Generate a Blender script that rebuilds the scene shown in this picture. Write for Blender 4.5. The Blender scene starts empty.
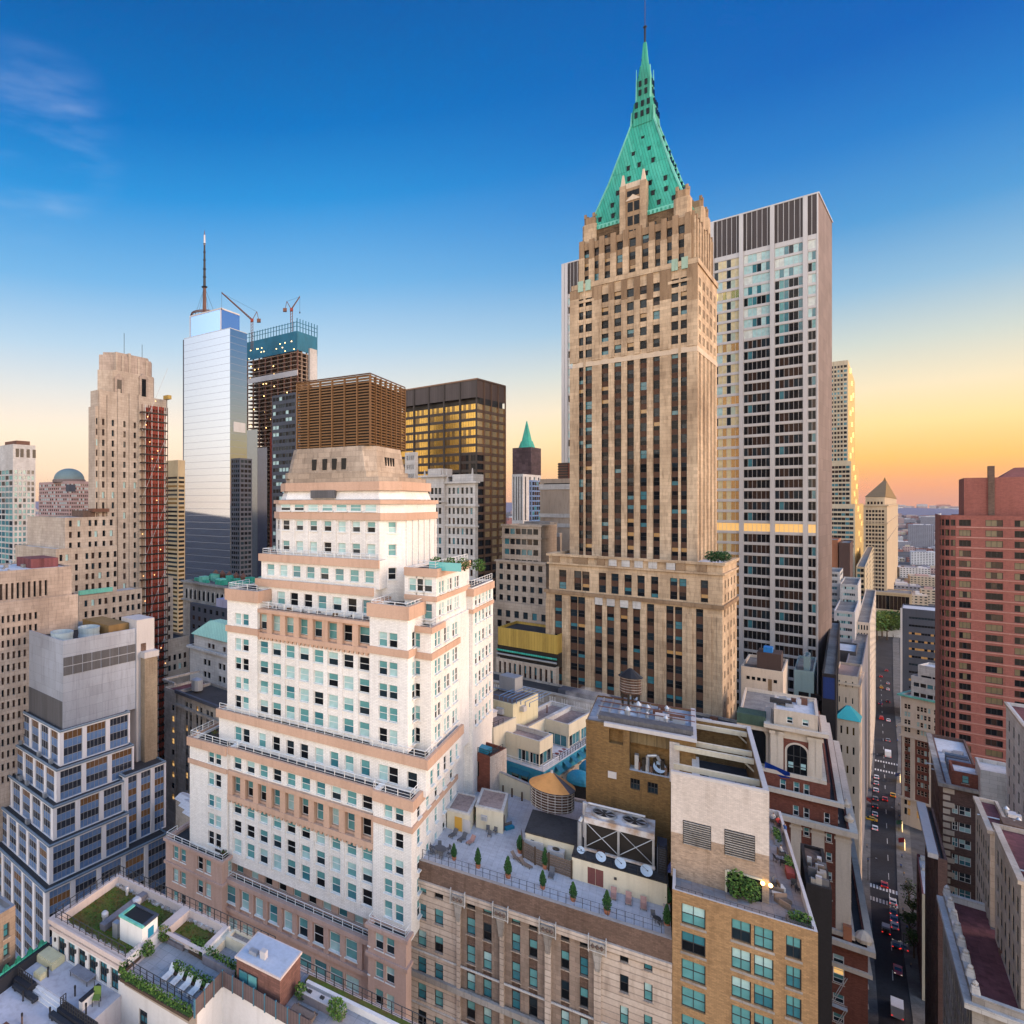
import bpy, bmesh, math, random
from mathutils import Matrix, Vector
R = random.Random(7)
S = bpy.context.scene
COL = S.collection
# ------------------------------------------------------------------ camera
F, X0, YH, H = 615.0, 255.0, 502.0, 140.0          # focal length and principal point in pixels, eye height
cam = bpy.data.cameras.new('camera'); co = bpy.data.objects.new('camera', cam); COL.objects.link(co); S.camera = co
co.location = (0, 0, H); co.rotation_euler = (math.pi/2, 0, 0)
cam.sensor_width = 36; cam.lens = F/1024*36; cam.shift_x = 257/1024; cam.shift_y = -10/1024
cam.clip_start = 1; cam.clip_end = 60000
# ------------------------------------------------------------------ sky and sun
def lin(c):
    return tuple((v/12.92 if v <= .04045 else ((v+.055)/1.055)**2.4) for v in c)
def rgb(r, g, b): return lin((r/255, g/255, b/255)) + (1,)
w = bpy.data.worlds.new('World'); S.world = w; w.use_nodes = True
nt = w.node_tree; N = nt.nodes; LK = nt.links
def nd(t, **k):
    n = N.new(t)
    for a, b in k.items(): setattr(n, a, b)
    return n
tc = nd('ShaderNodeTexCoord'); sep = nd('ShaderNodeSeparateXYZ'); LK.new(tc.outputs['Generated'], sep.inputs[0])
def ramp(stops):
    r = nd('ShaderNodeValToRGB'); e = r.color_ramp.elements
    e[0].position, e[0].color = stops[0]; e[1].position, e[1].color = stops[-1]
    for p, c in stops[1:-1]:
        x = e.new(p); x.color = c
    LK.new(sep.outputs['Z'], r.inputs[0]); return r
warm = ramp([(0, rgb(222,146,112)), (.02, rgb(246,156,86)), (.05, rgb(255,192,96)), (.09, rgb(254,216,148)), (.13, rgb(240,220,184)),
             (.18, rgb(200,206,198)), (.24, rgb(140,180,208)), (.31, rgb(78,148,202)), (.39, rgb(30,118,192)), (.47, rgb(0,92,176)), (.6, rgb(0,80,160)), (1, rgb(0,66,140))])
pale = ramp([(0, rgb(238,188,146)), (.05, rgb(253,217,182)), (.11, rgb(249,227,203)), (.17, rgb(220,218,214)), (.24, rgb(176,202,222)),
             (.33, rgb(112,172,218)), (.44, rgb(38,138,206)), (.52, rgb(0,110,186)), (.62, rgb(0,90,164)), (1, rgb(0,72,146))])
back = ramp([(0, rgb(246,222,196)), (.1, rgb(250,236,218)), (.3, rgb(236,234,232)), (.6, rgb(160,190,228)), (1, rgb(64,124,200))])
def mrange(sock, a, b):
    m = nd('ShaderNodeMapRange', interpolation_type='SMOOTHSTEP'); LK.new(sock, m.inputs[0])
    m.inputs[1].default_value = a; m.inputs[2].default_value = b; return m.outputs[0]
def mix(f, a, b, bt='MIX'):
    m = nd('ShaderNodeMix', data_type='RGBA', blend_type=bt)
    if hasattr(f, 'links') or hasattr(f, 'is_output'): LK.new(f, m.inputs[0])
    else: m.inputs[0].default_value = f
    for s, i in ((a, 6), (b, 7)):
        if isinstance(s, tuple): m.inputs[i].default_value = s
        else: LK.new(s, m.inputs[i])
    return m.outputs[2]
front = mix(mrange(sep.outputs['X'], 0.05, .72), pale.outputs[0], warm.outputs[0])
# a thin wisp of cloud high on the left
mp = nd('ShaderNodeMapping'); LK.new(tc.outputs['Generated'], mp.inputs[0]); mp.inputs['Scale'].default_value = (3, 3, 14); mp.inputs['Rotation'].default_value = (0, .55, 0)
nz = nd('ShaderNodeTexNoise'); LK.new(mp.outputs[0], nz.inputs[0]); nz.inputs['Scale'].default_value = 1.6; nz.inputs['Detail'].default_value = 6
def dirmask(v, a, b):
    d = nd('ShaderNodeVectorMath', operation='DOT_PRODUCT'); LK.new(tc.outputs['Generated'], d.inputs[0]); d.inputs[1].default_value = Vector(v).normalized()
    return mrange(d.outputs['Value'], a, b)
mm = nd('ShaderNodeMath', operation='MULTIPLY'); LK.new(mrange(nz.outputs[0], .42, .75), mm.inputs[0]); LK.new(dirmask((-.36, 1, .58), .991, 1.0), mm.inputs[1])
m2 = nd('ShaderNodeMath', operation='MULTIPLY'); LK.new(mm.outputs[0], m2.inputs[0]); m2.inputs[1].default_value = .3
front = mix(m2.outputs[0], front, rgb(196,208,230))
front = mix(1.0, front, (.90, .92, .92, 1), 'MULTIPLY')
bk = mix(1.0, back.outputs[0], (3.5, 3.25, 3.0, 1), 'MULTIPLY')        # sky behind the viewer brightened, an added fill for the facades
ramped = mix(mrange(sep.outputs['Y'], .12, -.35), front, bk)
sk = nd('ShaderNodeTexSky'); sk.sky_type = 'NISHITA'; sk.sun_disc = False
SUN_EL, SUN_AZ = math.radians(16), math.radians(108)                     # azimuth clockwise from the view axis (+Y)
sk.sun_elevation = SUN_EL; sk.sun_rotation = SUN_AZ
nk = mix(1.0, sk.outputs[0], (.12, .12, .12, 1), 'MULTIPLY')
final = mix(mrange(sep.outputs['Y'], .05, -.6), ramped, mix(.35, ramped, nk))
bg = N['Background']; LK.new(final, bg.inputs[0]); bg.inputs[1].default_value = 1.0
sl = bpy.data.lights.new('sun', 'SUN'); sl.energy = 2.0; sl.angle = math.radians(30); sl.color = (1, .66, .44)
so = bpy.data.objects.new('sun', sl); COL.objects.link(so)
sd = Vector((math.sin(SUN_AZ)*math.cos(SUN_EL), math.cos(SUN_AZ)*math.cos(SUN_EL), math.sin(SUN_EL)))
so.rotation_euler = (-sd).to_track_quat('-Z', 'Y').to_euler(); so.location = sd*500
S.view_settings.view_transform = 'Standard'; S.view_settings.look = 'None'; S.view_settings.gamma = 1; S.view_settings.use_curve_mapping = False
S.view_settings.exposure = 0.38
# ------------------------------------------------------------------ pixel rays to places
def at(px, py, z):
    Y = (H-z)*F/(py-YH); return Vector(((px-X0)/F*Y, Y, z))
def atY(px, py, Y): return Vector(((px-X0)/F*Y, Y, H-(py-YH)/F*Y))
# ------------------------------------------------------------------ materials
MATS = {}
def mat(name, col, rough=.85, var=.12, stain=.18, metal=0, spec=.3, kind=None, scale=1.0, col2=None, emit=0, bump=0, alpha=None, ecol=None):
    if name in MATS: return MATS[name]
    m = bpy.data.materials.new(name); m.use_nodes = True; t = m.node_tree; n = t.nodes; l = t.links
    p = n['Principled BSDF']; p.inputs['Roughness'].default_value = rough; p.inputs['Metallic'].default_value = metal
    p.inputs['Specular IOR Level'].default_value = spec
    c = col if len(col) == 4 else tuple(col)+(1,)
    def mx(f, a, b, bt='MIX'):
        q = n.new('ShaderNodeMix'); q.data_type = 'RGBA'; q.blend_type = bt
        if isinstance(f, float): q.inputs[0].default_value = f
        else: l.new(f, q.inputs[0])
        for s, i in ((a, 6), (b, 7)):
            if isinstance(s, tuple): q.inputs[i].default_value = s
            else: l.new(s, q.inputs[i])
        return q.outputs[2]
    def mul(k): return tuple(min(1, v*k) for v in c[:3])+(1,)
    tcn = n.new('ShaderNodeTexCoord')
    def noise(sc, det, mapscale=None):
        z = n.new('ShaderNodeTexNoise'); z.inputs['Scale'].default_value = sc; z.inputs['Detail'].default_value = det
        if mapscale:
            q = n.new('ShaderNodeMapping'); q.inputs['Scale'].default_value = mapscale; l.new(tcn.outputs['Object'], q.inputs[0]); l.new(q.outputs[0], z.inputs[0])
        else: l.new(tcn.outputs['Object'], z.inputs[0])
        return z.outputs[0]
    def mr(s, a, b):
        q = n.new('ShaderNodeMapRange'); l.new(s, q.inputs[0]); q.inputs[1].default_value = a; q.inputs[2].default_value = b; return q.outputs[0]
    base = c; h = None
    if kind in ('brick', 'block', 'panel', 'tile', 'plank', 'rib', 'seam', 'shingle', 'course'):
        cx = n.new('ShaderNodeSeparateXYZ'); l.new(tcn.outputs['Object'], cx.inputs[0])
        cb = n.new('ShaderNodeCombineXYZ')
        if kind in ('tile',): l.new(cx.outputs[0], cb.inputs[0]); l.new(cx.outputs[1], cb.inputs[1])
        else:
            ad = n.new('ShaderNodeMath'); ad.operation = 'ADD'; l.new(cx.outputs[0], ad.inputs[0]); l.new(cx.outputs[1], ad.inputs[1])
            l.new(ad.outputs[0], cb.inputs[0]); l.new(cx.outputs[2], cb.inputs[1])
        b = n.new('ShaderNodeTexBrick'); l.new(cb.outputs[0], b.inputs[0])
        dims = {'brick': (.45, .16, .02), 'block': (1.5, .62, .035), 'panel': (3.0, 1.9, .04), 'tile': (.9, .9, .03), 'plank': (3., .22, .03), 'rib': (.4, 60., .04), 'seam': (.8, 90., .13), 'course': (60., .8, .16), 'shingle': (.6, .35, .03)}[kind]
        b.inputs['Brick Width'].default_value = dims[0]*scale; b.inputs['Row Height'].default_value = dims[1]*scale; b.inputs['Mortar Size'].default_value = dims[2]*scale*.5
        b.inputs['Scale'].default_value = 1; b.inputs['Mortar Smooth'].default_value = .3
        if kind in ('tile', 'panel', 'rib', 'seam'): b.offset = 0
        c2 = (tuple(col2)+(1,))[:4] if col2 else mul(1-var*1.6)
        b.inputs['Color1'].default_value = c; b.inputs['Color2'].default_value = c2; b.inputs['Mortar'].default_value = mul(.55)
        base = b.outputs[0]; h = b.outputs['Fac']
    elif col2:
        base = mx(mr(noise(.5*scale, 6), .38, .62), c, (tuple(col2)+(1,))[:4])
    if stain:
        g1 = noise(.09*scale, 5, (1, 1, .35)); g2 = noise(.8*scale, 4, (1.6, 1.6, .22))
        base = mx(mr(g1, .35, .75), base, mx(1.0, base, mul(0)[:3]+(1,) if False else (1-stain*1.6, 1-stain*1.75, 1-stain*1.85, 1), 'MULTIPLY'))
        base = mx(mr(g2, .5, .78), base, mx(1.0, base, (1-stain*1.3, 1-stain*1.4, 1-stain*1.5, 1), 'MULTIPLY'))
    if var:
        g = mr(noise(3.5*scale, 3), .3, .7)
        base = mx(g, base, mx(1.0, base, (1-var, 1-var, 1-var, 1), 'MULTIPLY'))
    if isinstance(base, tuple): p.inputs['Base Color'].default_value = base
    else: l.new(base, p.inputs['Base Color'])
    if emit:
        p.inputs['Emission Color'].default_value = (tuple(ecol)+(1,))[:4] if ecol else c; p.inputs['Emission Strength'].default_value = emit
    if bump and h is None: h = noise(6*scale, 4)
    if h is not None and kind != 'rib':
        bp = n.new('ShaderNodeBump'); bp.inputs['Strength'].default_value = bump or .25; bp.inputs['Distance'].default_value = .05
        bp.invert = kind is not None
        l.new(h, bp.inputs['Height']); l.new(bp.outputs[0], p.inputs['Normal'])
    MATS[name] = m; return m
def glass(name, col, rough=.06, spec=.6, metal=0, emit=0, ecol=None):
    return mat(name, col, rough=rough, var=.25, stain=0, spec=spec, metal=metal, emit=emit, ecol=ecol, scale=.25)
G_dark = glass('glass_dark', (.008, .010, .013), .06, .14)
G_dark2 = glass('glass_dark_blue', (.014, .026, .036), .06, .25)
G_brown = glass('glass_brown', (.04, .024, .02), .06, .25)
G_teal = glass('blind_teal', (.11, .31, .32), .18)
G_teal2 = glass('blind_deep_teal', (.04, .17, .21), .12)
G_pale = glass('blind_pale', (.38, .58, .58), .25)
G_white = glass('blind_white', (.6, .64, .6), .3)
G_lit = glass('lit_room', (.3, .16, .05), .2, emit=.6, ecol=(1, .58, .2))
G_lit2 = glass('lit_room_dim', (.2, .11, .04), .2, emit=.14, ecol=(1, .55, .2))
M_wf = mat('white_frame', (.72, .72, .7), .5, .05, .06)
M_df = mat('dark_frame', (.03, .03, .032), .5, .05, 0)
M_bf = mat('bronze_frame', (.09, .06, .045), .45, .1, 0, metal=.4)
M_gf = mat('grey_frame', (.3, .3, .31), .5, .05, .05)
# ------------------------------------------------------------------ mesh builder
class MB:
    def __init__(s): s.v = []; s.f = []; s.m = []; s.mats = []; s.T = None
    def mi(s, m):
        if m not in s.mats: s.mats.append(m)
        return s.mats.index(m)
    def add(s, vs, fs, m):
        k = len(s.v); i = s.mi(m)
        s.v += [tuple(s.T @ Vector(v)) for v in vs] if s.T else [tuple(v) for v in vs]
        for f in fs: s.f.append(tuple(k+j for j in f)); s.m.append(i)
    def quad(s, a, b, c, d, m): s.add([a, b, c, d], [(0, 1, 2, 3)], m)
    def box(s, x0, x1, y0, y1, z0, z1, m, bottom=True):
        if x0 > x1: x0, x1 = x1, x0
        if y0 > y1: y0, y1 = y1, y0
        fs = [(0, 1, 5, 4), (1, 2, 6, 5), (2, 3, 7, 6), (3, 0, 4, 7), (4, 5, 6, 7)]
        if bottom: fs.append((3, 2, 1, 0))
        s.add([(x0, y0, z0), (x1, y0, z0), (x1, y1, z0), (x0, y1, z0), (x0, y0, z1), (x1, y0, z1), (x1, y1, z1), (x0, y1, z1)], fs, m)
    def prism(s, poly, z0, z1, m, top=None, shrink=None):
        n = len(poly); hi = shrink if shrink else poly
        k = len(s.v); s.add([(x, y, z0) for x, y in poly]+[(x, y, z1) for x, y in hi], [(i, (i+1) % n, n+(i+1) % n, n+i) for i in range(n)], m)
        s.f.append(tuple(range(k+n, k+2*n))); s.m.append(s.mi(top or m))
    def lathe(s, c, prof, m, n=16, cap=True, mats=None):
        cx, cy, cz = c; vs = []
        for r, z in prof:
            for i in range(n):
                a = 2*math.pi*i/n; vs.append((cx+r*math.cos(a), cy+r*math.sin(a), cz+z))
        for k in range(len(prof)-1):
            s.add([vs[k*n+i] for i in range(n)]+[vs[(k+1)*n+i] for i in range(n)], [(i, (i+1) % n, n+(i+1) % n, n+i) for i in range(n)], mats[k] if mats else m)
        if cap:
            s.add(vs[-n:], [tuple(range(n))], m); s.add(vs[:n], [tuple(range(n-1, -1, -1))], m)
    def tube(s, p, q, r, m, n=6, r2=None):
        p = Vector(p); q = Vector(q); d = q-p
        if d.length < 1e-6: return
        r2 = r if r2 is None else r2
        a = d.orthogonal().normalized(); b = d.normalized().cross(a)
        vs = [p+(a*math.cos(2*math.pi*i/n+.785)+b*math.sin(2*math.pi*i/n+.785))*r for i in range(n)]+[q+(a*math.cos(2*math.pi*i/n+.785)+b*math.sin(2*math.pi*i/n+.785))*r2 for i in range(n)]
        s.add(vs, [(i, (i+1) % n, n+(i+1) % n, n+i) for i in range(n)]+[tuple(range(n-1, -1, -1)), tuple(range(n, 2*n))], m)
    def bar(s, p, q, r, m): s.tube(p, q, r, m, 4)
    def path(s, pts, r, m, n=6):
        for a, b in zip(pts, pts[1:]): s.tube(a, b, r, m, n)
    def blob(s, c, rx, ry, rz, m, seed=0, n=8, k=6, jit=.18):
        rr = random.Random(seed); cx, cy, cz = c; prof = []
        vs = []
        for j in range(1, k):
            th = math.pi*j/k
            for i in range(n):
                a = 2*math.pi*i/n; q = 1+rr.uniform(-jit, jit)
                vs.append((cx+rx*q*math.sin(th)*math.cos(a), cy+ry*q*math.sin(th)*math.sin(a), cz-rz*q*math.cos(th)))
        fs = []
        for j in range(k-2):
            for i in range(n): fs.append((j*n+i, j*n+(i+1) % n, (j+1)*n+(i+1) % n, (j+1)*n+i))
        b = len(vs); vs += [(cx, cy, cz-rz), (cx, cy, cz+rz)]
        for i in range(n):
            fs.append((b, (i+1) % n, i)); fs.append((b+1, (k-2)*n+i, (k-2)*n+(i+1) % n))
        s.add(vs, fs, m)
    def leaves(s, c, rx, ry, rz, m, count, size, seed=0, mats=None, shell=.35):
        rr = random.Random(seed); c = Vector(c)
        for i in range(count):
            d = Vector((rr.gauss(0, 1), rr.gauss(0, 1), rr.gauss(0, 1))).normalized()*(rr.random()**shell)
            p = c+Vector((d.x*rx, d.y*ry, d.z*rz)); u = Vector((rr.gauss(0, 1), rr.gauss(0, 1), rr.gauss(0, 1))).normalized()
            v = u.orthogonal().normalized(); q = size*rr.uniform(.6, 1.3)
            s.add([p-u*q, p-v*q*.6, p+u*q, p+v*q*.6], [(0, 1, 2, 3)], mats[i % len(mats)] if mats else m)
    def islands(s, most=99):
        par = list(range(len(s.v)))
        def fd(i):
            while par[i] != i: par[i] = par[par[i]]; i = par[i]
            return i
        for f in s.f:
            for j in f[1:]: par[fd(j)] = fd(f[0])
        g = {}
        for f, m in zip(s.f, s.m): g.setdefault(fd(f[0]), []).append((f, m))
        if len(g) > most: return [s]
        out = []
        for fs in g.values():
            q = MB(); mp = {}
            for f, m in fs:
                for j in f:
                    if j not in mp: mp[j] = len(q.v); q.v.append(s.v[j])
                q.f.append(tuple(mp[j] for j in f)); q.m.append(q.mi(s.mats[m]))
            out.append(q)
        return out
    def mesh(s, name):
        me = bpy.data.meshes.new(name); me.from_pydata(s.v, [], s.f)
        for m in s.mats: me.materials.append(m)
        me.polygons.foreach_set('material_index', s.m); me.update(); return me
    def build(s, name, parent=None, smooth=False, loc=None, rz=0):
        if not s.f: return None
        me = s.mesh(name)
        if smooth: me.polygons.foreach_set('use_smooth', [True]*len(me.polygons))
        o = bpy.data.objects.new(name, me); COL.objects.link(o)
        if parent: o.parent = parent
        if loc is not None: o.location = loc
        o.rotation_euler = (0, 0, rz); return o
def tag(o, label, cat, group=None, kind=None):
    if label: o['label'] = label
    if cat: o['category'] = cat
    if group: o['group'] = group
    if kind: o['kind'] = kind
    return o
def empty(name, loc, rz, label, cat, group=None):
    o = bpy.data.objects.new(name, None); COL.objects.link(o); o.location = loc; o.rotation_euler = (0, 0, rz); o.empty_display_size = .5
    return tag(o, label, cat, group)
def struct(o): o['kind'] = 'structure'; return o
def copy_tree(o, parent=None, loc=None, rz=None, label=None, group=None):
    c = o.copy(); COL.objects.link(c)
    if parent: c.parent = parent
    if loc is not None: c.location = loc
    if rz is not None: c.rotation_euler = (0, 0, rz)
    if label: c['label'] = label
    if group: c['group'] = group
    for ch in list(o.children): copy_tree(ch, c)
    return c
ORD = ['first', 'second', 'third', 'fourth', 'fifth', 'sixth', 'seventh', 'eighth', 'ninth', 'tenth', 'eleventh', 'twelfth', 'thirteenth', 'fourteenth', 'fifteenth', 'sixteenth']
# ------------------------------------------------------------------ windows
class Sty:
    """nx by nz panes, frame bars fw wide, a list of looks; a look is a list of pane materials used bottom row first"""
    def __init__(s, looks, nx=1, nz=2, fw=.07, frame=None, sill=None, per=False, fd=.05):
        s.looks = looks; s.nx = nx; s.nz = nz; s.fw = fw; s.frame = frame; s.sill = sill; s.per = per; s.fd = fd; s.cache = {}
    def geo(s, w, h, k):
        key = (round(w, 2), round(h, 2), k)
        if key in s.cache: return s.cache[key]
        mb = MB(); w, h = key[0], key[1]; look = s.looks[k % len(s.looks)]
        rr = random.Random(k*31+5)
        for j in range(s.nz):
            for i in range(s.nx):
                m = rr.choice(look) if s.per else look[j % len(look)]
                x0, x1 = w*i/s.nx, w*(i+1)/s.nx; z0, z1 = h*j/s.nz, h*(j+1)/s.nz
                mb.quad((x0, 0, z0), (x1, 0, z0), (x1, 0, z1), (x0, 0, z1), m)
        f = s.fw; d = s.fd
        if s.frame and f:
            for i in range(s.nx+1):
                x = w*i/s.nx; a = f if i in (0, s.nx) else f*.35
                mb.box(max(0, x-a), min(w, x+a), -d, .01, 0, h, s.frame)
            for j in range(s.nz+1):
                z = h*j/s.nz; a = f if j in (0, s.nz) else f*.5
                for i in range(s.nx):
                    mb.box(w*i/s.nx+f*(1 if i == 0 else .35), w*(i+1)/s.nx-f*(1 if i == s.nx-1 else .35), -d+.003, .01, max(0, z-a), min(h, z+a), s.frame)
        if s.sill: mb.box(-.12, w+.12, -.42, .02, -.16, -.002, s.sill)
        s.cache[key] = [mb, None]; return s.cache[key]
    def split(s, w, h, k):
        g = s.geo(w, h, k)
        if len(g) == 2:
            b = g[0]; n = s.nx*s.nz; q = MB(); q.v = b.v[:4*n]; q.f = b.f[:n]; q.m = b.m[:n]; q.mats = b.mats; r = MB(); r.v = b.v[4*n:]; r.f = [tuple(j-4*n for j in f) for f in b.f[n:]]; r.m = b.m[n:]; r.mats = b.mats
            g += [q.mesh('window'), r.mesh('frame') if r.f else None]
        return g[2], g[3]
    def mesh(s, w, h, k):
        g = s.geo(w, h, k)
        if g[1] is None: g[1] = g[0].mesh('window')
        return g[1]
# ------------------------------------------------------------------ buildings
ALLB = []
SPLIT = {'pilaster', 'pier', 'column', 'triglyph', 'acroterion', 'frieze', 'vent', 'parapet_ornament', 'louvre', 'beam', 'roof_unit', 'fluting', 'ripple', 'wall_light', 'planter_wall', 'band', 'lintel', 'roof_clutter', 'copper_plant', 'plant_room', 'post', 'air_conditioner', 'arch_window', 'roof_plant', 'chimney_pipe'}
class Bld:
    def __init__(s, name, label, cat, px, Y, th, group=None, X=None):
        s.th = math.radians(th); s.ox = (px-X0)/F*Y if X is None else X; s.oy = Y
        s.r = (math.cos(s.th), -math.sin(s.th)); s.v = (math.sin(s.th), math.cos(s.th))
        s.root = empty(name, (s.ox, s.oy, 0), -s.th, label, cat, group); s.p = {}; s.w = []; s.cap = 100; s.sub = 40; s.seed = len(ALLB)*97+13; s.rr = random.Random(s.seed); ALLB.append(s)
    def fresh(s, name): s.k = getattr(s, 'k', 0)+1; return s.part('%s#%d' % (name, s.k))
    def part(s, name):
        if name not in s.p: s.p[name] = MB()
        return s.p[name]
    def W(s, x, y): return (s.ox+x*s.r[0]+y*s.v[0], s.oy+x*s.r[1]+y*s.v[1])
    def loc(s, p):                                                    # world point to local
        dx, dy = p[0]-s.ox, p[1]-s.oy; return Vector((dx*s.r[0]+dy*s.r[1], dx*s.v[0]+dy*s.v[1], p[2] if len(p) > 2 else 0))
    def fx(s, px, y=0):
        k = (px-X0)/F; ax = s.ox+y*s.v[0]; ay = s.oy+y*s.v[1]; return (k*ay-ax)/(s.r[0]-k*s.r[1])
    def fy(s, px, x=0):
        k = (px-X0)/F; ax = s.ox+x*s.r[0]; ay = s.oy+x*s.r[1]; return (k*ay-ax)/(s.v[0]-k*s.v[1])
    def z(s, py, x=0, y=0): return H-(py-YH)*s.W(x, y)[1]/F
    def at(s, px, py, z): return s.loc(at(px, py, z))
    def facade(s, mb, p, q, z0, z1, wall, cols=(), rows=(), depth=.3, sty=None, span=None, reveal=None, pick=None, skip=None):
        p = Vector(p); q = Vector(q); L = (q-p).length
        if L < .01 or z1-z0 < .01: return
        d = (q-p)/L; n = Vector((d.y, -d.x)); reveal = reveal or wall
        def P(t, z, dep=0): return (p.x+d.x*t-n.x*dep, p.y+d.y*t-n.y*dep, z)
        def Q(a, b, za, zb, m, dep=0): mb.quad(P(a, za, dep), P(b, za, dep), P(b, zb, dep), P(a, zb, dep), m)
        c0 = s.W((p.x+q.x)/2, (p.y+q.y)/2); nw = (n.x*s.r[0]+n.y*s.v[0], n.x*s.r[1]+n.y*s.v[1]); cz = abs(nw[0]*c0[0]+nw[1]*c0[1])/math.hypot(*c0)
        if cz < .35: depth *= .4
        cols = [(max(.02, a), min(L-.02, b)) for a, b in cols if b > .1 and a < L-.1]; rows = [(max(z0+.02, a), min(z1-.02, b)) for a, b in rows if b > z0+.2 and a < z1-.2]
        if not cols or not rows: Q(0, L, z0, z1, wall); return
        phi = math.atan2(d.y, d.x); t = 0
        for ci, (a, b) in enumerate(cols):
            Q(t, a, z0, z1, wall); zz = z0
            def rev(za, zb):
                mb.quad(P(a, za), P(a, za, depth), P(a, zb, depth), P(a, zb), reveal); mb.quad(P(b, za, depth), P(b, za), P(b, zb), P(b, zb, depth), reveal)
                mb.quad(P(a, za), P(b, za), P(b, za, depth), P(a, za, depth), reveal); mb.quad(P(a, zb, depth), P(b, zb, depth), P(b, zb), P(a, zb), reveal)
            if span:
                Q(a, b, z0, rows[0][0], wall); rev(rows[0][0], rows[-1][1]); zz = rows[0][0]
            for ri, (za, zb) in enumerate(rows):
                if za > zz+1e-4: Q(a, b, zz, za, span or wall, depth if span else 0)
                if skip and skip(ci, ri):
                    Q(a, b, za, zb, wall); zz = zb; continue
                if not span: rev(za, zb)
                s.w.append((P(a, za, depth), phi, b-a, zb-za, sty, pick(ci, ri) if pick else s.rr.randrange(1000), n))
                zz = zb
            if z1 > zz: Q(a, b, zz, z1, wall)
            t = b
        Q(t, L, z0, z1, wall)
    def tier(s, x0, x1, y0, y1, z0, z1, wall, front=None, right=None, left=None, back=None, roof=None, ph=.8, pt=.35, name='wall', cap=None):
        """a box storey group: specs are dicts for facade(); a parapet ph high stands round the roof"""
        mb = s.part(name)
        for spec, p, q in ((front, (x0, y0), (x1, y0)), (right, (x1, y0), (x1, y1)), (back, (x1, y1), (x0, y1)), (left, (x0, y1), (x0, y0))):
            if spec is False: continue
            s.facade(mb, p, q, z0, z1, (spec or {}).get('wall', wall), **{k: v for k, v in (spec or {}).items() if k != 'wall'})
        if roof is not False:
            rm = s.fresh('roof'); cap = cap or wall; ph = min(ph, z1-z0-.05)
            a = [(x0, y0), (x1, y0), (x1, y1), (x0, y1)]; i = [(x0+pt, y0+pt), (x1-pt, y0+pt), (x1-pt, y1-pt), (x0+pt, y1-pt)]
            for k in range(4):
                j = (k+1) % 4
                rm.quad(a[k]+(z1,), a[j]+(z1,), i[j]+(z1,), i[k]+(z1,), cap); rm.quad(i[j]+(z1-ph,), i[k]+(z1-ph,), i[k]+(z1,), i[j]+(z1,), cap)
            rm.quad(i[0]+(z1-ph,), i[1]+(z1-ph,), i[2]+(z1-ph,), i[3]+(z1-ph,), roof or M_roof)
    def ledge(s, x0, x1, y0, y1, z, h, e, m, name='cornice', sides='fr'):
        mb = s.fresh(name); k = .05
        if 'f' in sides: mb.box(x0-(e if 'l' in sides else 0), x1+(e if 'r' in sides else 0), y0-e, y0+k, z, z+h, m)
        if 'r' in sides: mb.box(x1-k, x1+e, y0+(k if 'f' in sides else 0), y1+(e if 'b' in sides else 0), z, z+h, m)
        if 'l' in sides: mb.box(x0-e, x0+k, y0+(k if 'f' in sides else 0), y1+(e if 'b' in sides else 0), z, z+h, m)
        if 'b' in sides: mb.box(x0+k, x1-k, y1-k, y1+e, z, z+h, m)
    def rail(s, pts, z, h=1.0, m=None, step=1.6, name='railing', r=.04, closed=False, mid=True):
        mb = s.fresh(name); m = m or M_wf
        for a, b in zip(pts, pts[1:]):
            a = Vector(a); b = Vector(b); L = (b-a).length; n = max(1, int(L/step))
            for i in range(n+1):
                q = a.lerp(b, i/n); mb.box(q.x-r, q.x+r, q.y-r, q.y+r, z, z+h, m)
            mb.bar((a.x, a.y, z+h), (b.x, b.y, z+h), r*1.4, m)
            if mid:
                mb.bar((a.x, a.y, z+h*.55), (b.x, b.y, z+h*.55), r*.8, m); mb.bar((a.x, a.y, z+h*.12), (b.x, b.y, z+h*.12), r*.8, m)
    def finish(s):
        for nm, mb in s.p.items():
            nm = nm.split('#')[0]
            for q in (mb.islands() if nm in SPLIT else [mb]): q.build(nm, s.root)
        scored = []
        for it in s.w:
            (x, y, z), phi, w_, h_, sty, k, n = it
            wx, wy = s.W(x, y); nx = n.x*s.r[0]+n.y*s.v[0]; ny = n.x*s.r[1]+n.y*s.v[1]
            dv = Vector((wx, wy, z-H)); D = dv.length; c = -(nx*dv.x+ny*dv.y)/D
            inv = wy > 1 and -30 < X0+wx/wy*F < 1054 and -30 < YH-(z-H)/wy*F < 1054
            scored.append((w_*h_*max(c, 0)/D**2 if inv else 0, it))
        scored.sort(key=lambda q: -q[0]); rest = MB()
        for i, (sc, ((x, y, z), phi, w_, h_, sty, k, n)) in enumerate(scored):
            if i < s.cap and sc > 0:
                pn, fr = sty.split(w_, h_, k) if i < s.sub and isinstance(sty, Sty) else (sty.mesh(w_, h_, k), None)
                o = bpy.data.objects.new('window', pn); COL.objects.link(o)
                if fr: c = bpy.data.objects.new('frame', fr); COL.objects.link(c); c.parent = o
                o.parent = s.root; o.location = (x, y, z); o.rotation_euler = (0, 0, phi)
            else:
                g = sty.geo(w_, h_, k)[0]; c, sn = math.cos(phi), math.sin(phi); b0 = len(rest.v)
                rest.v += [(x+a*c-b*sn, y+a*sn+b*c, z+q) for a, b, q in g.v]
                ids = [rest.mi(m) for m in g.mats]
                rest.f += [tuple(b0+j for j in f) for f in g.f]; rest.m += [ids[j] for j in g.m]
        if rest.f:
            o = rest.build('windows', s.root)
            if len(scored) > s.cap: o['kind'] = 'stuff'
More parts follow.
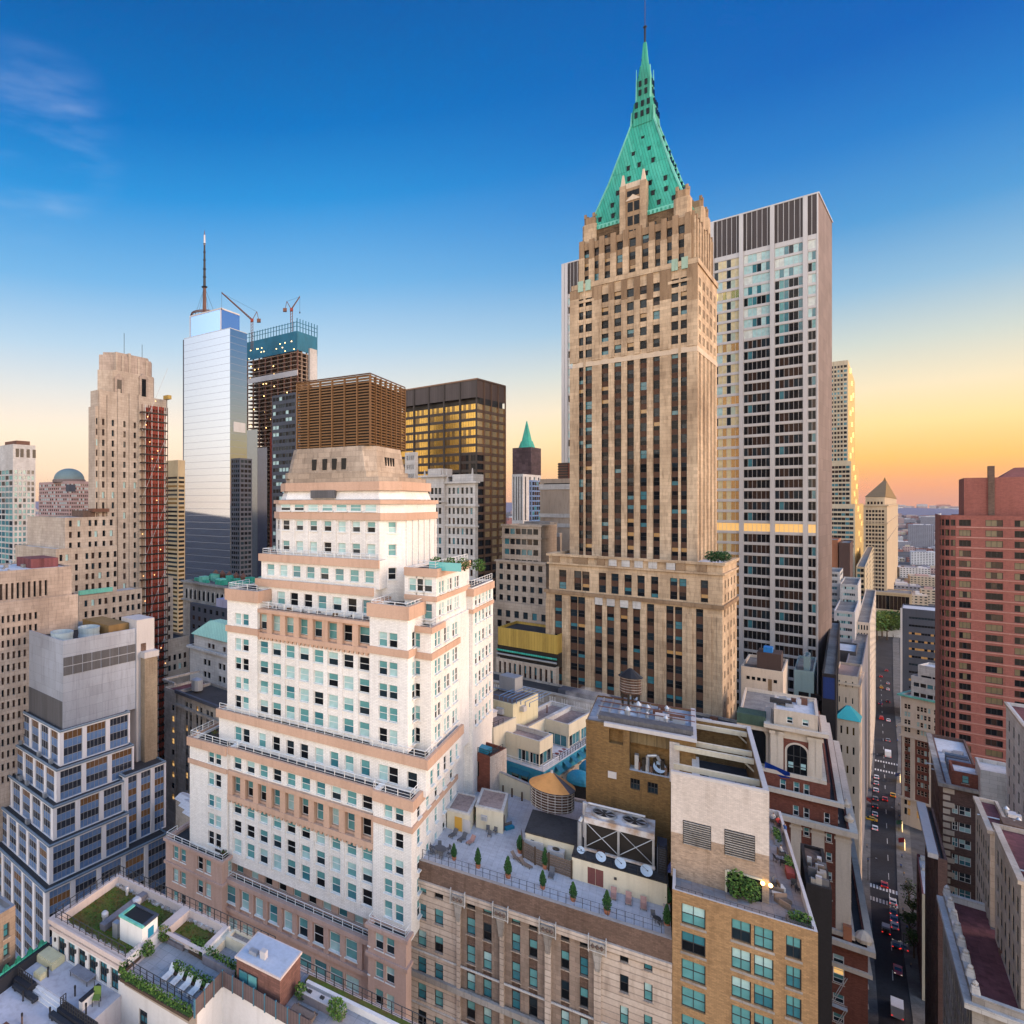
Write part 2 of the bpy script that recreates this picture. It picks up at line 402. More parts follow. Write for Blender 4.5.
def even(L, n, w_, m0=0, m1=None):
    m1 = m0 if m1 is None else m1; st = (L-m0-m1)/n; return [(m0+st*(i+.5)-w_/2, m0+st*(i+.5)+w_/2) for i in range(n)]
def floors(za, zb, fh, h, sill=.8):
    r = []; z = za
    while z+sill+h < zb-.15: r.append((z+sill, z+sill+h)); z += fh
    return r
def near(cs, w_): return [(c-w_/2, c+w_/2) for c in cs]
# ------------------------------------------------------------------ wall materials
M_roof = mat('roof_gravel', (.30, .28, .26), .95, .3, .25, col2=(.22, .21, .2))
M_rooflt = mat('roof_pale', (.62, .62, .64), .9, .12, .2)
M_roofdk = mat('roof_tar', (.05, .05, .055), .85, .3, .3)
M_white = mat('white_brick', (.84, .81, .77), .8, .07, .09, kind='brick', scale=1.4)
M_peach = mat('peach_stone', (.56, .37, .27), .85, .1, .12)
M_pink = mat('rose_stone', (.52, .36, .30), .85, .1, .14)
M_crown = mat('crown_stone', (.50, .40, .31), .9, .18, .25, kind='block', scale=1.5)
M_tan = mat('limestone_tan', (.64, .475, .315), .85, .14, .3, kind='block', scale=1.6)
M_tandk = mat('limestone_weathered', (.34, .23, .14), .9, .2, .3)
M_spand = mat('spandrel_brown', (.11, .055, .035), .8, .2, .2)
M_copper = mat('verdigris_copper', (.03, .36, .25), .6, .2, .26, kind='seam', scale=.9, col2=(.08, .47, .34))
M_copperlt = mat('verdigris_pale', (.16, .52, .42), .6, .15, .2)
M_alum = mat('aluminium_white', (.52, .50, .50), .45, .04, .08, metal=.15)
M_pinkwall = mat('panel_rose', (.22, .165, .15), .7, .12, .16, kind='panel', scale=2.1)
M_black = mat('black_metal', (.025, .023, .022), .4, .1, 0, metal=.3)
M_bronze = mat('bronze_panel', (.10, .075, .06), .45, .15, .1, metal=.4)
M_greyvent = mat('grey_louvre', (.12, .12, .13), .6, .15, .1, kind='rib', scale=1.2)
M_ivory = mat('ivory_limestone', (.52, .43, .35), .85, .1, .2, kind='block', scale=1.6)
M_beige = mat('beige_limestone', (.46, .37, .31), .85, .12, .22, kind='block', scale=1.6)
M_greystone = mat('grey_stone', (.40, .37, .34), .85, .14, .28, kind='block', scale=1.4)
M_palestone = mat('pale_stone', (.58, .56, .54), .85, .1, .18, kind='block', scale=1.4)
M_redmesh = mat('red_netting', (.30, .05, .03), .8, .3, .2)
M_steel = mat('galvanised_steel', (.42, .44, .47), .45, .1, .1, metal=.6)
M_brownsteel = mat('rusty_steel', (.16, .07, .045), .6, .2, .2)
M_bluemesh = mat('blue_netting', (.02, .16, .26), .75, .3, .2)
M_blueglass = glass('spandrel_blue', (.13, .22, .40), .25, .5)
M_post = mat('limestone_post', (.72, .70, .72), .7, .06, .1)
M_zinc = mat('zinc_panel', (.42, .46, .54), .45, .08, .16, metal=.2, kind='panel', scale=1.25)
M_tanbrick = mat('tan_brick', (.40, .245, .12), .85, .18, .2, kind='brick', scale=1.0)
M_goldbrick = mat('golden_brick', (.30, .18, .07), .85, .2, .28, kind='brick', scale=1.0)
M_whitewash = mat('whitewashed_brick', (.62, .55, .49), .85, .14, .2, kind='brick', scale=.9)
M_cream = mat('cream_render', (.62, .56, .43), .85, .06, .12)
M_brown = mat('brown_stone', (.20, .13, .10), .85, .2, .25, kind='brick', scale=1.2)
M_rust = mat('rusticated_stone', (.60, .50, .42), .85, .16, .26, kind='course', col2=(.48, .38, .31))
M_redbrick = mat('red_brick', (.23, .075, .05), .85, .2, .2, kind='brick', scale=1.0)
M_pinkbrick = mat('pink_brick', (.33, .118, .095), .85, .12, .12, kind='brick', scale=1.3)
M_maroon = mat('maroon_paving', (.22, .075, .08), .9, .2, .3, kind='tile', scale=.8)
M_navy = mat('slate_panel', (.055, .065, .09), .55, .12, .15)
M_creamst = mat('cream_terracotta', (.62, .52, .42), .8, .1, .15)
M_teal = mat('teal_paint', (.02, .22, .34), .6, .1, .12)
# looks
hung = [[G_dark, G_teal], [G_teal, G_teal2], [G_teal, G_teal], [G_pale, G_pale], [G_dark, G_dark2], [G_dark2, G_pale], [G_teal2, G_teal], [G_teal, G_pale], [G_pale, G_teal], [G_dark, G_dark], [G_dark2, G_teal], [G_pale, G_pale], [G_teal, G_teal]]
S_hung = Sty(hung, 1, 2, .08, M_wf, M_wf)
S_hungd = Sty([[G_dark, G_dark2], [G_dark, G_teal2], [G_dark2, G_dark], [G_dark, G_dark], [G_dark2, G_teal2], [G_dark, G_dark], [G_brown, G_dark]], 1, 2, .07, M_df, None)
S_hungb = Sty([[G_teal, G_teal], [G_dark, G_teal], [G_teal2, G_teal], [G_dark, G_dark2], [G_teal, G_pale], [G_teal2, G_teal2]], 1, 2, .09, M_df, M_rust)
S_far = Sty([[G_dark], [G_dark2], [G_brown], [G_dark], [G_dark2], [G_dark], [G_teal2]], 1, 1, 0)
S_farlit = Sty([[G_dark], [G_dark2], [G_lit], [G_dark], [G_lit2], [G_dark], [G_teal2]], 1, 1, 0)
def grid(b, L, n, wr, m=.0): return even(L, n, (L-2*m)/n*wr, m)
# ------------------------------------------------------------------ ground and streets
def sheet(name, pts, z, m):
    mb = MB(); mb.add([(x, y, z) for x, y in pts], [tuple(range(len(pts)))], m); return struct(mb.build(name))
M_ground = mat('city_ground', (.10, .10, .105), .95, .25, .3, scale=.2)
M_asph = mat('asphalt', (.038, .040, .048), .85, .3, .3, scale=.7)
M_walk = mat('concrete_walk', (.20, .195, .19), .9, .15, .25, kind='tile', scale=1.6)
M_paint = mat('road_paint', (.7, .7, .68), .8, .1, .25)
sheet('ground', [(-13000, -250), (13000, -250), (13000, 13000), (-13000, 13000)], 0, M_ground)
KL = [(40, 41), (169.2, 166.9), (194.9, 193.9), (222.5, 222.5), (285.6, 285.1), (343, 340.3), (449, 446), (628, 624), (700, 690)]
KR = [(49, 41), (178.5, 166.9), (204.2, 193.9), (232.4, 222.5), (296.7, 285.1), (356, 340.3), (463, 446), (647, 624), (720, 690)]
sheet('road', KL+KR[::-1], .02, M_asph)
def off(l, d): return [(x+d*.72, y-d*.69) for x, y in l]
def slab(name, a, b, m, z=.16):
    mb = MB(); n = len(a)
    for i in range(n-1):
        mb.quad(a[i]+(z,), b[i]+(z,), b[i+1]+(z,), a[i+1]+(z,), m)
        mb.quad(b[i]+(0,), b[i+1]+(0,), b[i+1]+(z,), b[i]+(z,), m); mb.quad(a[i+1]+(0,), a[i]+(0,), a[i]+(z,), a[i+1]+(z,), m)
    return struct(mb.build(name))
slab('sidewalk', off(KL, -4), KL, M_walk); slab('sidewalk', KR, off(KR, 4.2), M_walk)
D45 = (.7071, .7071); N45 = (.7071, -.7071)
def crossing(c, width, name='crosswalk', n=11, L=3.0, wd=.5):
    mb = MB()
    for i in range(n):
        t = (i-(n-1)/2)*width/n
        x, y = c[0]+N45[0]*t, c[1]+N45[1]*t; q = []
        for a, b in ((-L/2, -wd/2), (L/2, -wd/2), (L/2, wd/2), (-L/2, wd/2)): q.append((x+D45[0]*a+N45[0]*b, y+D45[1]*a+N45[1]*b, .028))
        mb.add(q[::-1], [(0, 1, 2, 3)], M_paint)
    return struct(mb.build(name))
for py, wd in ((889, 9), (902, 9), (762, 11), (771, 11)):
    y = 86100/(py-502); crossing((y*1.0+5.0*y/225, y), wd)
mbl = MB()
for i in range(36):
    y = 60+i*12; x = y+5.5+y*.006
    mbl.add([(x, y, .026), (x+.12, y-.12, .026), (x+4+.12, y+4-.12, .026), (x+4, y+4, .026)], [(0, 1, 2, 3)], M_paint)
struct(mbl.build('lane_marking'))
sheet('cross_street', [(300, 330), (306, 324), (150, 190), (144, 196)], .012, M_asph)
sheet('river', [(-3000, 1500), (-2000, 1300), (-300, 1500), (-300, 2600), (-3500, 2600)], .05, mat('river_water', (.10, .16, .22), .15, .1, 0))
# hazy land at the horizon
mb = MB(); rr = random.Random(3); pts = []
for i in range(90):
    a = -1.2+i*2.6/89; pts.append((math.sin(a)*9200, math.cos(a)*9200, 50+80*abs(math.sin(i*.37)*math.cos(i*.11))+rr.uniform(0, 25)))
M_hill = mat('distant_hill', (.16, .16, .22), 1, .1, .1, scale=.002)
for a, b in zip(pts, pts[1:]):
    mb.quad((a[0], a[1], 0), (b[0], b[1], 0), (b[0]*1.05, b[1]*1.05, b[2]), (a[0]*1.05, a[1]*1.05, a[2]), M_hill)
    mb.quad((a[0]*1.05, a[1]*1.05, a[2]), (b[0]*1.05, b[1]*1.05, b[2]), (b[0]*1.25, b[1]*1.25, 0), (a[0]*1.25, a[1]*1.25, 0), M_hill)
struct(mb.build('hills'))

# ================================================================== white stepped apartment tower
b = None
b = Bld('apartment_tower', 'white stepped apartment tower with peach stone bands and terraces on every setback', 'building', 412, 86, 35)
wb = b; b.sub = 100
W_, P_ = M_white, M_peach
def hx(l, y): return [b.fx(p, y) for p in l]
def wcols(pxs, y, x0, w_): return near([b.fx(p, y)-x0 for p in pxs], w_)
# base of rose stone
y = -2.5; xl = b.fx(166, y); xr = b.fx(406, y); zt = 80.2
rows = [(z, z+2.3) for z in (77.2, 73.2, 69.4, 65.6, 61.8, 58)]
xa, xb = b.fx(222, y), b.fx(368, y)
pin = dict(depth=.35, sty=S_hung)
for (p0, p1, cs) in ((xl, xa, (175.5, 183, 200, 208)), (xb, xr, (379, 390))):
    dp = 8 if p0 == xl else 2.0
    b.tier(p0, p1, y, y+dp, 0, zt, M_pink, front=dict(cols=wcols(cs, y, p0, 1.25), rows=rows[::-1], **pin), left=dict(cols=even(8, 2, 1.4, .8), rows=rows[::-1], **pin), right=dict(cols=even(8, 2, 1.4, .8) if dp > 4 else [], rows=rows[::-1], **pin), roof=M_roofdk, ph=.5)
    b.ledge(p0, p1, y, y+dp, 78.9+.95, .5, .35, M_pink, sides='flr'); b.ledge(p0, p1, y, y+dp, 75.9, .5, .3, M_pink, sides='flr')
yc = y+1.6; L = xb-xa
cs = [b.fx(p, yc)-xa for p in (232, 247, 261, 275, 290, 305, 320, 336, 352)]
st = (cs[-1]-cs[0])/8
b.tier(xa, xb, yc, yc+2, 0, 76.9, M_pink, front=dict(cols=near(cs, 2.2), rows=[(60, 62.3), (64, 66.3), (68, 70.3)], depth=.35, sty=S_hung), roof=M_roofdk, ph=.3)
b.tier(xa, xb, yc+2.2, yc+8, 76, zt, M_pink, front=dict(cols=near(cs, 1.5), rows=[(76.8, 79.1)], depth=.3, sty=S_hung), roof=M_roofdk, ph=.3)
pm = b.part('pilaster')
for z0, z1 in ((72.2, 76.2),):
    for c in cs: pass
    for i in range(10):
        x = xa+cs[0]+st*(i-.5); pm.box(x-.42, x+.42, yc-.35, yc+.05, z0, z1, M_pink)
    b.ledge(xa, xb, yc, yc+1, z1, .75, .55, M_pink, sides='f'); b.ledge(xa, xb, yc, yc+1, z0-.6, .6, .55, M_pink, sides='f')
for c in cs: b.w.append(((xa+c-.95, yc-.03, 73.0), 0, 1.9, 2.7, S_hung, R.randrange(1000), Vector((0, -1))))
b.rail([(xa, yc+.2), (xb, yc+.2)], 76.95, 1.0); b.rail([(xl, y+3), (xl, y+.2), (xa, y+.2), (xa, yc+1.8)], zt, 1.0); b.rail([(xa, yc+2.5), (xb, yc+2.5), (xb, y+.3), (xr-.2, y+.3), (xr-.2, y+3)], zt, 1.0)
# shaft one
y = 0; xl = b.fx(192, y); xr = b.fx(413, y); zt = 98.2
rows = [(80.9, 83.3), (84.3, 86.4), (87.5, 89.6)]; rowt = [(95.0, 97.0)]
wl, wr = b.fx(229, y), b.fx(375, y); DR = b.fy(463, xr)
side = lambda L, n, rows: dict(cols=even(L, n, 1.25, 1), rows=rows, depth=.28, sty=S_hung)
allr = rows+[(91.2, 93.4)]+rowt
b.tier(xl, wl, y-.6, y+20, 79, zt, W_, front=dict(cols=wcols((211, 218), y-.6, xl, 1.3), rows=allr, depth=.3, sty=S_hung), left=side(20.6, 6, allr), roof=M_roofdk, ph=.4)
b.tier(wr, xr, y-.6, y+20, 79, zt, W_, front=dict(cols=wcols((388, 399), y-.6, wr, 1.25), rows=allr, depth=.3, sty=S_hung), roof=M_roofdk, ph=.4, right=side(20.6, 5, allr))
c10 = [b.fx(p, y) for p in (237.5, 250.5, 263.5, 277, 291, 305.5, 320.5, 336, 351.5, 367)]
b.tier(wl, wr, y, y+20, 79, 90, W_, front=dict(cols=near([c-wl for c in c10], 1.6), rows=rows, depth=.3, sty=S_hung), roof=False)
b.tier(wl, wr, y+.3, y+20, 90, 94.6, P_, front=dict(cols=near([c-wl for c in c10], 1.9), rows=[(90.9, 93.6)], depth=.5, sty=S_hung), roof=False)
b.tier(wl, wr, y, y+20, 94.6, zt, W_, front=dict(cols=near([c-wl for c in c10], 1.6), rows=rowt, depth=.3, sty=S_hung), roof=M_roofdk, ph=.4)
st = (c10[-1]-c10[0])/9
for i in range(11):
    x = c10[0]+st*(i-.5); pm.box(x-.5, x+.5, -.35, .32, 90.6, 94, P_)
for i in range(11):
    x = c10[0]+st*(i-.5); pm.box(x-.35, x+.35, -.14, .02, 80.4, 89.6, W_)
b.ledge(wl, wr, 0, 1, 89.7, .9, .5, P_, sides='f'); b.ledge(wl, wr, 0, 1, 94, .7, .5, P_, sides='f')
dm = b.part('dentil')
for i in range(int((wr-wl)/.8)): dm.box(wl+.1+i*.8, wl+.5+i*.8, -.4, .02, 89.3, 89.68, P_)
b.ledge(wl, wr, 0, 20, 97.3, 1.25, .45, P_, sides='f')
for p0, p1, sd in ((xl, wl, 'fl'), (wr, xr, 'fr')):
    b.ledge(p0, p1, -.6, 20, 97.1, 1.5, .4, P_, sides=sd); b.ledge(p0, p1, -.6, 20, 94.0, .8, .25, P_, sides=sd)
b.rail([(xl+.1, 6), (xl+.1, -.4), (wl, -.4), (wl, .2), (wr, .2), (wr, -.5), (xr-.2, -.5), (xr-.2, 3)], zt+.4, 1.0)
# step
y = 3.0; xl2 = b.fx(219, y); xr2 = b.fx(426, y)
cc = [b.fx(p, y) for p in (238, 246, 262, 276, 290, 304, 319, 334, 349, 365, 383, 393, 412)]
b.tier(xl2, xr2, y, y+17, zt-.5, 103, W_, front=dict(cols=near([c-xl2 for c in cc], 1.5), rows=[(98.4, 100.8)], depth=.3, sty=S_hung), left=side(17, 5, [(98.4, 100.8)]), right=side(17, 5, [(98.6, 100.8)]), roof=M_roofdk, ph=.4)
b.ledge(xl2, xr2, y, y+17, 101.8, 1.45, .4, P_, sides='flr')
b.rail([(xl2, y+.2), (xr2-.2, y+.2), (xr2-.2, y+5)], 103.2, 1.0)
# shaft two
y = 4.5; xl = b.fx(229, y); xr = b.fx(409, y); xn = b.fx(425, y); wl, wr = b.fx(259, y), b.fx(371, y); D2 = b.fy(463, xn)
rows = [(103.7, 105.9), (107.1, 109.2), (110.5, 112.6), (113.9, 116)]
top = [(118.2, 120.5), (122, 123.6)]
b.tier(xl, wl, y-.5, y+10, 103, 124.6, W_, front=dict(cols=wcols((238, 245.5), y-.5, xl, 1.35), rows=rows+[(118.4, 120.4)], depth=.3, sty=S_hung), left=side(10.5, 4, rows+top[:1]), roof=M_roofdk, ph=.3)
b.tier(wr, xr, y-.5, y+10, 103, 124, W_, front=dict(cols=wcols((382.8, 393), y-.5, wr, 1.35), rows=rows+[(118.2, 120.4)], depth=.3, sty=S_hung), right=side(10.5, 3, rows+top[:1]), roof=M_roofdk, ph=.3)
c8 = [b.fx(p, y) for p in (263.8, 276.5, 290, 304, 318.5, 333, 348.3, 364)]
b.tier(wl, wr, y, y+10, 103, 117, W_, front=dict(cols=near([c-wl for c in c8], 1.75), rows=rows, depth=.3, sty=S_hung), roof=False)
b.tier(wl, wr, y+.3, y+10, 117, 121.6, P_, front=dict(cols=near([c-wl for c in c8], 2.1), rows=[(118, 120.6)], depth=.5, sty=S_hung), roof=M_roofdk, ph=.3)
st = (c8[-1]-c8[0])/7
for i in range(1, 8):
    x = c8[0]+st*(i-.5); pm.box(x-.5, x+.5, y-.35, y+.32, 117.6, 121, P_); pm.box(x-.38, x+.38, y-.14, y+.02, 103.2, 116.7, W_)
b.ledge(wl, wr, y, y+1, 116.8, .8, .5, P_, sides='f'); b.ledge(wl, wr, y, y+1, 121, .6, .5, P_, sides='f')
for i in range(int((wr-wl)/.8)): dm.box(wl+.1+i*.8, wl+.5+i*.8, y-.4, y+.02, 116.4, 116.78, P_)
for p0, p1, sd in ((xl, wl, 'flr'), (wr, xr, 'flr')):
    b.ledge(p0, p1, y-.5, y+9, 122.6, 2.0, .35, P_, sides=sd); b.ledge(p0, p1, y-.5, y+9, 117, 1.1, .25, P_, sides=sd)
b.rail([(wl, y+.5), (wr, y+.5)], 121.7, 1.0); b.rail([(wr+.2, y+8), (wr+.2, y-.3), (xr-.2, y-.3), (xr-.2, y+8)], 124.1, .9); b.rail([(xl+.2, y+6), (xl+.2, y-.3), (wl-.2, y-.3)], 124.7, .9)
# recessed corner and right flank of shaft two
y2 = y+2.6
rows2 = rows+[(118, 120.2)]
b.tier(xr-.3, xn, y2, y2+D2-2, 98, 121.2, W_, front=dict(cols=near([b.fx(413.5, y2)-xr+.5], 1.6), rows=rows2, depth=.3, sty=S_hung), right=dict(cols=[c for q in (3, 7.4, 11.6) for c in ((q-1.3, q-.2), (q+.2, q+1.3))], rows=rows2, depth=.28, sty=S_hung), roof=M_roofdk, ph=.3)
b.ledge(xr-.3, xn, y2, y2+6, 119.9+.5, .9, .3, P_, sides='fr'); b.ledge(xr-.3, xn, y2, y2+14, 114.0+2.4, 1.0, .22, P_, sides='fr')
b.rail([(xr, y2+.2), (xn-.2, y2+.2), (xn-.2, y2+5)], 121.3, 1.0)
# right shoulder that carries a roof garden
ys = y2+3.5; xs0 = wr+3; zs = 129.6; xs1 = xn-.4
b.tier(xs0, xs1, ys, ys+D2-5.5, 121, zs, W_, front=dict(cols=even(xs1-xs0, 3, 1.4, .8), rows=[(121.8, 124.2), (126, 128)], depth=.28, sty=S_hung), right=dict(cols=[c for q in (2.6, 6.6, 10.4) for c in ((q-1.2, q-.2), (q+.2, q+1.2))], rows=[(122.2, 124.2), (125.7, 127.6)], depth=.28, sty=S_hung), roof=M_roofdk, ph=.4)
b.ledge(xs0, xs1, ys, ys+D2-5.5, 128.4, 1.3, .3, P_, sides='fr'); b.ledge(xs0, xs1, ys, ys+D2-5.5, 124.6, .8, .2, P_, sides='fr')
b.rail([(xs0+2, ys+.2), (xs1-.2, ys+.2), (xs1-.2, ys+D2-6)], zs+.2, 1.0)
SH = (xs0, xs1, ys, zs)
# wing on the right
xw = xn+.6; yw0 = y2+D2-3.5; yw1 = b.fy(493, xw); zw = 125
rw = [(z, z+2.0) for z in (100.4, 104, 107.6, 111.2, 114.8, 118.4, 121.6)]
b.tier(xw-14, xw, yw0, yw1, 0, zw, W_, front=dict(cols=[], rows=[]), right=dict(cols=even(yw1-yw0, 5, 1.3, 1), rows=rw, depth=.28, sty=S_hung), roof=M_roofdk, ph=.4)
b.ledge(xw-14, xw, yw0, yw1, 123.5, 1.3, .3, P_, sides='fr'); b.ledge(xw-14, xw, yw0, yw1, 120.5, .7, .2, P_, sides='fr')
b.rail([(xw-2, yw0+.2), (xw-.2, yw0+.2), (xw-.2, yw1)], zw+.2, 1)
# core behind
b.tier(xl+1, xn-.8, y+10, y+26, 79, 124, W_, left=side(16, 5, allr+rows2), roof=M_roofdk)
# set-back storeys and tower
y3 = y+3.4; xl3 = b.fx(258, y3); xr3 = b.fx(374, y3)
c8b = [b.fx(p, y3) for p in (268, 281, 294, 308, 322, 337, 352, 367)]
b.tier(xl3, xr3, y3, y3+17, 121, 126.2, W_, front=dict(cols=near([c-xl3 for c in c8b], 1.6), rows=[(121.9, 124.3)], depth=.28, sty=S_hung), left=side(17, 5, [(122, 124.2)]), roof=M_roofdk, ph=.3)
b.ledge(xl3, xr3, y3, y3+17, 125.0, 1.3, .4, P_, sides='fl')
y4 = y3+.8
b.tier(xl3+.2, xr3+.6, y4, y4+17, 126, 130.6, W_, front=dict(cols=near([c-xl3-.2 for c in c8b], 1.6), rows=[(126.9, 128.9)], depth=.28, sty=S_hung), left=side(17, 5, [(126.8, 128.9)]), roof=M_roofdk, ph=.3)
b.ledge(xl3+.2, xr3+.6, y4, y4+17, 129.4, 1.3, .4, P_, sides='fl')
b.rail([(xl3+.4, y4+6), (xl3+.4, y4+.2), (xr3+.4, y4+.2)], 130.7, .9)
def octo(x0, x1, y0, y1, c): return [(x0+c, y0), (x1-c, y0), (x1, y0+c), (x1, y1-c), (x1-c, y1), (x0+c, y1), (x0, y1-c), (x0, y0+c)]
y5 = y4+2.2; xfa = b.fx(281, y5); xfb = b.fx(380, y5); lo, hi = .2, 12.0
for _ in range(40):
    c5 = (lo+hi)/2
    if b.fx(405, y5+c5) > xfb+c5: lo = c5
    else: hi = c5
xl5, xr5 = xfa-c5, xfb+c5; D5 = b.fy(436, xr5)-y5+c5; zz = lambda py: b.z(py, xfb, y5)
c8c = [b.fx(p, y5) for p in (286, 299.5, 313.3, 327.5, 341.7, 356, 371)]
r5 = [(zz(580), zz(568)), (zz(556), zz(544.5)), (zz(533), zz(522))]
P8 = octo(xl5, xr5, y5, y5+D5, c5); wm = b.part('wall'); ztop = zz(500.5); Lc = c5*1.414
ring8 = [P8[i] for i in range(8)]
for i in range(8):
    p, q = ring8[i], ring8[(i+1) % 8]; cs_ = []
    if i == 0: cs_ = near([c-xfa for c in c8c], 1.45)
    elif i in (1, 7): cs_ = [(Lc/2-.7, Lc/2+.7)]
    elif i == 6: cs_ = even(D5-2*c5, 3, 1.3, 1)
    b.facade(wm, p, q, 121, ztop, W_, cols=cs_, rows=r5, depth=.28, sty=S_hung)
for i in range(8): x = xfa+(xfb-xfa)*i/7; pm.box(max(xfa, x-.25), min(xfb, x+.25), y5-.15, y5+.02, zz(580), zz(521), W_)
for i in range(6): q = y5+c5+.6+(D5-2*c5-1.2)*i/5.; pm.box(xr5-.02, xr5+.22, q-.3, q+.3, zz(585), zz(521), W_)
bandm = b.part('band')
def o5(e): return octo(xl5-e, xr5+e, y5-e, y5+D5+e, c5+e*.4)
bandm.prism(o5(.3), zz(520.5), zz(513), P_); bandm.prism(o5(.38), zz(504), zz(500), P_)
hz = b.part('attic')
for c in c8c: b.w.append(((c-1.0, y5-.04, zz(511.5)), 0, 2.0, 1.15, S_hung, R.randrange(1000), Vector((0, -1))))
# sloping attic, vents, crown
za, zb_ = zz(499.5), zz(481)
A = o5(-.8); Bq = o5(-1.3)
hz.prism(A, za, zb_-1.5, W_, M_peach, Bq); hz.prism(o5(-.75), zb_-1.5, zb_, P_); hz.prism(o5(-1.6), zb_, zb_+.8, M_crown)
vm = b.part('vent'); vx0, vx1 = b.fx(311, y5+.5), b.fx(335, y5+.5); vm.box(vx0, vx1, y5+.3, y5+1.2, zz(498), zz(489.5), M_greyvent)
kx0 = b.fx(291, y5+2)-1.5; kx1 = b.fx(365, y5+2)+1.5; ye = b.fy(408, kx1); C0 = octo(kx0, kx1, y5+2.0, ye, 1.5); C1 = octo(kx0+.6, kx1-.5, y5+2.6, ye-.6, 1.9)
kx0 = b.fx(291, y5+2)-1.5; kx1 = b.fx(365, y5+2)+1.5; cm = b.part('crown'); zc0 = zb_+.8; zc1 = zz(443)
cm.prism(octo(kx0-.4, kx1+.4, y5+1.6, ye+.4, 1.5), zc0, zc0+1.1, M_crown); cm.prism(C0, zc0+1.1, zc1, M_crown, M_roofdk, C1)
for i, p in enumerate((315, 325.5, 335, 344.5)):
    x = b.fx(p, y5+2.4); vm.box(x-.42, x+.42, y5+2.0, y5+2.9, zz(467.5), zz(455.5), G_dark)
for i in range(4):
    q = y5+2+(ye-y5-2)*.36+i*1.15; vm.box(kx1-1.0, kx1-.12, q-.3, q+.3, zz(467), zz(454), G_dark)
CR = (b.fx(297, y5+2.8), b.fx(370, y5+2.8), y5+2.8, b.fy(405, b.fx(370, y5+2.8)), zc1)
b.finish()
# slatted cooling enclosure on its roof
ox, oy = wb.W(CR[0], CR[2]); sc = empty('slatted_screen', (ox, oy, CR[4]), -wb.th, 'bronze slatted enclosure standing on the crown of the white stepped tower', 'roof screen')
LX, LY = CR[1]-CR[0], CR[3]-CR[2]; HZ = wb.z(375, CR[1], CR[2])-CR[4]
M_slat = mat('bronze_slat', (.20, .105, .045), .5, .2, .15, metal=.3); M_slatdk = mat('screen_core', (.02, .016, .012), .8, .1, 0)
mb = MB(); mb.box(.5, LX-.5, .5, LY-.5, 0, HZ*.93, M_slatdk); mb.build('core', sc)
mb = MB(); n = 24
for i in range(n):
    z = .3+i*(HZ-.4)/(n-1); mb.box(0, LX, 0, .12, z-.12, z+.1, M_slat); mb.box(LX-.12, LX, .12, LY, z-.12, z+.1, M_slat); mb.box(0, .12, .12, LY, z-.12, z+.1, M_slat); mb.box(.12, LX-.12, LY-.12, LY, z-.12, z+.1, M_slat)
mb.build('slats', sc)
mb = MB()
for i in range(7): mb.box(LX*i/6-.12, LX*i/6+.12, -.14, .3, 0, HZ+.1, M_slat)
for i in range(1, 8): mb.box(LX-.3, LX+.14, LY*i/7-.12, LY*i/7+.12, 0, HZ+.1, M_slat)
for i in range(1, 8): mb.box(-.14, .3, LY*i/7-.12, LY*i/7+.12, 0, HZ+.1, M_slat)
mb.build('post', sc)
mb = MB(); mb.bar((0, 0, HZ+.3), (LX, 0, HZ+.3), .12, M_slat); mb.bar((LX, 0, HZ+.3), (LX, LY, HZ+.3), .12, M_slat); mb.bar((0, 0, HZ+.3), (0, LY, HZ+.3), .12, M_slat)
for i in range(8): mb.bar((LX, LY*i/7, HZ+.05), (0, LY*i/7, HZ+.05), .09, M_slat)
mb.build('top_rail', sc)
def colpx(b, y, x0, pxs, hw):
    return [(b.fx(p-hw, y)-x0, b.fx(p+hw, y)-x0) for p in pxs]
def simple(name, label, cat, C, Y, th, L, Rp, top, wall, fr=None, rt=None, sty=None, z0=0, roof=None, ph=.8, group=None, fin=True, mode='r', depth=.25, span=None, zbase=0, cap=100, capm=None, maxd=None):
    """one straight block: C near corner pixel, L and Rp the far pixels of its two faces, top the pixel height of the near corner"""
    b = Bld(name, label, cat, C, Y, th, group); b.cap = cap; z1 = b.z(top, 0, 0); sty = sty or S_far
    def spec(q, Ln):
        if not q: return None
        n, fh, wr, hr = q[:4]; r = []; z = z1-(q[4] if len(q) > 4 else fh*.35)-fh*hr
        while z > zbase+fh*.3 and z > z0: r.append((z, z+fh*hr)); z -= fh
        m = q[5] if len(q) > 5 else .5
        return dict(cols=even(Ln, n, (Ln-2*m)/n*wr, m), rows=r[::-1], depth=depth, sty=sty, span=span)
    if mode == 'r': x0, x1 = b.fx(L), 0.0; y1 = b.fy(Rp)
    else: x0, x1 = 0.0, b.fx(Rp); y1 = b.fy(L)
    if maxd: y1 = min(y1, maxd)
    b.x0, b.x1, b.y1, b.z1 = x0, x1, y1, z1
    b.tier(x0, x1, 0, y1, z0, z1, wall, front=spec(fr, x1-x0), **({'right': spec(rt, y1)} if mode == 'r' else {'left': spec(rt, y1)}), roof=roof, ph=ph, cap=capm)
    if fin: b.finish()
    return b
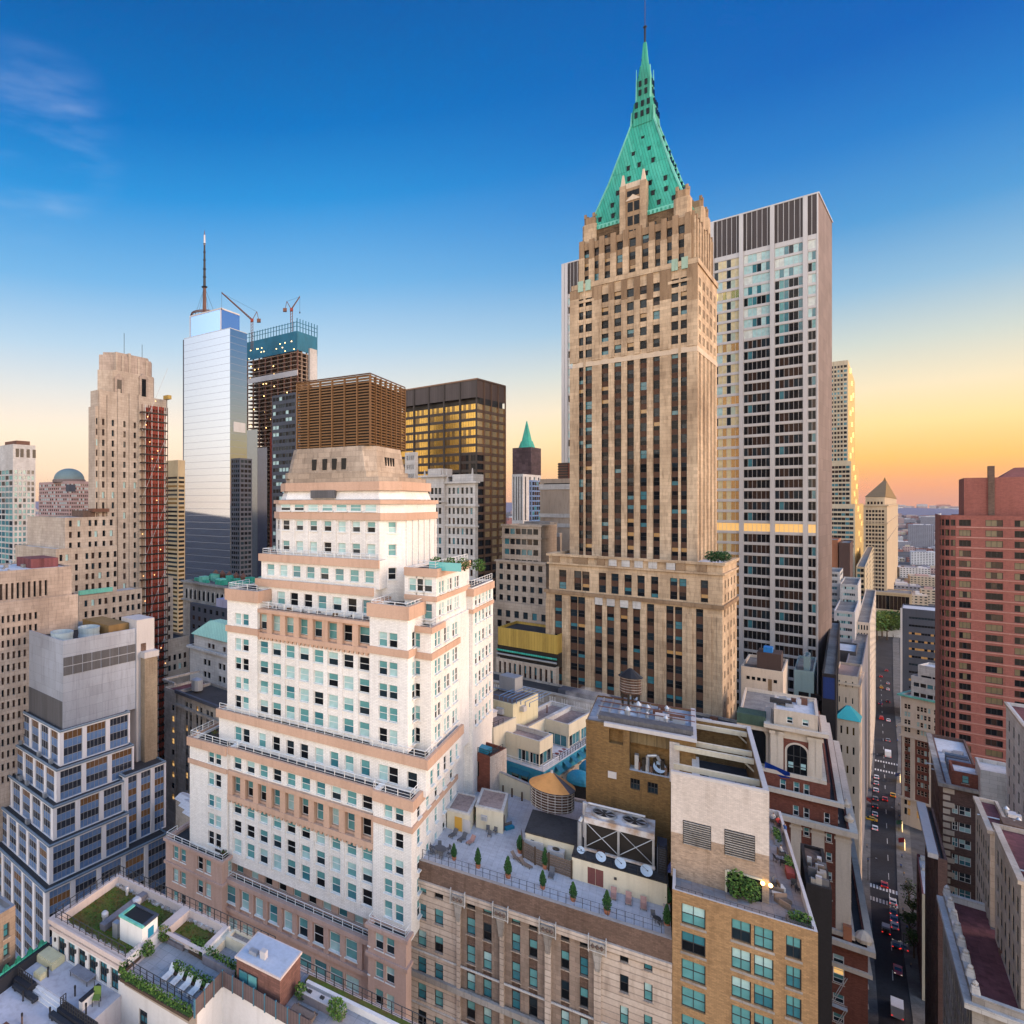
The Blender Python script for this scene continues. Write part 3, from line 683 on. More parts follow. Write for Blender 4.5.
# ================================================================== copper-roofed limestone skyscraper
b = Bld('skyscraper', 'tan limestone skyscraper with steep green copper pyramid roof and spire', 'skyscraper', 722.6, 158, 45.5); b40 = b
S40 = Sty([[G_dark, G_dark2], [G_dark2, G_dark2], [G_teal2, G_dark], [G_dark, G_dark], [G_brown, G_dark], [G_dark2, G_dark], [G_dark, G_dark2], [G_dark, G_dark], [G_dark2, G_teal2], [G_dark, G_dark], [G_dark2, G_dark2], [G_teal2, G_teal2], [G_dark, G_dark2], [G_dark, G_brown], [G_dark, G_lit2]], 1, 2, .08, M_df)
x0 = b.fx(547); D = b.fy(732); zt = b.z(563); zz = lambda py: b.z(py, b.fx(700), 0)
zl = zz(606)
cu = colpx(b, 0, x0, (560.5, 575.5, 583.5, 600, 612.5, 625.5, 638.5, 652, 671, 680, 701.5), 3.7)
cl = colpx(b, 0, x0, (559, 574.5, 582, 599, 611, 624.4, 637, 651, 670.3, 679, 700), 3.7)
ru = [(zz(602), zz(594)), (zz(588), zz(580))]
rl = [(zz(616.5+15.2*i), zz(608.8+15.2*i)) for i in range(16)][::-1]
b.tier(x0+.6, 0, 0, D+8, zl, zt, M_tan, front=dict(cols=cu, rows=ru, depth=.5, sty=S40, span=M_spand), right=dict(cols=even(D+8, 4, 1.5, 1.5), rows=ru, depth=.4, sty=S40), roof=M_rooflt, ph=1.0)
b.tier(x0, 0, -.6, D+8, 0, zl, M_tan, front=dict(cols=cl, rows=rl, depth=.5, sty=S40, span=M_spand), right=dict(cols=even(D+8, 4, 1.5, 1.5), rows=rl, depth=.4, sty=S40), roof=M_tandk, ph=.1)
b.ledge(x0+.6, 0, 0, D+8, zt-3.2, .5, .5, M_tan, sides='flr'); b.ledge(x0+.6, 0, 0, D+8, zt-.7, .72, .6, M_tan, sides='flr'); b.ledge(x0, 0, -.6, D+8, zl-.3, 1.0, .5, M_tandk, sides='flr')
fm = b.part('frieze')
for px in (556, 577, 584, 601, 613, 626, 639, 653, 671, 681, 702): 
    x = b.fx(px); lt = 611 < px < 640 or px in (653, 671); fm.box(x-1.0, x+1.0, -.42, .02, zt-2.6, zt-.75, M_palestone if lt else M_tandk)
for px in (599, 611, 624.4, 637): x = b.fx(px, -.6); fm.box(x-1.0, x+1.0, -.95, -.58, zl-2.4, zl-.35, M_palestone)
pi = b.part('pier')
for px in (547.8, 567, 589.5, 605, 618, 631, 644, 660.5, 690, 709, 720):
    x = b.fx(px, -.6); pi.box(x-.55, x+.55, -.85, -.58, 40, zl-2.2, M_tan)
# tower
sx, sy = b.loc(((697-X0)/F*172, 172, 0))[:2]
def bf(px, y): return b.fx(px, sy+y)
T = lambda py, px=690: b.z(py, bf(px, 0), sy)
x1 = sx; x0 = bf(573, 0); TD = b.fy(717, sx)-sy; zc = T(257.5, 697)
c1 = colpx(b, sy, x0, (581, 588.3, 605, 618, 630.6, 643.6, 656.8, 675, 684.3), 3.8)
r1 = [(T(284.3+14.35*i), T(275.6+14.35*i)) for i in range(5)][::-1]
r2 = [(T(284.3+14.35*i), T(275.6+14.35*i)) for i in range(5, 21)][::-1]
zb = T(347.5)
rr_ = [c for q in even(TD, 5, 2.6, 1.2) for c in ((q[0], q[0]+1.05), (q[1]-1.05, q[1]))]
b.tier(x0, x1, sy, sy+TD, zb, zc, M_tan, front=dict(cols=c1, rows=r1, depth=.5, sty=S40), right=dict(cols=rr_, rows=r1, depth=.4, sty=S40), left=dict(cols=rr_, rows=r1, depth=.4, sty=S40), roof=M_roofdk, ph=.3)
b.tier(x0, x1, sy, sy+TD, zl, zb, M_tan, front=dict(cols=c1, rows=r2, depth=.6, sty=S40, span=M_spand), right=dict(cols=rr_, rows=r2, depth=.5, sty=S40, span=M_spand), left=dict(cols=rr_, rows=r2, depth=.5, sty=S40, span=M_spand), roof=False)
b.ledge(x0, x1, sy, sy+TD, zc-1.5, 1.52, .35, M_tan, sides='flr')
M_bandlt = mat('pale_band', (.60, .48, .36), .85, .1, .12)
b.ledge(x0, x1, sy, sy+TD, zb-1.2, 1.5, .1, M_bandlt, sides='flr')
for px, dk in ((597, 1), (611.5, 0), (624.3, 0), (637, 0), (650, 0), (665.5, 1), (574.6, 1), (693, 1)):
    x = bf(px, 0); wd = 1.35 if dk else .75
    pi.box(x-wd, min(x1+.2, x+wd), sy-.32, sy+.02, zl, zb-1.3, M_tan); pi.box(x-wd, min(x1+.2, x+wd), sy-.32, sy+.02, zb+.4, T(300, px), M_tan); pi.box(x-wd, min(x1+.2, x+wd), sy-.34, sy+.02, T(300, px)+.02, zc-1.6, M_tandk)
for px in (584.6, 679.6): x = bf(px, 0); pi.box(x-.3, x+.3, sy-.2, sy+.02, zl, T(286, px), M_tan)
ac = b.part('acroterion')
for px in (581, 588.5, 675, 685): x = bf(px, 0); ac.box(x-.75, x+.75, sy-.5, sy-.3, zc-2.4, zc+.9, mat('pale_faience', (.34, .48, .38)))
ov = b.part('arch_window')
for px in (584.6, 679.8):
    x = bf(px, 0); ov.box(x-2.8, x+2.8, sy-.35, sy-.02, zc-6.0, zc-5.2, M_tan)
# upper set-back storeys
def oct2(xa, xb, ya, yb, c): return octo(xa, xb, ya, yb, c)
y2 = sy+1.8; xa, xb = b.fx(579, y2), b.fx(693.5, y2); yb = y2+TD-3.6; zs = b.z(214, xb, y2)
U = lambda py, px=688: b.z(py, b.fx(px, y2), y2)
c2 = colpx(b, y2, xa, (587, 596.5, 607.5, 620, 632.5, 645.5, 658.5, 669.5, 681.5), 3.3)
ru2 = [(U(231+14*i), U(223+14*i)) for i in (2, 1, 0)]
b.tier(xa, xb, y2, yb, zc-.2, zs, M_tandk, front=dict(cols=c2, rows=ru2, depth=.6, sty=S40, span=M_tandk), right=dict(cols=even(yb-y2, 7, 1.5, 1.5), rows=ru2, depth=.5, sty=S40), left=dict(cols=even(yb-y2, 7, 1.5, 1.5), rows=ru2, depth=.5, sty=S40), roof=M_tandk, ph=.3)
for i, px in enumerate((582, 592, 602, 613.5, 626, 639, 652, 664, 675.5, 688)):
    x = b.fx(px, y2); pi.box(x-.8, min(xb+.3, x+.8), y2-.5, y2+.02, zc, zs-4.5-(i % 2)*.8, M_tan); pi.box(x-.7, min(xb+.3, x+.7), y2-.46, y2+.3, zs-4.48-(i % 2)*.8, zs+.9, M_tandk)
for i in range(8):
    q = y2+(yb-y2)*i/7; pi.box(xb-.02, xb+.45, max(y2+.3, q-.7), min(yb, q+.7), zc, zs-.3, M_tan); pi.box(xb-.5, xb+.3, max(y2+.3, q-.5), min(yb, q+.5), zs-.28, zs+1.2, M_tandk)
y3 = y2+1.8; xa3, xb3 = b.fx(586, y3), b.fx(689, y3); yb3 = yb-1.8; M_brbr = mat('dark_patterned_brick', (.10, .06, .03), .85, .3, .25, kind='brick', scale=2.5, col2=(.2, .13, .07))
V = lambda py, px=680: b.z(py, b.fx(px, y3), y3)
ze = V(206)
c3 = colpx(b, y3, xa3, (594, 605, 613, 654, 665.5, 677), 2.4)
b.tier(xa3, xb3, y3, yb3, zs-.4, ze, M_brbr, front=dict(cols=c3, rows=[(V(222), V(214))], depth=.4, sty=S40), right=dict(cols=even(yb3-y3, 5, 1.5, 1.5), rows=[(V(222), V(214))], depth=.4, sty=S40), roof=False)
# corner turrets and central gable bay
for (x, yy) in ((xb3-1.6, y3+.9), (xa3+1.2, y3+.9), (xb3-.6, yb3-1.5), (xa3+1.2, yb3-1.5), (xb3-.2, (y3+yb3)/2)):
    tu = b.fresh('turret'); zt_ = ze+4.2; tu.prism(octo(x-2.0, x+2.0, y3-1.2 if yy < y3+2 else yy-2, (y3+2.4) if yy < y3+2 else yy+2, .6), zs-.5, zt_-2.2, M_tan); yc_ = y3+.6 if yy < y3+2 else yy
    tu.prism(octo(x-1.6, x+1.6, yc_-1.4, yc_+1.4, .6), zt_-2.2, zt_, M_tandk)
    for dx, dy in ((-1.2, -1), (1.2, -1), (1.2, 1), (-1.2, 1)): tu.prism(octo(x+dx-.35, x+dx+.35, yc_+dy-.35, yc_+dy+.35, .1), zt_, zt_+1.3, M_tandk)
ga = b.part('gable'); gx0, gx1 = b.fx(620, y3-1.2), b.fx(646.5, y3-1.2); zg = b.z(187, (gx0+gx1)/2, y3-1.2)
ga.box(gx0+1.2, gx1-1.2, y3-1.2, y3+2, zs-1, zg, M_tandk)
for x in (gx0, gx1-1.6): ga.box(x, x+1.6, y3-1.7, y3+1, zs-2, zg+1.0, M_tan); ga.prism([(x+.2, y3-1.5), (x+1.4, y3-1.5), (x+1.4, y3-.3), (x+.2, y3-.3)], zg+1.0, zg+4.5, M_bandlt, None, [(x+.6, y3-1.1), (x+1, y3-1.1), (x+1, y3-.7), (x+.6, y3-.7)])
for i in range(5): x = gx0+2.0+(gx1-gx0-4)*i/4; ga.box(x-.45, x+.45, y3-1.2, y3-.3, zg, zg+1.6, M_bandlt)
for i in range(4): x = gx0+2.4+(gx1-gx0-4.8)*i/3; ga.box(x-.5, x+.5, y3-1.24, y3-1.1, zg-2.6, zg-.9, G_dark)
gw = (gx1-gx0-3.6)
for k in range(3):
    for i in range(2):
        x = gx0+1.9+gw*(i+.5)/2; ga.box(x-gw*.2, x+gw*.2, y3-1.26, y3-1.1, zg-7.2-k*4.2, zg-4.4-k*4.2, G_dark)
ga.add([(gx0+1.4, y3-1.5, zg-3.9), (gx1-1.4, y3-1.5, zg-3.9), ((gx0+gx1)/2, y3-1.5, zg-2.2)], [(0, 1, 2)], M_bandlt)
# copper pyramid
pe = .5; ex0, ex1, ey0, ey1 = xa3+.8, xb3-.8, y3+.2, yb3-.2
xc = (ex0+ex1)/2; yc = (ey0+ey1)/2
wx, wy = b.W(xc, yc); ppx = X0+wx/wy*F
RP = b.part('roof_copper'); ztr = b.z(127, xc, yc); hw = 3.2
RP.box(ex0-pe, ex1+pe, ey0-pe, ey1+pe, ze, ze+1.3, M_copperlt)
nb = 24
for i in range(nb): 
    t = (i+.3)/nb; RP.box(ex0+(ex1-ex0)*t, ex0+(ex1-ex0)*(t+.4/nb), ey0-pe-.2, ey0-pe+.02, ze+.2, ze+.9, M_copper); RP.box(ex1+pe-.02, ex1+pe+.2, ey0+(ey1-ey0)*t, ey0+(ey1-ey0)*(t+.4/nb), ze+.2, ze+.9, M_copper)
mid = .5; zm = ze+1.3+(ztr-ze-1.3)*.42; KM = .58+.42*hw/((ex1-ex0)/2)-.025; hm = (ex1-ex0)/2*KM; hmy = (ey1-ey0)/2*KM
RP.prism([(ex0, ey0), (ex1, ey0), (ex1, ey1), (ex0, ey1)], ze+1.3, zm, M_copper, None, [(xc-hm, yc-hmy), (xc+hm, yc-hmy), (xc+hm, yc+hmy), (xc-hm, yc+hmy)])
RP.prism([(xc-hm, yc-hmy), (xc+hm, yc-hmy), (xc+hm, yc+hmy), (xc-hm, yc+hmy)], zm, ztr, M_copper, None, [(xc-hw, yc-hw), (xc+hw, yc-hw), (xc+hw, yc+hw), (xc-hw, yc+hw)])
for (ax, ay, bx, by, cx_, cy_) in ((ex0, ey0, xc-hm, yc-hmy, xc-hw, yc-hw), (ex1, ey0, xc+hm, yc-hmy, xc+hw, yc-hw), (ex1, ey1, xc+hm, yc+hmy, xc+hw, yc+hw)):
    RP.tube((ax, ay, ze+1.3), (bx, by, zm), .35, M_copperlt, 5); RP.tube((bx, by, zm), (cx_, cy_, ztr), .3, M_copperlt, 5)
# small dormer openings on the copper roof
dmr = 0
def roofpt(fx_, t, face):
    z = ze+1.3+(ztr-ze-1.3)*t
    k = (1-(1-KM)*t/.42) if t < .42 else KM+(hw/((ex1-ex0)/2)-KM)*(t-.42)/.58
    hx_, hy_ = (ex1-ex0)/2*k, (ey1-ey0)/2*k
    return (xc+hx_*fx_, yc-hy_, z) if face == 'f' else (xc+hx_, yc+hy_*fx_, z)
for face in 'fr':
    for t, xs in ((.06, (-.8, -.5, .5, .8, .95)), (.18, (-.6, -.35, .1, .4, .7)), (.30, (-.55, -.05, .35, .75)), (.42, (-.3, .25)), (.54, (-.4, .0, .5)), (.68, (-.3, .4)), (.82, (.1,))):
        for x in xs:
            p = roofpt(x, t, face); d = MB()
            if face == 'f': d.box(p[0]-.42, p[0]+.42, p[1]-.3, p[1]+1.3, p[2]-.75, p[2]+.7, G_dark); d.box(p[0]-.55, p[0]+.55, p[1]-.4, p[1]+1.6, p[2]+.7, p[2]+.9, M_copper)
            else: d.box(p[0]-1.3, p[0]+.3, p[1]-.42, p[1]+.42, p[2]-.75, p[2]+.7, G_dark); d.box(p[0]-1.6, p[0]+.4, p[1]-.55, p[1]+.55, p[2]+.7, p[2]+.9, M_copper)
            d.build('dormer', b.root)
SP = b.part('spire'); Zs = lambda py: b.z(py, xc, yc)
def o8(h, c=.3): return octo(xc-h, xc+h, yc-h, yc+h, h*c)
SP.prism(o8(3.5), ztr-.5, Zs(112), M_copper, M_copper, o8(3.2)); SP.prism(o8(3.0), Zs(112), Zs(103), M_copper, M_copperlt, o8(2.6))
SP.prism(o8(2.3), Zs(103), Zs(82), M_copper, M_copperlt, o8(2.1)); SP.prism(o8(1.9), Zs(82), Zs(66), M_copper, M_copperlt, o8(1.2)); SP.prism(o8(1.0), Zs(66), Zs(43), M_copper, M_copper, o8(.45))
for dx, dy in ((1, 1), (1, -1), (-1, 1), (-1, -1)):
    SP.tube((xc+dx*3.1, yc+dy*3.1, ztr), (xc+dx*3.0, yc+dy*3.0, Zs(113)), .35, M_copperlt, 5, .12); SP.tube((xc+dx*1.9, yc+dy*1.9, Zs(103)), (xc+dx*1.9, yc+dy*1.9, Zs(70)), .3, M_copperlt, 5, .08)
for pyy, n_, hh in ((107.5, 3, 3.0), (95, 2, 2.3), (86, 2, 2.2), (118, 3, 3.45)):
    for i in range(n_):
        q = (i-(n_-1)/2)*1.6; SP.box(xc+q-.4, xc+q+.4, yc-hh-.12, yc-hh+.3, Zs(pyy)-.9, Zs(pyy)+.9, G_dark); SP.box(xc+hh-.3, xc+hh+.12, yc+q-.4, yc+q+.4, Zs(pyy)-.9, Zs(pyy)+.9, G_dark)
SP.tube((xc, yc, Zs(44)), (xc, yc, Zs(27)), .28, M_black, 6); SP.lathe((xc, yc, Zs(27)), [(.1, -.6), (.6, 0), (.1, .6)], M_black, 8); SP.tube((xc, yc, Zs(26)), (xc, yc, Zs(-20)), .11, M_black, 5)
b.finish()
# shrubs on the lower roof
# ================================================================== slab tower with white columns
b = Bld('office_slab', 'tall glass slab tower with white aluminium columns and dark top storeys', 'skyscraper', 818, 216, 49)
S28 = Sty([[G_dark, G_brown, G_dark2], [G_dark, G_dark, G_brown], [G_dark, G_brown, G_dark2], [G_dark2, G_dark, G_teal2], [G_brown, G_dark, G_dark, G_brown]], 6, 1, .12, M_alum, None, per=True)
G_cream_ = glass('blind_cream', (.62, .52, .30), .3)
S28b = Sty([[G_dark2, G_teal2, G_pale], [G_pale, G_white, G_teal], [G_white, G_pale, G_cream_], [G_teal2, G_dark, G_teal]], 6, 1, .12, M_alum, None, per=True)
G_gb = mat('gold_bay_reflection', (.95, .68, .32), .12, .1, 0, metal=.75)  # gold sky reflection of this bay, painted into the pane colour
S28p = Sty([[G_cream_, glass('blind_sage', (.42, .50, .40), .3), G_pale, G_dark2], [G_cream_, G_dark2, MATS['blind_sage']]], 6, 1, .12, M_alum, None, per=True)
S28g = Sty([[G_gb, G_cream_, G_gb]], 6, 1, .12, M_alum, None, per=True)
S28y = Sty([[G_lit]], 6, 1, .12, M_alum, None, per=True)
D = b.fy(832); zt = b.z(193); zd = b.z(235); zbot = 0
bay = b.fx(805.5)-b.fx(772.5); xs = [0, b.fx(805.5)]
while xs[-1] > b.fx(563): xs.append(xs[-1]-bay)
xs[-1] = b.fx(563.5); x0 = xs[-1]; fh = 11.45*216/F
rows = [(zd-1.1-fh*(i+1)+.85, zd-1.1-fh*i) for i in range(int((zd-1)/fh))][::-1]
nR = len(rows)
cols = [(xs[i+1]-x0+.6, xs[i]-x0-.6) for i in range(len(xs)-1)][::-1]
cols[-1] = (cols[-1][0], -x0-.5)
NC = len(cols)
class Multi:
    """picks the look of a pane row by its floor"""
    def __init__(s, f): s.f = f
    def geo(s, w, h, k): q = s.f(k); return q[0].geo(w, h, q[1])
    def mesh(s, w, h, k): q = s.f(k); return q[0].mesh(w, h, q[1])
def look(k):
    ci, ri = divmod(k, 100); t = nR-1-ri; c = NC-1-ci; h_ = (ci*13+ri*7) % 5
    st2 = S28 if c else S28s
    if t == 25: return (S28y if c else S28ys, 0)
    if t < 8 and c in (0, 1, 2): return (S28b if c else S28bs, h_) if (c, t) not in ((1, 5), (1, 6), (1, 7), (1, 4)) else ((S28b if c else S28bs), 3)
    if c == 3 and t < 25: return (S28p, h_ % 2) if (t < 16 and h_ != 2) else (S28g, 0)
    if c == 3 and t < 33: return (S28g, 0)
    if c > 3: return (S28b, h_)
    return (st2, h_)
S28s = Sty(S28.looks, 2, 1, .12, M_alum, None, per=True); S28bs = Sty(S28b.looks, 2, 1, .12, M_alum, None, per=True); S28ys = Sty(S28y.looks, 2, 1, .12, M_alum, None, per=True)
b.tier(x0, 0, 0, D, 0, zd, M_alum, front=dict(cols=cols, rows=rows, depth=.25, sty=Multi(look), pick=lambda c, r: c*100+r), right=dict(wall=M_pinkwall), roof=False)
M_darkpan = mat('dark_panel', (.07, .055, .055), .5, .15, .12, metal=.2, kind='rib', scale=2.6)
b.tier(x0, 0, .35, D, zd, zt, M_darkpan, right=dict(wall=M_pinkwall), roof=M_roofdk)
cm = b.part('column')
for x in xs[1:]: cm.box(x-.62, x+.62, -.75, -.02, 0, zt+.2, M_alum)
cm.box(-.3, .05, -.2, .33, 0, zt, M_alum)
b.ledge(x0, 0, .35, D, zt, .5, .3, M_alum, name='coping', sides='fr'); b.ledge(x0, 0, .35, D, zd, .7, .3, M_alum, name='coping', sides='f')
mu = b.part('mullion')
for i in range(len(xs)-1):
    n = 6 if i else 2
    for k in range(1, n): x = xs[i]+(xs[i+1]-xs[i])*k/n; mu.box(x-.07, x+.07, .2, .36, zd+.7, zt, M_alum)
b.finish()
# ================================================================== wide black glass tower
b = Bld('glass_tower', 'black glass office tower reflecting a yellow sky behind the white stepped tower', 'skyscraper', 476.7, 268, 48)
G_gold = glass('gold_reflection_glass', (.42, .27, .06), .12, .8, metal=.75); G_goldlt = glass('pale_gold_reflection_glass', (.95, .66, .30), .1, .8, metal=.85); G_golddk = glass('dim_gold_reflection_glass', (.16, .10, .03), .15, .7, metal=.6)  # gold panes: yellow sky reflection painted into the glass colour
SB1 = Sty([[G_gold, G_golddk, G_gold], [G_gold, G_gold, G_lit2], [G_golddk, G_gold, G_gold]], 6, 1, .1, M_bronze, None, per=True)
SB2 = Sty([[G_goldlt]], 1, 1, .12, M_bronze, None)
SB3 = Sty([[G_dark, G_brown]], 6, 1, .1, M_black, None, per=True)
SB4 = Sty([[G_dark]], 1, 1, .12, M_black, None)
x0 = b.fx(400); D = b.fy(505); fh = 8.6*268/F; zt = b.z(379); zw = b.z(403)
rows = [(zw-fh*(i+1)+1.1, zw-fh*i) for i in range(int(zw/fh))][::-1]; nr = len(rows)
n1, n2 = 5, 4
def lk(k):
    ci, ri = divmod(k, 1000); t = nr-1-ri
    if ci >= 100:
        c = ci-100
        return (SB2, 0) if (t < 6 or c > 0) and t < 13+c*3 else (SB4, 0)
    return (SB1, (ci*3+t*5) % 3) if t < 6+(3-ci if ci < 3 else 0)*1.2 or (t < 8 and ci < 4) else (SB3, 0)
M_bz = mat('black_bronze', (.05, .042, .04), .4, .1, .08, metal=.4); M_bz2 = mat('bronze_band_lit_flank', (.20, .12, .08), .4, .1, .08, metal=.5)  # second bronze has the right flank's warm light painted in; also colours the coping
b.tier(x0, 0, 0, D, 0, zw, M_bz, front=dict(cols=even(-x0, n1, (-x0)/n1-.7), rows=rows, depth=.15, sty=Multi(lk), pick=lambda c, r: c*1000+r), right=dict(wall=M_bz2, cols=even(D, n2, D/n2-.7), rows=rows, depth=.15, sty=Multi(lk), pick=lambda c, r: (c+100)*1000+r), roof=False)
zg = b.z(389.5+1)
b.tier(x0, 0, 2.5, D-2.5, zw-.1, b.z(397), M_black, roof=False)
b.tier(x0, 0, 0, D, b.z(397), zt, mat('bronze_rib', (.09, .075, .075), .45, .15, .1, metal=.4, kind='rib', scale=2.2), right=dict(wall=mat('bronze_rib_lit', (.16, .10, .08), .45, .15, .1, metal=.4, kind='rib', scale=2.2)), roof=M_roofdk)  # right face repeats the ribs with warm light put into the colour
cm = b.part('column')
for i in range(n1+1): x = x0-x0*i/n1; cm.box(x-.4, x+.4 if i < n1 else .25, -.3, .02, 0, zt+.1, M_bz)
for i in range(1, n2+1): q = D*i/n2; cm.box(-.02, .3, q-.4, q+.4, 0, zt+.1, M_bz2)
b.ledge(x0, 0, 0, D, zt-.2, .6, .4, M_bz2, name='coping', sides='fr')
b.finish()
# ================================================================== mirror glass tower, spire tower, tower under construction
G_mirror = mat('mirror_glass', (.33, .39, .49), .03, 0, 0, metal=.96, spec=.8)
G_mirror2 = mat('mirror_glass_joint', (.26, .30, .38), .25, 0, 0, metal=.7)
b = Bld('mirror_tower', 'smooth mirror glass tower reflecting the pale sky, in front of the spire', 'skyscraper', 230, 590, 39)
x0 = b.fx(184); D = b.fy(247); zt = b.z(328); zk = b.z(430)
mb = b.part('facade'); bx = b.fx(181.5)
def band(n, m, off=0, z0=0, z1=None):
    pass
n = 46
for i in range(n):
    z0_, z1_ = zt*i/n, zt*(i+1)/n-.35
    xl_ = bx+(x0-bx)*min(1, (z0_/zk)); xl2 = bx+(x0-bx)*min(1, (z1_/zk))
    mb.quad((xl_, 0, z0_), (0, 0, z0_), (0, 0, z1_), (xl2, 0, z1_), G_mirror); mb.quad((0, 0, z0_), (0, D, z0_), (0, D, z1_), (0, 0, z1_), G_mirror)
jm = b.part('joint'); 
for i in range(1, n+1): z = zt*i/n; xl_ = bx+(x0-bx)*min(1, z/zk); jm.box(xl_, -.02, .05, D, z-.36, z, G_mirror2)
b.part('roof').box(x0, 0, .1, D, zt, zt+.5, M_steel); b.part('wall').box(bx+1, -1, 1, D-.3, 0, zt-.4, M_navy)
lm = b.part('louvre'); q0, q1 = D*.2, D*.9; lm.box(-.1, .2, q0, q1, b.z(431), b.z(421), M_steel)
b.finish()
b = Bld('spire_tower', 'tall tower with mirrored top, ring and needle spire behind the mirror glass block', 'skyscraper', 221, 900, 39)
x0 = b.fx(190); D = 42; zt = b.z(309); mb = b.part('facade')
mb.box(x0, 0, 0, D, 0, zt, glass('sky_glass', (.30, .48, .80), .05, .8, metal=.85)); b.ledge(x0, 0, 0, D, zt, 2.0, .5, M_alum, name='coping', sides='flr')
ed = b.part('edge_trim'); ed.box(-1.2, .4, -.5, .3, 0, zt, M_alum); ed.box(x0-.4, x0+1.2, -.5, .3, 0, zt, M_alum)
yc = D/2; xc = b.fx(204.5, yc)
ring = b.part('ring')
for z, r in ((zt+2, 20), (zt+5.5, 21), (zt+8, 20)):
    pts = [(xc+r*math.cos(a*.2618), yc+r*math.sin(a*.2618), z) for a in range(25)]; ring.path(pts, .9, M_brownsteel, 5)
for a in range(24): ring.tube((xc+20*math.cos(a*.2618), yc+20*math.sin(a*.2618), zt+1), (xc+20*math.cos(a*.2618), yc+20*math.sin(a*.2618), zt+8), .4, M_brownsteel, 4)
sp = b.part('spire'); ztop = b.z(230, xc, yc)
Zq = lambda py: b.z(py, xc, yc)
sp.tube((xc, yc, zt), (xc, yc, Zq(287)), 3.2, M_brownsteel, 8, 2.4); sp.tube((xc, yc, Zq(287)), (xc, yc, Zq(245)), 2.2, M_black, 8, 1.3); sp.tube((xc, yc, Zq(245)), (xc, yc, Zq(235)), 1.6, M_alum, 8, 1.3); sp.tube((xc, yc, Zq(235)), (xc, yc, ztop), .9, M_brownsteel, 8, .2)
for py, r in ((287, 5), (277, 3), (269, 3), (260, 2.6), (252, 2.4), (244, 2.2)): sp.lathe((xc, yc, Zq(py)), [(r*.6, -1.5), (r, 0), (r*.6, 1.2)], M_black, 10)
for dx, dy in ((1, .2), (-1, -.2), (.3, -1), (-.3, 1)): sp.tube((xc+dx*18, yc+dy*18, zt+6), (xc, yc, Zq(287)), .25, M_black, 4)
b.finish()
b = Bld('unfinished_tower', 'half-built concrete tower with blue netting, bare floors and lit lamps', 'construction site', 297, 640, 42)
x0 = b.fx(247); D = b.fy(317); Zt = lambda py: b.z(py, 0, 0)
sl_ = b.part('floor_slab'); fh = 8.4*640/F*.5; M_conc = mat('raw_concrete', (.34, .25, .19), .9, .2, .25); M_corelit = mat('lit_interior', (.16, .07, .03), .8, .3, 0)
z = 60
while z < Zt(352): sl_.box(x0, 0, 0, D, z, z+.7, M_conc); z += fh
b.part('core').box(x0+12, -12, 12, max(14, D-10), 0, Zt(330), M_conc)
fc = b.part('facade'); fc.box(x0-.3, x0+16, -.4, 0, 0, Zt(425), glass('new_glass', (.2, .24, .28), .08, .8, metal=.6)); fc.box(x0+34, x0+44, -.4, 0, 0, Zt(430), M_redmesh); fc.box(x0+16.2, x0+30, -.4, 0, 0, Zt(445), glass('new_glass_blue', (.08, .1, .16), .08, .8, metal=.5))
cm = b.part('column')
for i in range(9): x = x0-(x0)*i/8; cm.box(x-.7, x+.7, .2, 1.4, 0, Zt(349), M_brownsteel)
for i in range(1, 5): q = D*i/4; cm.box(-1.4, -.2, q-.7, q+.7, 0, Zt(349), M_conc)
b.part('netting').box(x0-.6, -x0*0+.6, -.8, -.3, Zt(350.5), Zt(331), M_bluemesh); b.part('netting').box(.1, .6, 0, D, Zt(350), Zt(331), M_bluemesh)
b.part('hoist').box(.2, 2.6, D*.55, D*.9, Zt(420), Zt(345), M_palestone)
fr = b.part('formwork')
for i in range(19): x = x0-x0*i/18; fr.box(x-.3, x+.3, -.8, -.2, Zt(331), Zt(321), M_bluemesh)
for i in range(8): q = D*i/7; fr.box(-.2, .5, q-.3, q+.3, Zt(331), Zt(318), M_bluemesh)
for py in (322, 326): fr.bar((x0, -.5, Zt(py)), (0, -.5, Zt(py)), .3, M_bluemesh); fr.bar((0, 0, Zt(py)), (0, D, Zt(py)), .3, M_bluemesh)
b.part('belt').box(x0+2, 1.0, -.9, -.2, Zt(375.5), Zt(370), M_alum)
M_lamp = mat('work_lamp', (.9, .7, .35), .5, 0, 0, emit=5, ecol=(1, .62, .22)); la = b.part('work_lamp'); lr = random.Random(5)
for i in range(46):
    x = x0+4+lr.random()*(-x0-6); zq = Zt(440)+lr.random()*(Zt(335)-Zt(440)); zq = 60+round((zq-60)/fh)*fh-1.0; la.box(x-.55, x+.55, -1.0 if zq > Zt(350) else .6, -.9 if zq > Zt(350) else .9, zq-.45, zq+.45, M_lamp)
b.finish(); bc = b
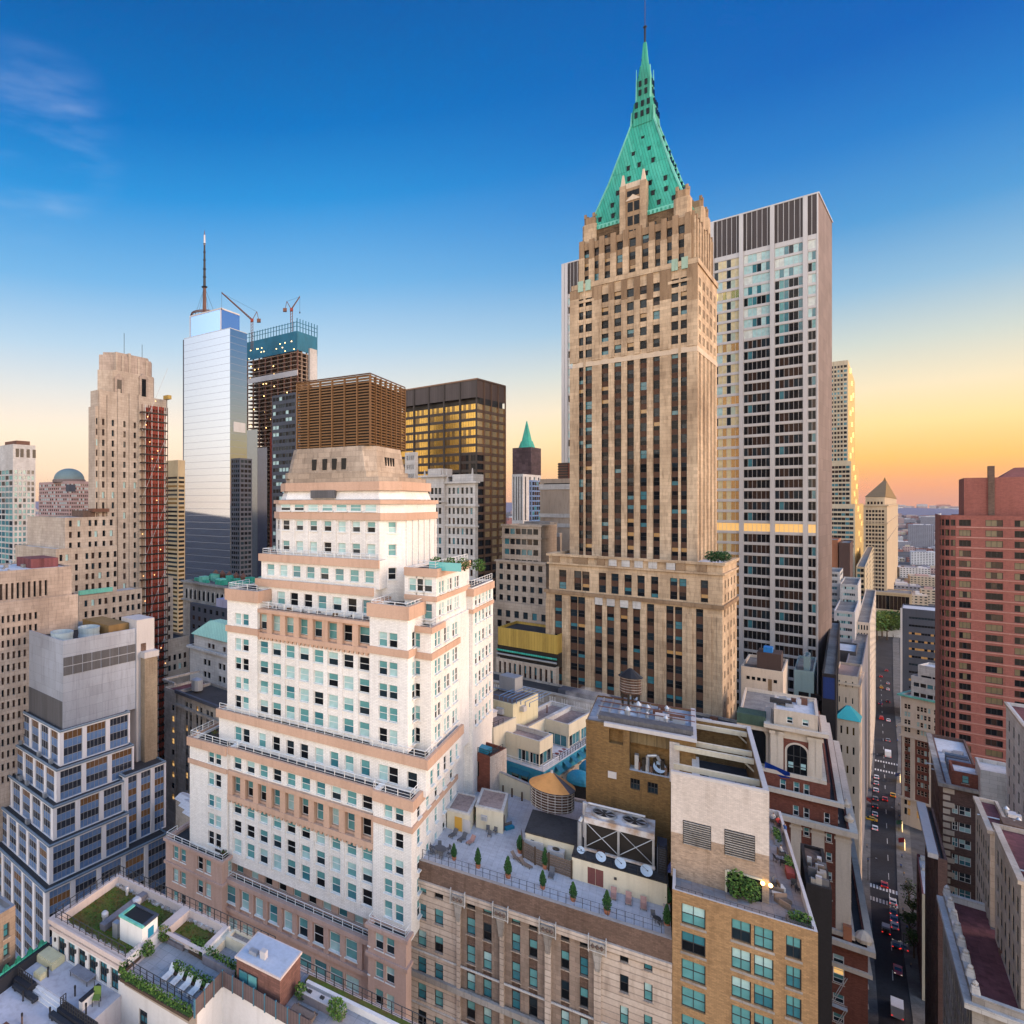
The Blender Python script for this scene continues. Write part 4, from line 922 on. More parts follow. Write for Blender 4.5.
def crane(px, py0, mast, jib_px, jib_py, Y, label):
    p = atY(px, py0, Y); q = atY(jib_px, jib_py, Y); root = empty('tower_crane', p, 0, label, 'crane', 'cranes on the unfinished tower')
    mb = MB(); h = mast
    for dx, dy in ((-1, -1), (1, -1), (1, 1), (-1, 1)): mb.bar((dx, dy, -14), (dx, dy, h), .3, M_brownsteel)
    for i in range(int((h+14)/3)): z = -14+i*3; mb.bar((-1, -1, z), (1, -1, z+3), .18, M_brownsteel); mb.bar((1, -1, z), (1, 1, z+3), .18, M_brownsteel)
    mb.build('mast', root)
    j = MB(); e = Vector((q.x-p.x, 3, q.z-p.z)); s = Vector((0, 0, h))
    for o_ in (Vector((0, -.9, 0)), Vector((0, .9, 0)), Vector((0, 0, 1.6))): j.bar(s+o_, e+o_*.5, .32, M_brownsteel)
    for i in range(14): j.bar(s.lerp(e, i/14)+Vector((0, -.8, 0)), s.lerp(e, (i+1)/14)+Vector((0, 0, 1.2)), .2, M_brownsteel)
    j.build('jib', root)
    k = MB(); sg = 1 if e.x < 0 else -1; k.box(-1.6, 1.6, -1.6, 1.6, h-1.5, h+1.5, M_redmesh); k.bar((0, 0, h), (sg*5, 0, h+9), .35, M_brownsteel); k.bar((sg*5, 0, h+9), (sg*7, 0, h), .3, M_brownsteel); k.bar((sg*5, 0, h+9), tuple(e), .1, M_black); k.box(sg*5, sg*9, -1.4, 1.4, h-2, h+1.5, M_brownsteel); k.build('cab', root)
    r = MB(); r.bar(tuple(e), (e.x, e.y, e.z-16), .12, M_black); r.box(e.x-.6, e.x+.6, e.y-.6, e.y+.6, e.z-17.5, e.z-16, M_black); r.build('hook', root)
crane(252, 336, 16, 221.5, 292, 632, 'orange crane with long jib leaning left over the mirror glass tower')
crane(291.5, 322, 13, 300, 296, 655, 'small crane with short jib raised to the right on the blue netted tower')
# ================================================================== background blocks around the white tower
simple('dark_tower', 'narrow charcoal office block between unfinished tower and bronze screen', 'office block', 296, 330, 45, 272, 300, 392, M_navy, fr=(7, 3.9, .86, .5), rt=(2, 3.9, .8, .5), sty=Sty([[G_dark], [G_dark2], [G_pale], [G_dark2], [G_dark]], 1, 1, 0), depth=.2)
b = simple('twin_block', 'white ornate stone office block with two pavilions beside the black glass tower', 'office block', 475, 217, 48, 446, 478, 481, M_palestone, fr=(6, 3.65, .55, .62, 2.2), rt=(3, 3.6, .5, .6), sty=S_far, fin=False, depth=.35)
b.ledge(b.x0, b.x1, 0, b.y1, b.z1-.7, .7, .8, M_palestone, sides='flr'); b.ledge(b.x0, b.x1, 0, b.y1, b.z1-9, .6, .5, M_palestone, sides='flr'); b.ledge(b.x0, b.x1, 0, b.y1, b.z1-16.4, .6, .4, M_palestone, sides='flr')
xq = b.fx(421, -1.5); xq1 = b.fx(443.5, -1.5); r = [(b.z1-2.2-3.65*i-2.3, b.z1-2.2-3.65*i) for i in range(22)][::-1]
b.tier(b.x0-8, b.x0, 4, 20, 0, b.z1-3, M_greystone, front=dict(cols=even(8, 2, 1.6, .6), rows=r[:-1], depth=.3, sty=S_far), roof=M_rooflt)
b.tier(xq, xq1, -1.5, 14, 0, b.z1+2.5, M_palestone, front=dict(cols=even(xq1-xq, 5, 1.2, .7), rows=r, depth=.35, sty=S_far), roof=M_rooflt)
b.ledge(xq, xq1, -1.5, 14, b.z1+1.8, .7, .8, M_palestone, sides='flr'); b.ledge(xq, xq1, -1.5, 14, b.z1-7.5, .6, .5, M_palestone, sides='flr')
at_ = b.part('attic'); at_.box(xq+2, xq1-2, 0, 8, b.z1+2.5, b.z1+5, M_palestone); at_.box(b.x0+2, -1.5, 1, 9, b.z1, b.z1+2.6, M_palestone)
for x in (xq+.6, xq1-1.2, b.x0+.3, -1.0): at_.prism([(x-.4, -.6), (x+.6, -.6), (x+.6, .4), (x-.4, .4)], b.z1, b.z1+4.6, M_palestone, None, [(x, -.2), (x+.2, -.2), (x+.2, 0), (x, 0)])
b.finish()
simple('rear_block', 'small pale block showing between bronze screen and black glass tower', 'office block', 415, 240, 48, 405, 418, 452, M_palestone, fr=(4, 3.6, .5, .5), depth=.3)
# scaffolded tower with green pyramid far away
b = simple('scaffolded_tower', 'far tower wrapped in dark scaffolding under a green spire', 'tower', 531, 760, 45, 512.5, 541, 447, mat('scaffold_wrap', (.12, .075, .08), .9, .3, .3, kind='panel', scale=1.2), fin=False)
xc, yc = (b.x0+b.x1)/2, b.y1/2; g_ = b.part('green_roof')
hw = -b.x0*.36; g_.prism(octo(xc-hw, xc+hw, yc-hw, yc+hw, 2), b.z1, b.z1+9, M_copper, None, octo(xc-hw*.7, xc+hw*.7, yc-hw*.7, yc+hw*.7, 1.5)); g_.prism(octo(xc-hw*.62, xc+hw*.62, yc-hw*.62, yc+hw*.62, 1.5), b.z1+9, b.z(421, xc, yc), M_copper, None, octo(xc-.4, xc+.4, yc-.4, yc+.4, .1))
b.finish()
simple('white_pier_block', 'far cream tower with tall window piers below the scaffolded spire', 'office block', 523, 520, 45, 512, 541, 474, M_palestone, fr=(4, 40, .45, .93, 2), rt=(4, 40, .3, .93, 2), depth=.5)
simple('blue_glass_sliver', 'sliver of blue glass building beside the cream pier tower', 'office block', 532, 470, 45, 529, 541, 480, M_blueglass, fr=(2, 3.8, .9, .7), rt=(4, 3.8, .9, .7))
b = simple('banded_block', 'plain tan block with white bands left of the copper-roofed skyscraper', 'office block', 585, 250, 45.5, 540, 588, 478, mat('tan_plain', (.42, .34, .27), .9, .1, .2), fr=(9, 3.9, .4, .0001), fin=False)
for py, h in ((489, 2.2), (483, 0)):
    if h: b.ledge(b.x0, b.x1, 0, b.y1, b.z(py), h, .3, M_palestone, name='band', sides='fl')
b.ledge(b.x0, b.x1, 0, b.y1, b.z(518), 1.6, .3, M_palestone, name='band', sides='fl'); b.ledge(b.x0, b.x1, 0, b.y1, b.z(528), 1.6, .3, M_palestone, name='band', sides='fl')
wx = even(-b.x0, 8, 2.6, 2)
for a_, c_ in wx: b.w.append(((b.x0+a_, -.06, b.z(487.5)), 0, c_-a_, 2.0, S_far, 0, Vector((0, -1))))
b.part('plant_room').box(b.x0+6, -8, 4, 16, b.z1, b.z(464, -20, 6), M_brownsteel)
for k in range(6): b.part('plant_room').box(b.x0+5.8, -7.8, 3.9, 4.1, b.z1+.6+k*1.1, b.z1+1.1+k*1.1, M_black)
b.part('penthouse').box(-7.5, -1, 3, 12, b.z1, b.z1+6.5, M_redbrick); b.finish()
b = simple('low_tan_wing', 'low tan block with white coping stepping down behind the cream stepped building', 'office block', 560, 235, 45.5, 510, 562, 533, mat('tan_plain', (.42, .34, .27)), fr=None, fin=False)
b.ledge(b.x0, b.x1, 0, b.y1, b.z1-1.5, 1.5, .3, M_palestone, name='band', sides='fl'); b.part('plant_room').box(b.x0+4, b.x0+14, 4, 12, b.z1-1, b.z1+4, M_greystone); b.finish()
b = simple('stepped_block', 'cream stepped office building with potted trees left of the copper-roofed skyscraper', 'office block', 546, 212, 45.5, 496, 549, 563, M_ivory, fr=(6, 3.75, .5, .55, 1.2), sty=S_far, fin=False, depth=.35)
y = 3; xa, xb = b.fx(502, y), b.fx(541, y); z2 = b.z(525, -8, y)
r = [(z2-1.4-3.7*i-2.0, z2-1.4-3.7*i) for i in range(4)][::-1]
b.tier(xa, xb, y, 18, b.z1-.5, z2, M_ivory, front=dict(cols=even(xb-xa, 6, 1.7, .8), rows=r, depth=.35, sty=S_far), roof=M_rooflt, left=dict(cols=even(15, 4, 1.6, .8), rows=r, depth=.3, sty=S_far))
b.tier(b.x0-10, b.x0, 6, 22, 0, b.z(612, b.x0, 0), M_ivory, front=dict(cols=even(10, 3, 1.6, .5), rows=[(b.z(640+i*11, b.x0, 0), b.z(634+i*11, b.x0, 0)) for i in range(3)][::-1], depth=.3, sty=S_far), roof=M_rooflt)
b.tier(b.x0-6, 2, -2.0, 0, 0, b.z(606), M_ivory, front=dict(cols=even(-b.x0+8, 8, 1.6, .5), rows=[(b.z(632), b.z(625)), (b.z(621), b.z(614))], depth=.3, sty=S_far), roof=M_rooflt, ph=.3)
b.ledge(b.x0, 0, 0, 10, b.z1-.6, .62, .4, M_ivory, sides='fl'); b.ledge(xa, xb, y, 10, z2-.6, .62, .3, M_ivory, sides='flr'); b.ledge(xa, xb, y, 10, z2-5, .5, .3, M_ivory, sides='flr'); b.finish()
b = simple('gold_louvre_block', 'low block with gilded louvre attic at the foot of the stepped building', 'office block', 556, 182, 45.5, 496, 559, 668, M_ivory, fr=(11, 12, .45, .86, 1.0), sty=Sty([[G_dark, G_brown], [G_dark, G_dark2], [G_dark, G_teal2]], 1, 4, .15, M_spand), fin=False, depth=.5)
M_goldl = mat('gilded_louvre', (.52, .34, .07), .5, .15, .15, kind='rib', scale=2)
b.tier(b.fx(497.5, 2), 0, 2, 14, b.z1-.5, b.z(655), M_black, roof=False); b.tier(b.fx(498, 1), 0, 1, 15, b.z(655), b.z(636), M_goldl, roof=M_roofdk, name='louvre'); 
pp = b.part('pipe'); pp.tube((b.x0, .6, b.z(660)), (0, .6, b.z(660)), .3, M_copper); pp.tube((b.x0, .6, b.z(664)), (0, .6, b.z(664)), .3, M_steel); b.finish()
# podium in front of the skyscraper
b = Bld('podium_block', 'low grey stone block with a flat slate roof at the foot of the copper-roofed skyscraper', 'office block', 736, 140, 45.5)
x0 = b.fx(478); zt = b.z(731)
cs = []
b.tier(x0, 0, 0, 9, 0, zt, M_greystone, front=dict(cols=even(-x0, 19, 1.7, 1), rows=[(zt-7.6, zt-4.4), (zt-12, zt-9)], depth=.4, sty=S_hungb), roof=M_roofdk, ph=.6)
b.ledge(x0, 0, 0, 5, zt-.5, .52, .3, M_steel, name='coping', sides='f'); tr = b.part('triglyph')
for i in range(19):
    x = x0+1+(-x0-2)/19*(i+.5)
    for k in (-.6, 0, .6): tr.box(x+k-.18, x+k+.18, -.12, .02, zt-3.2, zt-1.2, M_palestone)
b.part('skylight').box(x0+22, x0+42, 2, 6, zt-.5, zt+.7, M_navy); b.finish()
# ================================================================== left side of the view
# art deco tower with a scaffold up its flank
b = Bld('deco_tower', 'beige art deco tower with chamfered crown and red scaffold up its flank', 'skyscraper', 98, 236, 43)
D = b.fy(166); XL = b.fx(90.5); z = lambda py: b.z(py, 0, D*.4)
S1 = Sty([[G_dark], [G_brown], [G_dark2], [G_brown], [G_dark], [G_dark], [G_pale]], 1, 1, 0)
zt, zc = z(353), z(394)
cols = lambda pxs, hw, o=0: [(b.fy(p-hw)-o, b.fy(p+hw)-o) for p in pxs]
rows = [(z(421.5+10.1*i+6), z(421.5+10.1*i)) for i in range(26)][::-1]
b.tier(XL, 0, 0, D, 0, zc, M_ivory, front=dict(cols=even(-XL, 2, 1.4, .6), rows=rows, depth=.4, sty=S1), right=dict(cols=cols((103.2, 113, 124.5, 135), 1.3), rows=rows, depth=.5, sty=S1), roof=M_roofdk, ph=.3)
b.tier(XL+.5, 0.02, -1.2, 0, 0, z(410), M_ivory, roof=M_ivory, right=dict(cols=[(.3, 1.0)], rows=rows, depth=.2, sty=S1), ph=.2)
fl = b.part('fluting')
for p in (100, 108, 118.5, 130, 139): q = b.fy(p); fl.box(-.02, .5, q-.6, q+.6, 0, z(398)+(p % 3)*2, M_ivory)
cr = b.part('crown'); q0, q1 = b.fy(99), b.fy(158)

def cutp(x1, pa, pb, ye_):
    lo, hi = .1, 20.0
    for _ in range(40):
        c = (lo+hi)/2
        if b.fx(pa, b.fy(pb, x1)-c) > x1-c: hi = c
        else: lo = c
    yb__ = b.fy(pb, x1); return [(x1-c, yb__-c), (x1, yb__), (x1, ye_-c*.5), (x1-c*.5, ye_), (x1-c-1, ye_)]
cr.prism(cutp(-.5, 97.5, 113, q1), zc-.2, z(372), M_ivory, M_ivory); cr.prism(cutp(-1.0, 99, 117, q1-.5), z(372), z(356), M_beige, M_roofdk); cr.prism(cutp(-1.6, 103, 118, q1-2), z(356), zt, M_beige, M_roofdk)
for p in (118, 124, 131, 140, 148): q = b.fy(p); cr.box(-3.2, -.75, q-.5, q+.5, z(394), z(356)+(p % 4)*.5, M_ivory)
for p, a_, c_ in ((119.5, 395, 381), (144, 397, 376)):
    q = b.fy(p); cr.box(-.3, -.05, q-1.1, q+1.1, z(a_), z(c_), G_dark); cr.box(-.3, -.02, q-2.2, q-1.1, z(a_), z(c_)+1, M_beige); cr.box(-.3, -.02, q+1.1, q+2.2, z(a_), z(c_)+1, M_beige); cr.prism([(-.5, q-2.6), (-.02, q-2.6), (-.02, q+2.6), (-.5, q+2.6)], z(c_), z(c_)+2.4, M_beige, None, [(-.4, q-.2), (-.1, q-.2), (-.1, q+.2), (-.4, q+.2)])
for p, h in ((130, 9), (148, 6)): q = b.fy(p); b.part('mast').tube((-4, q, zt), (-4, q, zt+h), .12, M_black, 4)
# scaffold
s0, s1 = b.fy(138.5), b.fy(164); sc_ = b.part('scaffold'); nt_ = b.part('netting')
nt_.box(.1, .9, s0+3.5, s1-.8, 0, z(405), M_redmesh)
k = 0; zq = 30
while zq < z(404):
    sc_.box(.9, 2.7, s0, s1, zq, zq+.45, M_black); zq += 3.4
    nt_.box(2.2, 2.35, s0+4.2, s1-1, zq-1.6, zq-.2, M_redmesh)
for i in range(9):
    q = s0+(s1-s0)*i/8; sc_.box(2.3, 2.5, q-.12, q+.12, 0, z(403), M_palestone if i % 2 else M_brownsteel)
for i in range(40): 
    zz_ = 60+i*3.4; q = s0+(s1-s0)*(i % 8)/8; sc_.bar((2.5, q, zz_), (2.5, q+(s1-s0)/8, zz_+3.4), .08, M_palestone)
la = b.part('work_lamp'); lr = random.Random(9)
for i in range(18): q = s0+lr.random()*(s1-s0); zz_ = 60+int(lr.random()*38)*3.4; la.box(2.5, 2.7, q-.18, q+.18, zz_+2.3, zz_+2.7, mat('scaffold_lamp', (.9, .5, .2), .5, 0, 0, emit=2, ecol=(1, .45, .15)))
sc_.bar((3, s1-1, z(410)), (3, s1-1, z(392)), .4, M_greystone); sc_.box(2, 5, s1-2, s1, z(395), z(391), mat('yellow_steel', (.45, .3, .08)))
# shoulder beyond the scaffold and stepped wings on the left
y0 = b.fy(166); y1 = b.fy(176, -2)
b.tier(-20, -1.0, y0-2, b.fy(173, -1), 0, b.z(578, -1, y0), M_ivory, right=dict(cols=[(1, 2.2), (4, 5.2)], rows=rows[:9], depth=.3, sty=S1), roof=M_roofdk)
zb1 = b.z(637, -1, b.fy(170)); b.tier(-24, 2.5, b.fy(165.5, 2.5), b.fy(189, 2.5), 0, b.z(638, 2.5, b.fy(172)), M_ivory, right=dict(cols=even(b.fy(189, 2.5)-b.fy(165.5, 2.5), 4, 1.5, .8), rows=[r_ for r_ in rows if r_[1] < b.z(645, 2.5, b.fy(172))], depth=.3, sty=S1), roof=M_roofdk)
def wing(pl, pr, top, xo, pxs, rw, hw=1.5):
    ya, yb_ = b.fy(pl, xo), b.fy(pr, xo); zt_ = b.z(top, xo, (ya+yb_)/2)
    rr2 = [(b.z(t+6, xo, (ya+yb_)/2), b.z(t, xo, (ya+yb_)/2)) for t in rw][::-1]
    b.tier(-26, xo, ya, yb_, 0, zt_, M_ivory, right=dict(cols=[(b.fy(p-hw, xo)-ya, b.fy(p+hw, xo)-ya) for p in pxs], rows=rr2, depth=.4, sty=S1), roof=M_rooflt, ph=.5)
wing(56, 117, 547, 5, (61, 67, 76.5, 87, 93, 100, 108, 115.2), (553, 563.5, 573.5, 584))
b2y = b.fy
wing(65, 115.5, 517, 2.5, (70.5, 79, 90, 96, 104, 111.3), (520, 531, 541.5))
b.part('plant_room').box(-8, 0, b.fy(86, 2), b.fy(111, 2), b.z(517, 2, b.fy(98, 2)), b.z(510.5, 2, b.fy(98, 2)), M_brown)
b.part('plant_room').box(-2, 1.6, b.fy(94, 2), b.fy(110, 2), b.z(512, 2, b.fy(98, 2)), b.z(508.5, 2, b.fy(98, 2)), M_brownsteel)
wing(79, 142, 592, 8, (86, 93, 100, 106, 114, 120.5, 128, 133, 139), (597, 607.5, 618, 629, 640, 650))
b.part('green_gutter').box(7.6, 8.5, b.fy(79, 8), b.fy(112, 8), b.z(594, 8, b.fy(95, 8))+.3, b.z(592.2, 8, b.fy(95, 8))+1.2, M_copperlt)
b.finish()
# beige block on the far left
b = Bld('beige_block', 'long beige stone block with closely spaced windows behind the stepped glass building', 'office block', -60, 150, 47)
q1 = b.fy(78); qm = b.fy(41.5); zt = b.z(620, 0, b.fy(40)); S2 = Sty([[G_brown], [G_dark], [G_brown], [G_dark]], 1, 1, 0)
zf = lambda py: b.z(py, 0, b.fy(20))
rows = [(zf(614+12.1*i+7), zf(614+12.1*i)) for i in range(14)][::-1]
b.tier(-22, 0, 0, q1, 0, b.z(594, 0, b.fy(78)), M_beige, right=dict(cols=[(b.fy(p-1.35), b.fy(p+1.35)) for p in [5.5*i-35.6 for i in range(14)]], rows=rows, depth=.45, sty=S2), roof=M_rooflt)
q2 = b.fy(72, -1)
b.tier(-22, -1.2, 0, q2, b.z(594, 0, b.fy(78))-1, b.z(566, -1, q2), M_beige, right=dict(cols=[(b.fy(p-1.3, -1.2), b.fy(p+1.3, -1.2)) for p in [5.6*i-38 for i in range(16)]], rows=[(zf(599), zf(583))], depth=.6, sty=S2), roof=M_rooflt, ph=.4)
b.part('roof_plant').box(-16, -6, q2*.72, q2*.95, b.z(566, -1, q2)-.4, b.z(566, -1, q2)+2.2, M_maroon); b.finish()
# far towers at the left
b = simple('glass_apartments', 'slim white and green glass tower at the left edge', 'tower', 13, 430, 43, -6, 35.5, 444, M_palestone, fr=(5, 4.0, .9, .72, 18), rt=(5, 4.0, .66, .66, 18), sty=Sty([[G_teal2], [G_teal], [G_teal], [G_teal2], [G_dark2]], 1, 1, 0), fin=False)
for y_ in (1.5, 6, 12, 18): b.w.append(((.05, b.y1*(y_+1)/22, b.z1-9), math.pi/2, b.y1*.15, 6, S_far, 0, Vector((1, 0))))
b.part('plant_room').box(b.x0*.7, -3, 4, 14, b.z1, b.z1+3, M_brownsteel); b.finish()
b = simple('domed_tower', 'pink granite tower with a low green dome', 'tower', 69, 700, 46, 39, 92, 481, mat('rose_granite', (.42, .28, .26), .7, .1, .1), fr=(16, 4.2, .6, .55, 3), rt=(12, 4.2, .6, .55, 3), sty=Sty([[G_brown], [G_pale], [G_dark]], 1, 1, 0), fin=False)
xc, yc = b.x0*.36, b.y1*.5; dm = b.part('dome'); dm.lathe((xc, yc, b.z1-1), [(19, 0), (19, 3), (18, 4)], M_pinkwall, 28); dm.lathe((xc, yc, b.z1+3), [(17.6*math.cos(a*.1963), 13*math.sin(a*.1963)) for a in range(8)]+[(.2, 13)], mat('dome_copper', (.16, .22, .22), .5, .1, .1), 28)
b.part('notch').box(-7, .3, -.3, 8, b.z1-12, b.z1-4, M_navy)
b.tier(b.x0-14, b.x0+2, 6, 40, 0, b.z1-17, mat('rose_granite', (.4, .3, .3)), roof=M_rooflt); b.tier(b.x0-22, b.x0*.1, -12, -1, 0, b.z(543), mat('rose_granite', (.4, .3, .3)), front=dict(cols=even(22-b.x0*.9, 13, 2.6, 1), rows=[(b.z(543)-3.5-6*i, b.z(543)-1-6*i) for i in range(9)][::-1], depth=.3, sty=S_far), roof=M_rooflt); b.finish()
simple('yellow_tower', 'pale yellow tower right behind the domed tower', 'tower', 92, 800, 45, 78, 100, 482, M_creamst, fr=(6, 4, .5, .5), rt=(4, 4, .5, .5))
simple('dark_glass_tower', 'dark striped glass tower between deco tower and mirror glass tower', 'tower', 178, 520, 42, 160, 185, 460, mat('gold_stone', (.42, .33, .2)), fr=(1, 3.6, .95, .5, 14), rt=(1, 3.6, .95, .55, 14), sty=Sty([[G_dark], [G_golddk], [G_dark2]], 1, 1, 0))
simple('navy_tower', 'dark navy tower at the foot of the mirror glass tower', 'tower', 240, 470, 42, 231, 252, 458, M_navy, fr=(4, 3.7, .8, .6), rt=(3, 3.7, .8, .6), sty=Sty([[G_dark], [G_dark2], [G_dark], [G_dark2]], 1, 1, 0))
# green roofed arcaded building and its neighbours
b = simple('arcade_block', 'grey stone building with arcaded top floor and bright green copper plant on its roof', 'office block', 247, 262, 46, 183, 250, 590, M_greystone, fin=False)
ar = b.part('arch')
n = 13
for i in range(n):
    x = b.x0+1.5+(-b.x0-3)*(i+.5)/n; ar.box(x-.85, x+.85, -.06, .02, b.z1-8, b.z1-4.4, G_dark); ar.prism([(x-.85, -.06), (x+.85, -.06), (x+.85, .02), (x-.85, .02)], b.z1-4.4, b.z1-3.6, G_dark, None, [(x-.35, -.06), (x+.35, -.06), (x+.35, .02), (x-.35, .02)]); ar.box(x+.95, x+1.3, -.35, .02, b.z1-8, b.z1-3.2, M_palestone)
b.ledge(b.x0, 0, 0, 20, b.z1-.8, .8, .9, M_greystone, sides='fl'); b.ledge(b.x0, 0, 0, 20, b.z1-9.2, .7, .8, M_greystone, sides='fl')
gp = b.part('copper_plant'); rr = random.Random(4)
for i in range(34):
    x = b.x0+rr.random()*(-b.x0-4); y = 2+rr.random()*20; gp.box(x, x+rr.uniform(2, 5), y, y+rr.uniform(1.5, 4), b.z1-.5, b.z1+rr.uniform(.5, 2.6), M_copper if rr.random() < .75 else M_copperlt)
for i in range(5): x = b.x0+3+i*5; gp.lathe((x, 18, b.z1), [(1.6, 0), (1.6, 2.4), (.2, 4)], M_brownsteel, 10)
b.finish()
b = simple('slate_block', 'small slate grey building with dormers below the arcaded building', 'office block', 240, 228, 46, 190, 243, 612, M_navy, fr=(8, 3.6, .45, .5), fin=False); b.part('penthouse').box(b.x0+14, b.x0+22, 2, 7, b.z1-.4, b.z1+3, mat('lilac_render', (.3, .3, .42))); b.finish()
b = simple('mansard_building', 'pale stone building with mint green copper roof left of the white stepped tower', 'office block', 238, 196, 46, 190, 242, 650, M_palestone, fin=False, fr=None)
zr = lambda py: b.z(py, b.fx(212), 0)
b.p.clear(); cols = [c for p in (205, 209, 220, 224, 233) for c in [(b.fx(p-1.4)-b.x0, b.fx(p+1.4)-b.x0)]]
b.tier(b.x0, 0, 0, 16, 0, zr(652), M_palestone, front=dict(cols=cols, rows=[(zr(661+12.4*i+6), zr(661+12.4*i)) for i in range(7)][::-1], depth=.35, sty=S_farlit), left=dict(cols=even(16, 4, 1.2, 1), rows=[(zr(661+12.4*i+6), zr(661+12.4*i)) for i in range(7)][::-1], depth=.35, sty=S_farlit), roof=M_palestone)
b.ledge(b.x0, 0, 0, 16, zr(652)-.4, .8, .9, M_palestone, sides='fl'); b.ledge(b.x0, 0, 0, 16, zr(698), .9, 1.0, M_palestone, sides='fl')
b.tier(b.x0+1, 0, 1, 15, zr(652), zr(639), M_palestone, front=dict(cols=cols, rows=[(zr(650), zr(645))], depth=.3, sty=S_far), roof=False)
gr = b.part('green_roof'); gr.prism([(b.x0+.2, .2), (0, .2), (0, 15.5), (b.x0+.2, 15.5)], zr(639), zr(639)+4.4, mat('mint_copper', (.36, .60, .46), .6, .06, .08, kind='seam'), None, [(b.x0+4.5, 5), (-2, 5), (-2, 10), (b.x0+4.5, 10)]); b.finish()
b = simple('lamp_lit_block', 'old grey stone office building with yellow lit windows beside the stepped glass building', 'office block', 225, 172, 47, 164.5, 228, 698, M_greystone, fin=False, fr=None)
zr = lambda py: b.z(py, b.fx(190), 0); b.p.clear()
SL = Sty([[G_lit, G_lit], [G_dark, G_dark], [G_lit, G_lit2], [G_dark, G_dark2], [G_dark, G_dark]], 1, 2, .06, M_df)
colA = [(b.fx(p-1.3)-b.x0, b.fx(p+1.3)-b.x0) for p in (173,)]; colB = [(b.fx(p-1.2)-b.x0, b.fx(p+1.2)-b.x0) for p in (185.5, 189.5, 196, 200, 206.5, 210.5)]
b.tier(b.x0, b.x0+6, 0, 14, 0, b.z(687, b.x0, 0), M_greystone, front=dict(cols=colA, rows=[(zr(712+11.5*i+6), zr(712+11.5*i)) for i in range(9)][::-1], depth=.3, sty=SL), left=dict(cols=[], rows=[]), roof=M_maroon)
b.tier(b.x0+6, 0, .4, 14, 0, zr(697), M_greystone, front=dict(cols=[(a_-6, c_-6) for a_, c_ in colB], rows=[(zr(704+12*i+6), zr(704+12*i)) for i in range(8)][::-1], depth=.4, sty=SL, span=M_navy), roof=M_roofdk)
b.ledge(b.x0+6, 0, .4, 14, zr(711), .7, .9, M_greystone, sides='f'); b.ledge(b.x0+6, 0, .4, 14, zr(698), .9, .9, M_navy, sides='f'); b.ledge(b.x0, b.x0+6, 0, 14, zr(690), .6, .5, M_greystone, sides='fl')
b.part('tank').lathe((b.x0+9, 6, zr(697)), [(1.8, 0), (1.8, 3.2), (.2, 3.8)], M_steel, 12); b.finish()
# low sheds between the glass building and the white tower
for i in range(3):
    p = at(178+i*4, 800+i*7, 62); bb = Bld('shed', ['rearmost white roofed rooftop shed left of the white stepped tower', 'middle white roofed rooftop shed left of the white stepped tower', 'nearest white roofed rooftop shed left of the white stepped tower'][i], 'shed', 0, p.y, 47, 'sheds beside the white stepped tower', X=p.x)
    bb.part('wall').box(-1, 9, 0, 4, 0, 62, M_greystone); bb.part('roof').prism([(-1.3, -.3), (9.3, -.3), (9.3, 4.2), (-1.3, 4.2)], 62, 62.9, M_rooflt, M_alum, [(-1.3, 1.6), (9.3, 1.6), (9.3, 2.4), (-1.3, 2.4)]); bb.part('door').box(2, 3.2, -.08, .02, 58, 60.6, G_lit2); bb.finish()
# ================================================================== stepped glass building with zinc plant house
b = Bld('stepped_glass_building', 'blue glass and pale post office building stepping back below a zinc plant house', 'office block', 60, 150, 44.5); bg_ = b
G_bl = glass('window_dark_lit', (.03, .035, .05), .1); G_or = glass('window_amber', (.10, .05, .025), .2, emit=.03, ecol=(1, .5, .2))
SG = Sty([[M_blueglass, G_bl, M_blueglass, G_bl, M_blueglass, G_bl, M_blueglass, G_bl, M_blueglass, G_bl, M_blueglass, G_bl][::1], [M_blueglass, G_bl, M_blueglass, G_or, M_blueglass, G_bl, M_blueglass, G_or, M_blueglass, G_bl, M_blueglass, G_dark]], 4, 8, .1, M_gf, None)
class SGs:
    """spandrel and window rows are taller or shorter with the tier height"""
    def __init__(s): s.c = {}
    def st(s, w_, h_):
        nz = max(2, round(h_/1.75)); nx = max(1, round(w_/1.15)); k = (nz, nx)
        if k not in s.c: s.c[k] = Sty(SG.looks, nx, nz, .1, M_gf, None)
        return s.c[k]
    def geo(s, w_, h_, k): return s.st(w_, h_).geo(w_, h_, k)
    def mesh(s, w_, h_, k): return s.st(w_, h_).mesh(w_, h_, k)
sg = SGs()
M_edge = mat('blue_coping', (.17, .25, .33), .5, .1, .1, metal=.3)
tiers = [(62, 731, 767, 13, 129, 3), (60.5, 770, 806, 6, 134, 5), (59, 807, 846, -4, 124, 7), (58, 849, 886, -14, 129, 9), (56, 893, 960, -26, 166, 12)]
Z0 = b.z(771, 0, 0); CW = 1.45
